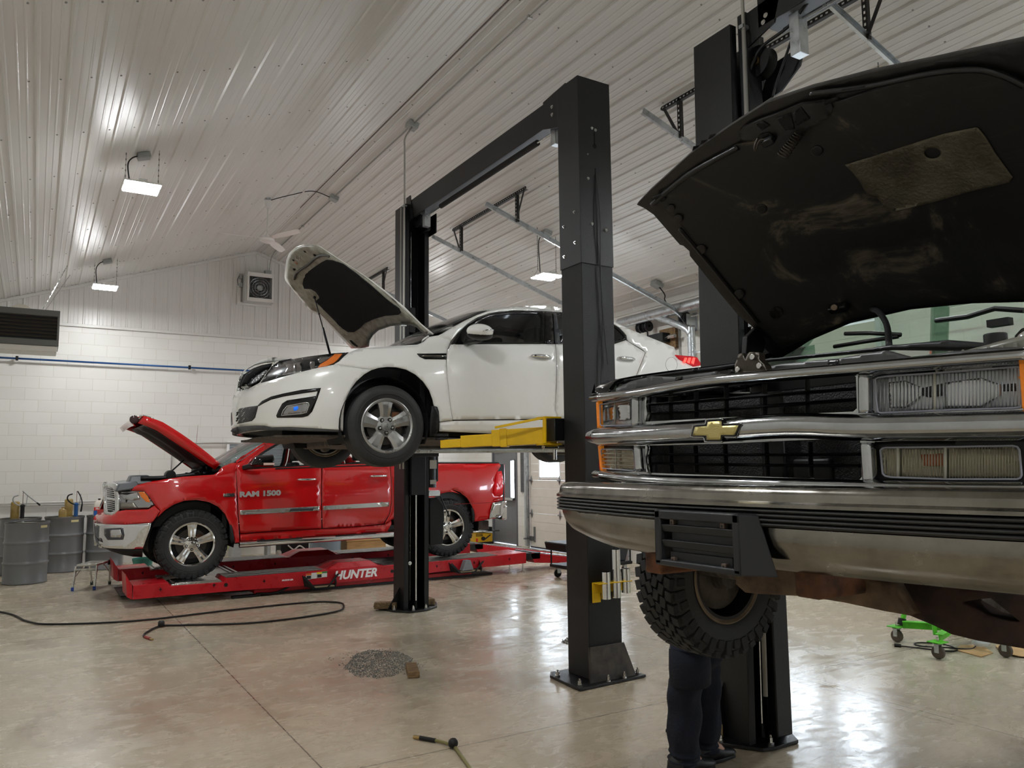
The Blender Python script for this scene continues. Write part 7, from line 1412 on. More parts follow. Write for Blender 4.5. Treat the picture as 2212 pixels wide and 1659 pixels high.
for y in (9.62, 9.78): MB().lathe([(.02, -.05), (.085, -.05), (.085, -.03), (.06, -.02), (.06, .03), (.085, .04), (.02, .05)], (8.42, y, 3.86), 'Y', 24).build('cable_reel', MATS['black_drum'], t, smooth=35)
t = thing('wall_conduit', (8.55, 9.2, 3), 'thin upright conduit on the block wall between two overhead doors', 'conduit'); MB().cyl((8.57, 9.05, 1.2), (8.57, 9.05, 4.05), .012, 8).build('pipe', M_COND, t, smooth=True); MB().box(8.55, 8.595, 9.02, 9.08, 3.3, 3.33).build('pipe_clamp', M_GALV, t)
t = thing('junction_box', (8.2, 8.95, 4.25), 'grey ceiling junction box above the round duct by the wall', 'electrical box'); MB().obox((8.1, 9.0, ceil_z(8.1) - .05), (.16, .14, .07), Matrix.Rotation(math.atan(SL), 3, 'Y')).build('box', M_GREYBOX, t, bevel=.004); MB().tube(cr([(8.12, 8.98, ceil_z(8.1) - .08), (8.16, 8.9, 4.22), (8.2, 8.95, 4.16), (8.24, 8.95, 4.10)], 5), .010, 6).build('cord', M_DARK, t)
# steel mesh leaning on the wall between the two doors
t = thing('mesh_panel', (8.57, 13.76, 1.1), 'narrow grey wire mesh panel on the wall between exit door and overhead door', 'mesh panel')
mb = MB(); [mb.cyl((8.575, 13.68 + .022 * k, 1.12), (8.575, 13.68 + .022 * k, 2.15), .003, 5) for k in range(8)]; [mb.cyl((8.572, 13.68, 1.12 + .06 * k), (8.572, 13.835, 1.12 + .06 * k), .003, 5) for k in range(18)]; mb.build('mesh', M_HINGE, t); MB().box(8.578, 8.598, 13.675, 13.84, 1.1, 2.17).build('backing', mat('backing_grey', (130, 130, 130), rough=.6), t)
# window in the gable wall, seen through the red cab
w = thing('window_1', (3.68, YW, 1.3), 'white framed window with grey blinds', 'window'); tag(w, kind='structure')
MB().box(3.12, 3.17, YW - .05, YW - .005, 1.15, 2.16).box(4.19, 4.24, YW - .05, YW - .005, 1.15, 2.16).box(3.17, 4.19, YW - .05, YW - .005, 1.15, 1.20).box(3.17, 4.19, YW - .05, YW - .005, 2.11, 2.16).box(3.66, 3.70, YW - .045, YW - .005, 1.2, 2.11).build('window_frame', MATS['window_white'], w, bevel=.004)
MB().box(3.17, 4.19, YW - .012, YW - .006, 1.2, 2.11).build('window_glass', mat('window_grey', (150, 166, 172), rough=.05), w)
for k in range(30): MB().obox((3.68, YW - .028, 1.22 + .03 * k), (1.0, .022, .002), Matrix.Rotation(.5, 3, 'X')).build('blind_slat', mat('blind_grey', (196, 200, 200), rough=.5), w)
# ================================================================ drums and what stands on them
M_DRUM = mat('drum_grey', (118, 120, 122), rough=.32, var=.06, scale=3); M_DTOP = mat('drum_lid', (170, 166, 150), rough=.4, var=.2, scale=8); M_JUG = mat('stained_jug', (176, 150, 86), rough=.35, col2=(128, 104, 52), scale=6)
def drum(x, y, label, lab=True, mt=M_DRUM):
    t = thing('steel_drum', (x, y, 0), label, 'drum', 'steel oil drums along the gable wall'); p = [(.0, .012), (.27, .012), (.27, .0), (.286, .004), (.288, .02), (.282, .03)]
    for z in (.293, .587): p += [(.284, z - .035), (.286, z - .02), (.298, z - .006), (.298, z + .006), (.286, z + .02), (.284, z + .035)]
    p += [(.282, .845), (.290, .855), (.292, .875), (.286, .882), (.276, .878), (.274, .862), (.0, .862)]
    MB().lathe(p[:-2] , (x, y, .003), 'Z', 56).build('drum_shell', mt, t, smooth=50); MB().lathe([(.274, .862), (.2, .864), (0, .866)], (x, y, .003), 'Z', 56).build('drum_lid', M_DTOP, t, smooth=50); MB().lathe([(.286, .872), (.2905, .868), (.294, .876), (.288, .886), (.282, .882)], (x, y, .003), 'Z', 56).build('lid_ring', mat('ring_grey', (96, 94, 88), rough=.4, metal=.5), t, smooth=50)
    for a, r_ in ((-1.2, .2), (1.9, .2)): MB().cyl((x + r_ * math.cos(a), y + r_ * math.sin(a), .865), (x + r_ * math.cos(a), y + r_ * math.sin(a), .885), .03 if a < 0 else .018, 16).build('bung', M_GALV, t, smooth=35)
    if lab:
        a0 = math.atan2(-y, -x) + lab; mb = MB(); mb.loft([[(x + .2865 * math.cos(a), y + .2865 * math.sin(a), .80), (x + .2865 * math.cos(a), y + .2865 * math.sin(a), .835)] for a in np.linspace(a0 - .22, a0 + .22, 8)], closed=False, cap=False); mb.build('yellow_label', mat('label_pale_yellow', (214, 204, 150), rough=.5), t, smooth=True)
    return t
drum(-.05, 13.80, 'grey steel drum standing in front of the other drums, no pump on it', .85)
drum(-.15, 15.03, 'grey steel drum at the wall behind the front drum, black pump on top', 0)
drum(.465, 15.03, 'grey steel drum at the wall with the blue hand pump on top', .55)
drum(1.07, 15.03, 'grey steel drum half hidden behind the red pickup bumper, white jug on top', 0)
Z0 = .869
def jug(x, y, w, d_, h, name, label, cat, m_=M_JUG, top=None, grp=None):
    t = thing(name, (x, y, Z0), label, cat, grp); n_ = 24
    def ring(s_, z, cxo=0): return [(x + cxo + w / 2 * s_ * (abs(math.cos(a)) ** .5) * math.copysign(1, math.cos(a)), y + d_ / 2 * s_ * (abs(math.sin(a)) ** .5) * math.copysign(1, math.sin(a)), z) for a in np.linspace(0, 2 * math.pi, n_ + 1)[:-1]]
    MB().loft([ring(.9, Z0), ring(1, Z0 + .015), ring(1, Z0 + h * (.62 if top else .93)), ring(.8, Z0 + h * (.8 if top else .985)), ring(.35 if top else .55, Z0 + h * (.93 if top else 1.0))]).build('jug_body', m_, t, smooth=45)
    if top: MB().cyl((x, y, Z0 + h * .92), (x, y, Z0 + h * 1.02), .02, 14).build('cap', top, t, smooth=35); MB().tube(cr([(x + .0, y - .0, Z0 + h * .93), (x + w * .35, y, Z0 + h * .95), (x + w * .42, y, Z0 + h * .6)], 5), .012, 8).build('handle', m_, t, smooth=True)
    return t
jug(-.235, 14.97, .125, .15, .285, 'oil_container', 'tall brown stained container beside the black pump on the left drum', 'container')
jug(.515, 15.10, .125, .14, .30, 'oil_container', 'tall brown stained container behind the blue pump', 'container')
jug(.425, 14.88, .115, .10, .17, 'oil_bottle', 'small brown stained bottle in front of the tall container by the blue pump', 'bottle', top=M_JUG)
fj = jug(.955, 14.95, .17, .12, .29, 'fluid_jug', 'white plastic jug with red and blue label on the drum behind the red bumper', 'jug', mat('milky_plastic', (214, 208, 194), rough=.35), top=M_DARK)
MB().box(.875, 1.03, 14.884, 14.888, Z0 + .10, Z0 + .155).build('red_label', mat('label_red', (206, 44, 40), rough=.5), fj); MB().box(.875, 1.03, 14.884, 14.888, Z0 + .02, Z0 + .10).build('blue_label', mat('label_blue', (34, 96, 176), rough=.5), fj)
text3('label_lettering', 'FRAM', .042, frame_m((.953, 14.883, Z0 + .128), (1, 0, 0), (0, 0, 1)), M_LETW, fj, depth=.0005, bold=.001)
def pump(x, y, mb_, label, flip):
    t = thing('hand_pump', (x, y, Z0), label, 'pump', 'lever pumps on the drums')
    MB().lathe([(0, 0), (.035, 0), (.035, .01), (.03, .012), (.03, .20), (.036, .205), (.036, .225), (.015, .24), (0, .24)], (x, y, Z0), 'Z', 20).build('pump_barrel', mb_, t, smooth=35)
    MB().cyl((x, y, Z0 + .22), (x, y, Z0 + .43), .006, 8).build('pump_rod', M_STEEL, t)
    if flip: h = [(x + .01, y, Z0 + .43), (x + .06, y, Z0 + .33), (x + .085, y, Z0 + .22), (x + .07, y, Z0 + .09)]
    else: h = [(x - .01, y, Z0 + .45), (x + .06, y, Z0 + .38), (x + .16, y, Z0 + .29), (x + .24, y, Z0 + .215)]
    MB().tube(cr(h, 5), .009, 8).build('lever', M_GREYBOX if not flip else M_DARK, t, smooth=True); MB().tube([h[-2], h[-1]] if flip else [tuple(np.array(h[-1]) * .4 + np.array(h[-2]) * .6), h[-1]], .013, 8).build('lever_grip', M_DARK, t, smooth=True)
    MB().cyl((x + .045, y, Z0 + .2), (x + .06, y, Z0 + .38), .006, 8).build('fulcrum', M_GREYBOX, t)
    MB().tube(cr([(x - .02, y, Z0 + .215), (x - .08, y - .01, Z0 + .24), (x - .13, y - .02, Z0 + .30), (x - .12, y - .02, Z0 + .36), (x - .06, y - .02, Z0 + .385)], 6), .011, 10).build('spout', M_GREYBOX if not flip else M_DARK, t, smooth=True)
pump(-.135, 14.84, M_DARK, 'black barrelled lever pump with grey handle on the left drum', False)
pump(.615, 14.86, mat('pump_blue', (34, 84, 140), rough=.3), 'blue barrelled lever pump on the second drum', True)
# ================================================================ step stool
t = thing('step_stool', (.77, 12.65, 0), 'small folding aluminium step stool with blue feet left of the red lift', 'step stool')
M_ALS = mat('stool_aluminium', (196, 196, 190), rough=.3, metal=.7, rvar=.08)
ft = [(.515, 12.43), (.775, 12.36), (1.0, 12.86), (.775, 12.95)]; tp = [(.55, 12.49), (.80, 12.43), (.985, 12.80), (.735, 12.88)]
MB().prism(tp, 2, .315, .345).build('platform', M_ALS, t, bevel=.006)
for k in range(5): f = .12 + .19 * k; a = Vector((*tp[0], .347)).lerp(Vector((*tp[3], .347)), f); b = Vector((*tp[1], .347)).lerp(Vector((*tp[2], .347)), f); MB().bar(a.lerp(b, .08), a.lerp(b, .92), .035, .004).build('tread_rib', mat('grip_grey', (160, 158, 150), rough=.6), t)
for (a, b), m_ in zip(zip(ft, tp), range(4)):
    l_ = MB().bar((a[0], a[1], .03), (b[0], b[1], .32), .022, .032).build('leg', M_ALS, t, bevel=.003); MB().obox((a[0], a[1], .026), (.036, .036, .05)).build('foot_cap', mat('blue_foot', (30, 66, 150), rough=.5) if m_ < 2 else mat('dark_foot', (20, 44, 44), rough=.5), l_, bevel=.004)
MB().bar((ft[0][0] + .02, ft[0][1] + .03, .28), (ft[1][0] - .0, ft[1][1] + .03, .28), .012, .02).build('cross_bar', M_ALS, t); MB().bar((ft[0][0] + .01, ft[0][1] + .02, .16), (tp[0][0] + .09, tp[0][1] + .12, .31), .01, .012).build('brace', M_ALS, t); MB().bar((ft[2][0] - .0, ft[2][1] - .02, .16), (tp[2][0] - .09, tp[2][1] - .12, .31), .01, .012).build('brace', M_ALS, t)
MB().obox((*tp[2], .32), (.05, .05, .07)).build('hinge_cap', M_DARK, t, bevel=.006)
# ================================================================ hoses, blocks, grit on the floor
t = thing('air_hose', (1.5, 9.3, 0), 'long black air hose looped on the floor in front of the red lift', 'hose')
pts = [(-1.2, 12.4), (-.265, 11.013), (.014, 10.129), (.265, 9.776), (1.035, 9.49), (2.01, 9.579), (2.868, 9.581), (3.158, 9.418), (3.195, 9.159), (2.939, 8.761), (2.097, 8.638), (1.414, 8.93), (1.195, 9.022), (1.036, 8.772), (.985, 8.59), (1.0, 8.47)]
MB().tube(cr([(x, y, .013) for x, y in pts], 8), .0105, 8).build('hose', M_DARK, t, smooth=True)
MB().lathe([(.0, -.03), (.02, -.03), (.034, -.018), (.034, .018), (.02, .03), (0, .03)], (1.195, 9.02, .036), 'X', 20).build('stop_ball', M_DARK, t, smooth=40)
MB().cyl((.99, 8.52, .013), (1.02, 8.41, .013), .013, 12).build('red_sleeve', mat('sleeve_red', (150, 50, 44), rough=.5), t, smooth=35); MB().cyl((1.02, 8.41, .013), (1.035, 8.35, .013), .010, 12).build('brass_coupler', MATS['brass'], t, smooth=35)
t = thing('air_hose', (2.1, 4.2, 0), 'olive air hose end with a black stop ball at the bottom of the photo', 'hose')
M_OLIVE = mat('olive_hose', (124, 116, 70), rough=.5)
MB().tube(cr([(2.045, 4.415, .014), (2.09, 4.34, .014), (2.122, 4.26, .014), (2.130, 4.19, .014), (2.10, 4.05, .012), (2.055, 3.86, .012), (1.95, 3.5, .012), (1.7, 3.0, .012)], 8), .0095, 10).build('hose', M_OLIVE, t, smooth=True)
MB().ico((2.128, 4.204, .032), .03).build('stop_ball', M_DARK, t, smooth=True); MB().tube([(2.028, 4.44, .014), (2.085, 4.348, .014)], .0125, 12).build('grip_sleeve', M_DARK, t, smooth=35); MB().tube([(2.005, 4.478, .014), (2.028, 4.44, .014)], .011, 12).build('brass_coupler', MATS['brass'], t, smooth=35)
def block(c, size, rot, label, m_=M_WOOD): return tag(MB().obox(c, size, Matrix.Rotation(rot, 3, 'Z')).build('wood_block', m_, bevel=.006), label, 'wood block', 'scrap wood blocks')
block((2.615, 5.87, .027), (.09, .30, .05), -.35, 'short worn wood block lying alone on the open floor')
M_W2 = mat('weathered_wood', (150, 124, 86), rough=.8, col2=(74, 56, 38), scale=7, stretch=(8, 1, 8), bump=.5, bscale=50)
block((3.50, 8.60, .058), (.26, .10, .07), -.5, 'weathered wood block at the left foot of the far black post', M_W2)
block((4.03, 8.60, .056), (.10, .2, .065), -.1, 'weathered wood block at the right foot of the far black post', M_W2)
block((4.0, 5.06, .056), (.09, .2, .065), .1, 'weathered wood block on the base plate of the near black post', M_W2)
block((3.455, 3.53, .062), (.15, .13, .075), -.4, 'pale split wood block at the post foot beside the person', mat('pale_wood', (186, 160, 112), rough=.8, col2=(110, 84, 52), scale=9, bump=.5, bscale=40))
outl = [tuple(oZ(*p)[:2]) for p in ((742, 1442), (770, 1412), (800, 1404), (862, 1408), (892, 1422), (884, 1444), (852, 1460), (815, 1466), (768, 1461))]
def grit(name, outl, n, seed, label, sc=1.0):
    rnd = random.Random(seed); A = np.array(outl); mb = MB(); k = 0
    while k < n:
        p = (rnd.uniform(A[:, 0].min(), A[:, 0].max()), rnd.uniform(A[:, 1].min(), A[:, 1].max()))
        if not inside(np.array([p]), outl)[0] and rnd.random() > .06: continue
        r_ = rnd.uniform(.002, .0075) * sc; a = rnd.uniform(0, 6.28)
        mb.add([(p[0] + r_ * math.cos(a + i * 2.094), p[1] + r_ * math.sin(a + i * 2.094), .0006) for i in range(3)] + [(p[0], p[1], r_ * 1.1)], [(0, 1, 3), (1, 2, 3), (2, 0, 3)]); k += 1
    return tag(mb.build(name, mat('grey_grit', (128, 126, 120), rough=.8, col2=(84, 82, 78), scale=90), fix=False), label, 'grit', kind='stuff')
grit('floor_grit', outl, 3600, 3, 'patch of grey absorbent granules spread on the open floor')
grit('floor_grit', [tuple(oZ(*p)[:2]) for p in ((1212, 1388), (1225, 1378), (1240, 1378), (1240, 1390), (1225, 1392))], 300, 5, 'small dark scatter of granules left of the near black post')
# ================================================================ behind the red lift
t = thing('bucket', (1.5, 13.2, 0), 'teal plastic bucket partly hidden behind the red pickup front tyre', 'bucket'); MB().lathe([(0, .002), (.11, .002), (.14, .29), (.148, .29), (.148, .31), (.135, .31), (.105, .012), (0, .012)], (1.46, 13.2, 0), 'Z', 32).build('bucket_body', mat('teal', (70, 160, 146), rough=.4), t, smooth=40); MB().tube([(1.46 + .145 * math.cos(a), 13.2 - .01, .29 - .09 * math.sin(a)) for a in np.linspace(0, math.pi, 12)], .003, 6).build('bail', M_STEEL, t)
t = thing('steel_drum', (4.82, 14.9, 0), 'pale blue-grey low drum behind the red lift under the crew cab', 'drum'); MB().lathe([(0, .002), (.29, .002), (.295, .02), (.295, .42), (.30, .43), (.29, .44), (0, .43)], (4.82, 14.9, 0), 'Z', 40).build('drum_shell', mat('drum_blue', (128, 142, 152), rough=.35), t, smooth=40)
t = thing('wooden_crate', (5.6, 14.95, 0), 'low wooden crate behind the red lift right of the pale drum', 'crate'); MB().box(5.2, 6.0, 14.75, 15.15, .0, .22).build('crate_body', mat('crate_wood', (176, 138, 88), rough=.7, var=.2, scale=4, stretch=(1, 1, 9)), t, bevel=.008); MB().box(5.18, 6.02, 14.73, 15.17, .22, .25).build('crate_lid', MATS['crate_wood'], t, bevel=.006)
t = thing('floor_jack', (4.0, 14.3, 0), 'low black trolley with pale wheels behind the red lift', 'trolley')
MB().box(3.78, 4.28, 14.15, 14.5, .10, .30).build('trolley_box', M_DARK, t, bevel=.01)
for x in (3.76, 4.30): MB().cyl((x - .03, 14.2, .10), (x + .03, 14.2, .10), .1, 24).build('wheel', mat('pale_rubber', (150, 144, 132), rough=.7), t, bevel=.01)
MB().tube(cr([(3.9, 14.14, .28), (4.0, 14.12, .2), (4.1, 14.12, .26), (4.2, 14.14, .2)], 6), .012, 8).build('white_cable', M_TRIM, t, smooth=True)
t = thing('support_leg', (3.4, 15.2, 0), 'grey steel workbench leg and panel behind the red lift', 'workbench'); MB().box(3.15, 3.32, 15.15, 15.4, 0, .42).build('panel', M_GREYBOX, t, bevel=.004); MB().box(3.1, 3.9, 15.1, 15.45, .42, .46).build('bench_top', M_GREYBOX, t, bevel=.004); MB().box(3.8, 3.86, 15.15, 15.4, 0, .42).build('leg', M_GREYBOX, t)
t = thing('coil_hose', (3.0, 15.62, .2), 'lime green coiled air hose hanging in an arc behind the red lift', 'hose')
P_ = []; 
for k in range(26 * 12): s_ = k / (26 * 12); x = 2.78 + .8 * s_; z = .40 - .22 * math.sin(math.pi * s_); a = 2 * math.pi * k / 12; P_.append((x, 15.655 + .035 * math.cos(a), z + .04 * math.sin(a)))
MB().tube(P_, .006, 6).build('coil', mat('lime', (196, 220, 60), rough=.35), t, smooth=True)
t = thing('table_saw', (8.1, 14.8, 0), 'yellow portable table saw on the floor behind the red pickup tailgate', 'table saw')
M_SAWY = mat('saw_yellow', (214, 168, 20), rough=.4); x0, x1, y_ = 7.98, 8.42, 14.75
MB().prism([(x0, .04), (x1, .04), (x1 + .0, .22), (x0 + .02, .25)], 1, y_, y_ + .4).build('saw_body', M_SAWY, t, bevel=.01); MB().box(x0 - .02, x1 + .02, y_ - .01, y_ + .42, .0, .045).build('saw_base', M_DARK, t, bevel=.008); MB().box(x0 - .05, x1 + .06, y_ - .03, y_ + .45, .255, .285).build('saw_table', M_GALV, t, bevel=.004)
MB().cyl((x0 - .06, y_ - .05, .27), (x1 + .14, y_ - .05, .27), .014, 10).build('fence_rail', M_STEEL, t, smooth=True); MB().box(x1 - .12, x1 - .05, y_ - .08, y_ + .3, .27, .36).build('rip_fence', M_DARK, t, bevel=.006); MB().cyl((x0 + .2, y_ - .05, .12), (x0 + .2, y_, .12), .04, 20).build('hand_wheel', M_DARK, t, bevel=.006)
MB().box(x0 + .04, x0 + .2, y_ - .004, y_, .17, .22).build('name_plate', mat('plate_black', (36, 26, 10), rough=.5), t); text3('plate_lettering', 'DEWALT', .036, frame_m((x0 + .12, y_ - .006, .195), (1, 0, 0), (0, 0, 1)), M_SAWY, t, depth=.0005, bold=.001); MB().prism([(x0 + .26, .09), (x0 + .40, .18), (x0 + .38, .20), (x0 + .25, .115)], 1, y_ - .004, y_).build('bevel_scale', MATS['plate_black'], t); MB().box(x0 + .04, x0 + .075, y_ - .02, y_, .06, .13).build('switch', MATS['label_red'], t, bevel=.003)
MB().box(x0 - .1, x0 + .15, y_ + .05, y_ + .35, .285, .36).build('saw_case', M_DARK, t, bevel=.02)
# black service cart
t = thing('service_cart', (7.1, 9.5, 0), 'black plastic service cart behind the near black post', 'cart')
MB().box(6.52, 7.72, 9.3, 9.75, .15, .20).build('lower_shelf', M_DARK, t, bevel=.015); MB().loft([[(6.48, 9.28, .40), (7.70, 9.28, .40), (7.70, 9.78, .40), (6.48, 9.78, .40)], [(6.46, 9.26, .52), (7.74, 9.26, .52), (7.74, 9.8, .52), (6.46, 9.8, .52)]]).build('upper_tray', M_DARK, t, bevel=.02)
for a, b in ((7.40, 7.66), (6.9, 7.2)): MB().loft([[(a + .04, 9.34, .2), (b - .04, 9.34, .2), (b - .04, 9.7, .2), (a + .04, 9.7, .2)], [(a, 9.3, .42), (b, 9.3, .42), (b, 9.74, .42), (a, 9.74, .42)]]).build('tapered_bin', mat('bin_grey', (44, 48, 52), rough=.5), t, bevel=.015)
for x in (7.69, 6.55):
    for y in (9.32, 9.74): MB().cyl((x, y, .18), (x, y, .5), .012, 10).build('post', M_DARK, t)
for x in (6.62, 7.6):
    for y in (9.36, 9.68): c_ = MB().cyl((x, y - .016, .06), (x, y + .016, .06), .058, 24).build('caster_wheel', M_RUBBER, t, bevel=.006); MB().box(x - .02, x + .04, y - .025, y + .025, .06, .15).build('caster_fork', M_GALV, c_, bevel=.004)
# green wheeled stand with cord, cardboard, bag
t = thing('engine_stand', (6.9, 4.0, 0), 'bright green wheeled steel stand on four-inch casters at the far right', 'stand')
M_GRN = mat('lime_green_paint', (88, 196, 40), rough=.4, var=.25, scale=12, rvar=.1)
hub = (6.98, 4.05, .16)
for cx_, cy_ in ((6.728, 4.441), (6.425, 3.882), (6.933, 3.613)):
    d_ = Vector((cx_ - hub[0], cy_ - hub[1], 0)).normalized(); w_ = MB().cyl((cx_ - .018, cy_, .055), (cx_ + .018, cy_, .055), .054, 28).build('caster_wheel', mat('brown_rubber', (92, 82, 72), rough=.7), t, bevel=.008)
    MB().box(cx_ - .028, cx_ - .022, cy_ - .02, cy_ + .02, .05, .13).box(cx_ + .022, cx_ + .028, cy_ - .02, cy_ + .02, .05, .13).box(cx_ - .028, cx_ + .028, cy_ - .03, cy_ + .03, .118, .13).build('caster_fork', M_GALV, w_, bevel=.003); MB().cyl((cx_, cy_, .13), (cx_, cy_, .175), .012, 6).build('caster_bolt', M_STEEL, w_)
    MB().obox((cx_, cy_, .137), (.12, .12, .01)).build('caster_plate', M_GRN, t, bevel=.003)
    MB().bar((cx_ - d_.x * .05, cy_ - d_.y * .05, .155), hub, .012, .06).bar((cx_ - d_.x * .05, cy_ - d_.y * .05, .185), (hub[0], hub[1], .19), .06, .01).build('frame_leg', M_GRN, t, bevel=.003)
MB().obox(hub, (.16, .16, .07)).build('frame_hub', M_GRN, t, bevel=.006)
MB().bar(hub, (7.62, 4.1, .16), .05, .06).build('frame_leg', M_GRN, t, bevel=.004); w_ = MB().cyl((7.60, 4.1, .055), (7.64, 4.1, .055), .054, 24).build('caster_wheel', MATS['brown_rubber'], t, bevel=.008); MB().box(7.585, 7.655, 4.07, 4.13, .1, .13).build('caster_fork', M_GALV, w_)
MB().cyl((6.78, 4.42, .16), (6.98, 4.40, .62), .022, 14).build('upright_tube', M_GRN, t, smooth=40); MB().cyl((6.77, 4.42, .15), (6.79, 4.42, .20), .034, 14).build('tube_collar', M_DARK, t, smooth=40); MB().bar((6.56, 3.98, .16), (6.60, 4.02, .36), .03, .03).build('lug', M_GRN, t, bevel=.003)
MB().cyl((7.35, 4.15, .2), (7.25, 4.12, .8), .022, 14).build('upright_tube', M_GRN, t, smooth=40)
t = thing('gearbox', (7.8, 4.3, 0), 'dark machine part resting behind the green stand', 'machine part'); MB().loft([[(7.7, 4.15, .0), (8.2, 4.15, .0), (8.2, 4.6, .0), (7.7, 4.6, .0)], [(7.75, 4.2, .24), (8.15, 4.2, .24), (8.15, 4.55, .24), (7.75, 4.55, .24)]]).build('housing', M_DARK, t, bevel=.03); MB().cyl((7.85, 4.1, .14), (8.05, 4.1, .14), .07, 20).build('shaft_flange', M_GALV, t, bevel=.01)
t = thing('extension_cord', (6.6, 4.2, 0), 'black power cord with its plug end on the floor by the green stand', 'cord')
MB().tube(cr([(6.56, 4.31, .01), (6.62, 4.20, .008), (6.68, 4.05, .008), (6.76, 3.95, .008), (6.86, 3.98, .008), (6.92, 4.12, .012), (6.86, 4.27, .008), (6.76, 4.30, .008), (6.72, 4.2, .008), (6.80, 4.02, .018), (6.95, 3.92, .008), (7.1, 3.95, .008), (7.3, 4.05, .008)], 8), .006, 8).build('cable', M_DARK, t, smooth=True); MB().cyl((6.535, 4.345, .014), (6.565, 4.30, .012), .016, 12).build('plug', M_DARK, t, smooth=35)
for k in (-1, 1): MB().bar((6.525 + k * .006, 4.36 + k * .004, .014), (6.537 + k * .006, 4.343 + k * .004, .014), .002, .006).build('plug_pin', M_STEEL, t)
M_CARD = mat('cardboard', (196, 160, 112), rough=.8, var=.1, scale=8)
def card(poly, z, label): return tag(MB().prism(poly, 2, z, z + .005).build('cardboard_sheet', M_CARD), label, 'cardboard', 'flattened cardboard under the green stand')
card([(6.83, 3.98), (6.76, 3.72), (6.98, 3.74), (7.2, 3.95), (7.05, 4.05)], .002, 'flattened cardboard sheet under the middle of the green stand'); card([(7.0, 3.55), (7.03, 3.48), (7.6, 3.4), (7.7, 3.72), (7.25, 3.86), (7.02, 3.7)], .010, 'flattened cardboard sheet under the right caster of the green stand')
t = tag(MB().ico((7.10, 3.90, .045), 1, .09, .07, .035, 3).build('plastic_bag', mat('clear_bag', (200, 204, 208), rough=.15, alpha=.4, bump=.8, bscale=25), smooth=True), 'crumpled clear plastic bag on the cardboard by the green stand', 'plastic bag')
# ================================================================ person behind the raised tyre
PB = (3.06, 3.2)
t = thing('person', (PB[0], PB[1], 0), 'person in navy work trousers and black shoes standing behind the raised black tyre', 'person')
M_SKIN = mat('skin', (196, 150, 124), rough=.5); M_NAVY = mat('navy_cloth', (15, 20, 34), rough=.85, var=.2, scale=9, bump=.35, bscale=70); M_SHOE = mat('black_shoe', (16, 16, 17), rough=.5)
hipz = .95; LA_ = (2.985, 3.22); LB_ = (3.215, 3.26)      # near leg, far leg (feet)
J = [((3.12, 3.2, .96), .13), ((3.13, 3.2, 1.15), .12), ((3.15, 3.2, 1.36), .14), ((3.17, 3.2, 1.47), .07), ((3.20, 3.2, 1.55), .055), ((3.24, 3.2, 1.67), .09),   # 0-5 spine, neck, head
     ((3.08, 3.12, .90), .09), ((3.00, 3.17, .50), .06), ((2.985, 3.21, .10), .04), ((3.08, 3.2, .035), .035),   # 6-9 near leg
     ((3.14, 3.29, .90), .09), ((3.22, 3.28, .50), .06), ((3.20, 3.27, .10), .04), ((3.30, 3.25, .035), .035),   # 10-13 far leg
     ((3.15, 3.02, 1.40), .055), ((3.18, 2.97, 1.14), .042), ((3.06, 2.93, .98), .03), ((3.15, 3.38, 1.40), .055), ((3.2, 3.42, 1.14), .042), ((3.1, 3.28, 1.02), .03)]
ED = [(0, 1), (1, 2), (2, 3), (3, 4), (4, 5), (0, 6), (6, 7), (7, 8), (8, 9), (0, 10), (10, 11), (11, 12), (12, 13), (2, 14), (14, 15), (15, 16), (2, 17), (17, 18), (18, 19)]
for sh_, sy in ((16, 1), (19, 1)):
    b_ = np.array(J[sh_][0])
    for k in range(5):
        o_ = np.array((-.045 - (.012 if 0 < k < 4 else 0), (k - 2) * .017 * sy, -.03 - .004 * k)) if k else np.array((-.01, -.045, -.01)); i0 = len(J); J.append((tuple(b_ + o_), .011)); J.append((tuple(b_ + o_ * 1.7 + np.array((0, 0, -.012))), .008)); ED += [(sh_, i0), (i0, i0 + 1)]
me = bpy.data.meshes.new('body'); me.from_pydata([j[0] for j in J], ED, []); bo_ = link('body', me, M_SKIN, t); q = bo_.modifiers.new('skin', 'SKIN'); 
for i, j in enumerate(J): me.skin_vertices[0].data[i].radius = (j[1], j[1])
me.skin_vertices[0].data[0].use_root = True; q2 = bo_.modifiers.new('sub', 'SUBSURF'); q2.levels = q2.render_levels = 2; q.use_smooth_shade = True
def leg(path, rads, seed, nm='trousers'):
    rnd = random.Random(seed); ph = [rnd.uniform(0, 6.28) for _ in range(6)]; P_ = cr([p for p in path], 10); R_ = np.interp(np.linspace(0, 1, len(P_)), np.linspace(0, 1, len(rads)), rads); rings = []
    for i, p in enumerate(P_):
        f = i / (len(P_) - 1); ring = []
        for a in np.linspace(0, 2 * math.pi, 37)[:-1]:
            wr = .007 * math.sin(13 * f + ph[0] + 2 * a) * math.sin(3 * a + ph[1]) + .006 * math.sin(31 * f + ph[2] + 1.3 * math.sin(a + ph[3])) + (.016 * math.sin(95 * f + ph[4] + 1.5 * math.sin(a)) if f > .82 else 0) * (.6 + .4 * math.cos(a + ph[5])) + .009 * math.exp(-((f - .42) / .06) ** 2) * math.sin(60 * f + 2 * a)
            r_ = R_[i] + wr; ring.append((p[0] + r_ * 1.08 * math.cos(a), p[1] + r_ * .92 * math.sin(a), p[2]))
        rings.append(ring)
    return rings
mb = MB(); mb.loft(leg([(3.07, 3.13, 1.0), (3.04, 3.14, .8), (3.0, 3.17, .6), (2.985, 3.19, .45), (2.98, 3.205, .3), (2.975, 3.21, .12), (2.975, 3.21, .045)], [.115, .112, .098, .088, .088, .078, .074], 1)); mb.loft(leg([(3.14, 3.28, 1.0), (3.17, 3.28, .8), (3.20, 3.28, .6), (3.215, 3.275, .45), (3.215, 3.27, .3), (3.185, 3.265, .12), (3.18, 3.265, .05)], [.115, .110, .094, .082, .076, .068, .066], 4))
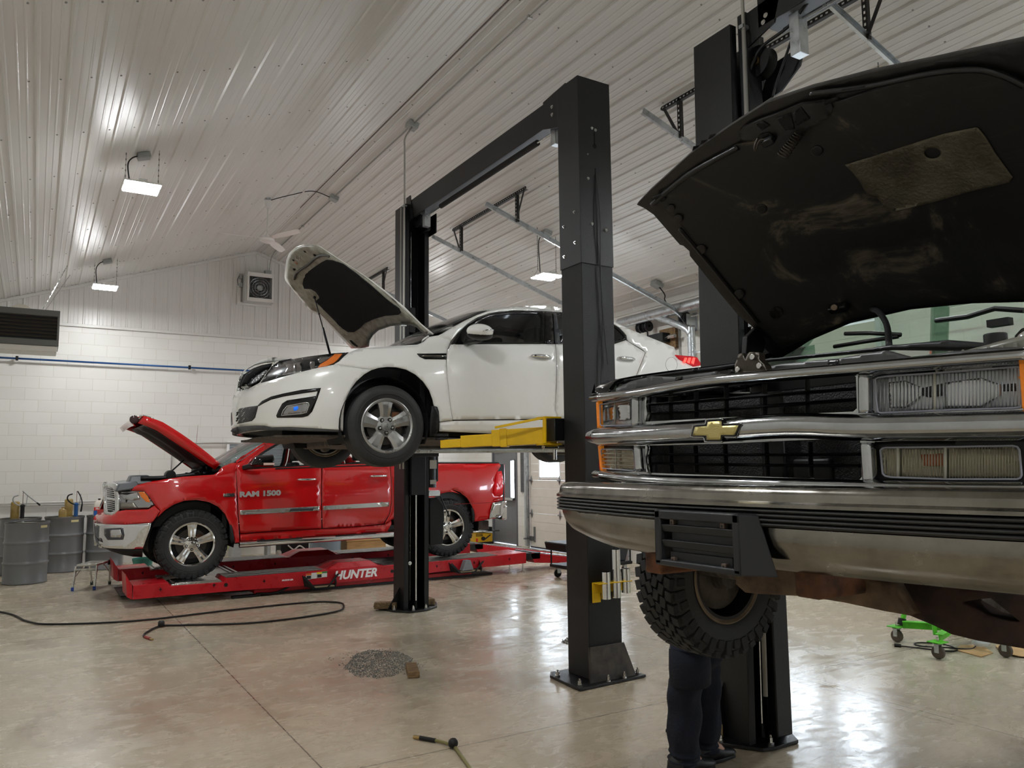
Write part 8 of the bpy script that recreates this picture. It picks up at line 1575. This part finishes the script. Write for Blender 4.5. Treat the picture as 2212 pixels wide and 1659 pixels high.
mb.loft([[(3.11 + .15 * math.cos(a), 3.2 + .19 * math.sin(a), z) for a in np.linspace(0, 6.283, 33)[:-1]] for z in (.86, .95, 1.04)]).build('trousers', M_NAVY, bo_, smooth=True, sub=1)
fl_ = MB(); fl_.loft([[(3.01 + r_ * math.cos(a), 3.16 + r_ * .92 * math.sin(a), z) for a in np.linspace(math.radians(150), math.radians(325), 16)] for r_, z in ((.112, .72), (.120, .70), (.122, .655), (.125, .65))], closed=False, cap=False); fl_.build('pocket_flap', mat('navy_flap', (24, 30, 50), rough=.85, bump=.3), bo_, smooth=True, solid=.008)
MB().loft([[(2.995 + r_ * math.cos(a), 3.17 + r_ * .92 * math.sin(a), z) for a in np.linspace(math.radians(160), math.radians(310), 14)] for r_, z in ((.108, .65), (.112, .55), (.108, .47), (.098, .46))], closed=False, cap=False).build('cargo_pocket', M_NAVY, bo_, smooth=True, solid=.006)
MB().loft([[(3.13 + .165 * math.cos(a) * k, 3.2 + .215 * math.sin(a) * k, z) for a in np.linspace(0, 6.283, 33)[:-1]] for k, z in ((.98, 1.0), (.98, 1.15), (1.02, 1.32), (.95, 1.42), (.45, 1.49))]).build('shirt', M_NAVY, bo_, smooth=True, sub=1)
for a_, b_, c_ in ((J[14][0], J[15][0], J[16][0]), (J[17][0], J[18][0], J[19][0])): MB().tube(cr([a_, b_, c_], 6), list(np.linspace(.075, .045, 13)), 14).build('sleeve', M_NAVY, bo_, smooth=True)
MB().ico((3.235, 3.2, 1.72), 1, .105, .09, .085, 3).build('hair', mat('brown_hair', (60, 44, 34), rough=.7), bo_, smooth=True)
for s_ in (-1, 1): MB().ico((3.325, 3.2 + s_ * .03, 1.68), .010).build('eye', mat('eye_dark', (30, 24, 20), rough=.2), bo_); MB().ico((3.24, 3.2 + s_ * .092, 1.665), 1, .02, .008, .03).build('ear', M_SKIN, bo_, smooth=True)
MB().ico((3.335, 3.2, 1.655), 1, .018, .012, .02).build('nose', M_SKIN, bo_, smooth=True); MB().ico((3.325, 3.2, 1.615), 1, .008, .025, .006).build('mouth', mat('lip', (150, 90, 80), rough=.5), bo_, smooth=True)
for x, y in ((2.96, 3.21), (3.17, 3.265)):
    rg = []
    for dx, hw, h, zb in ((-.08, .03, .06, .012), (-.06, .045, .10, .006), (0, .048, .115, .004), (.06, .048, .095, .004), (.12, .052, .065, .004), (.18, .048, .048, .006), (.215, .028, .03, .010)):
        rg.append([(x + dx, y + hw * math.cos(a), zb + h * (.5 + .5 * math.sin(a)) if math.sin(a) > 0 else zb + h * .5 * (1 + math.sin(a) * 1.0)) for a in np.linspace(0, 6.283, 21)[:-1]])
    s_ = MB().loft(rg).build('shoe', M_SHOE, bo_, smooth=True); MB().prism([(x - .085, y - .045), (x + .1, y - .05), (x + .2, y - .038), (x + .222, y), (x + .2, y + .038), (x + .1, y + .05), (x - .085, y + .045)], 2, .001, .022).build('sole', M_DARK, s_, bevel=.005)
    for k in range(4): MB().cyl((x + .045 + .028 * k, y - .025, .112 - .014 * k), (x + .055 + .028 * k, y + .025, .112 - .014 * k), .003, 6).build('lace', mat('lace', (36, 36, 38), rough=.8), s_)
    MB().tube([(x + .05 + .018 * math.cos(a), y - .02, .125 + .012 * math.sin(a)) for a in np.linspace(0, 5, 9)], .0025, 6).build('lace_loop', MATS['lace'], s_)
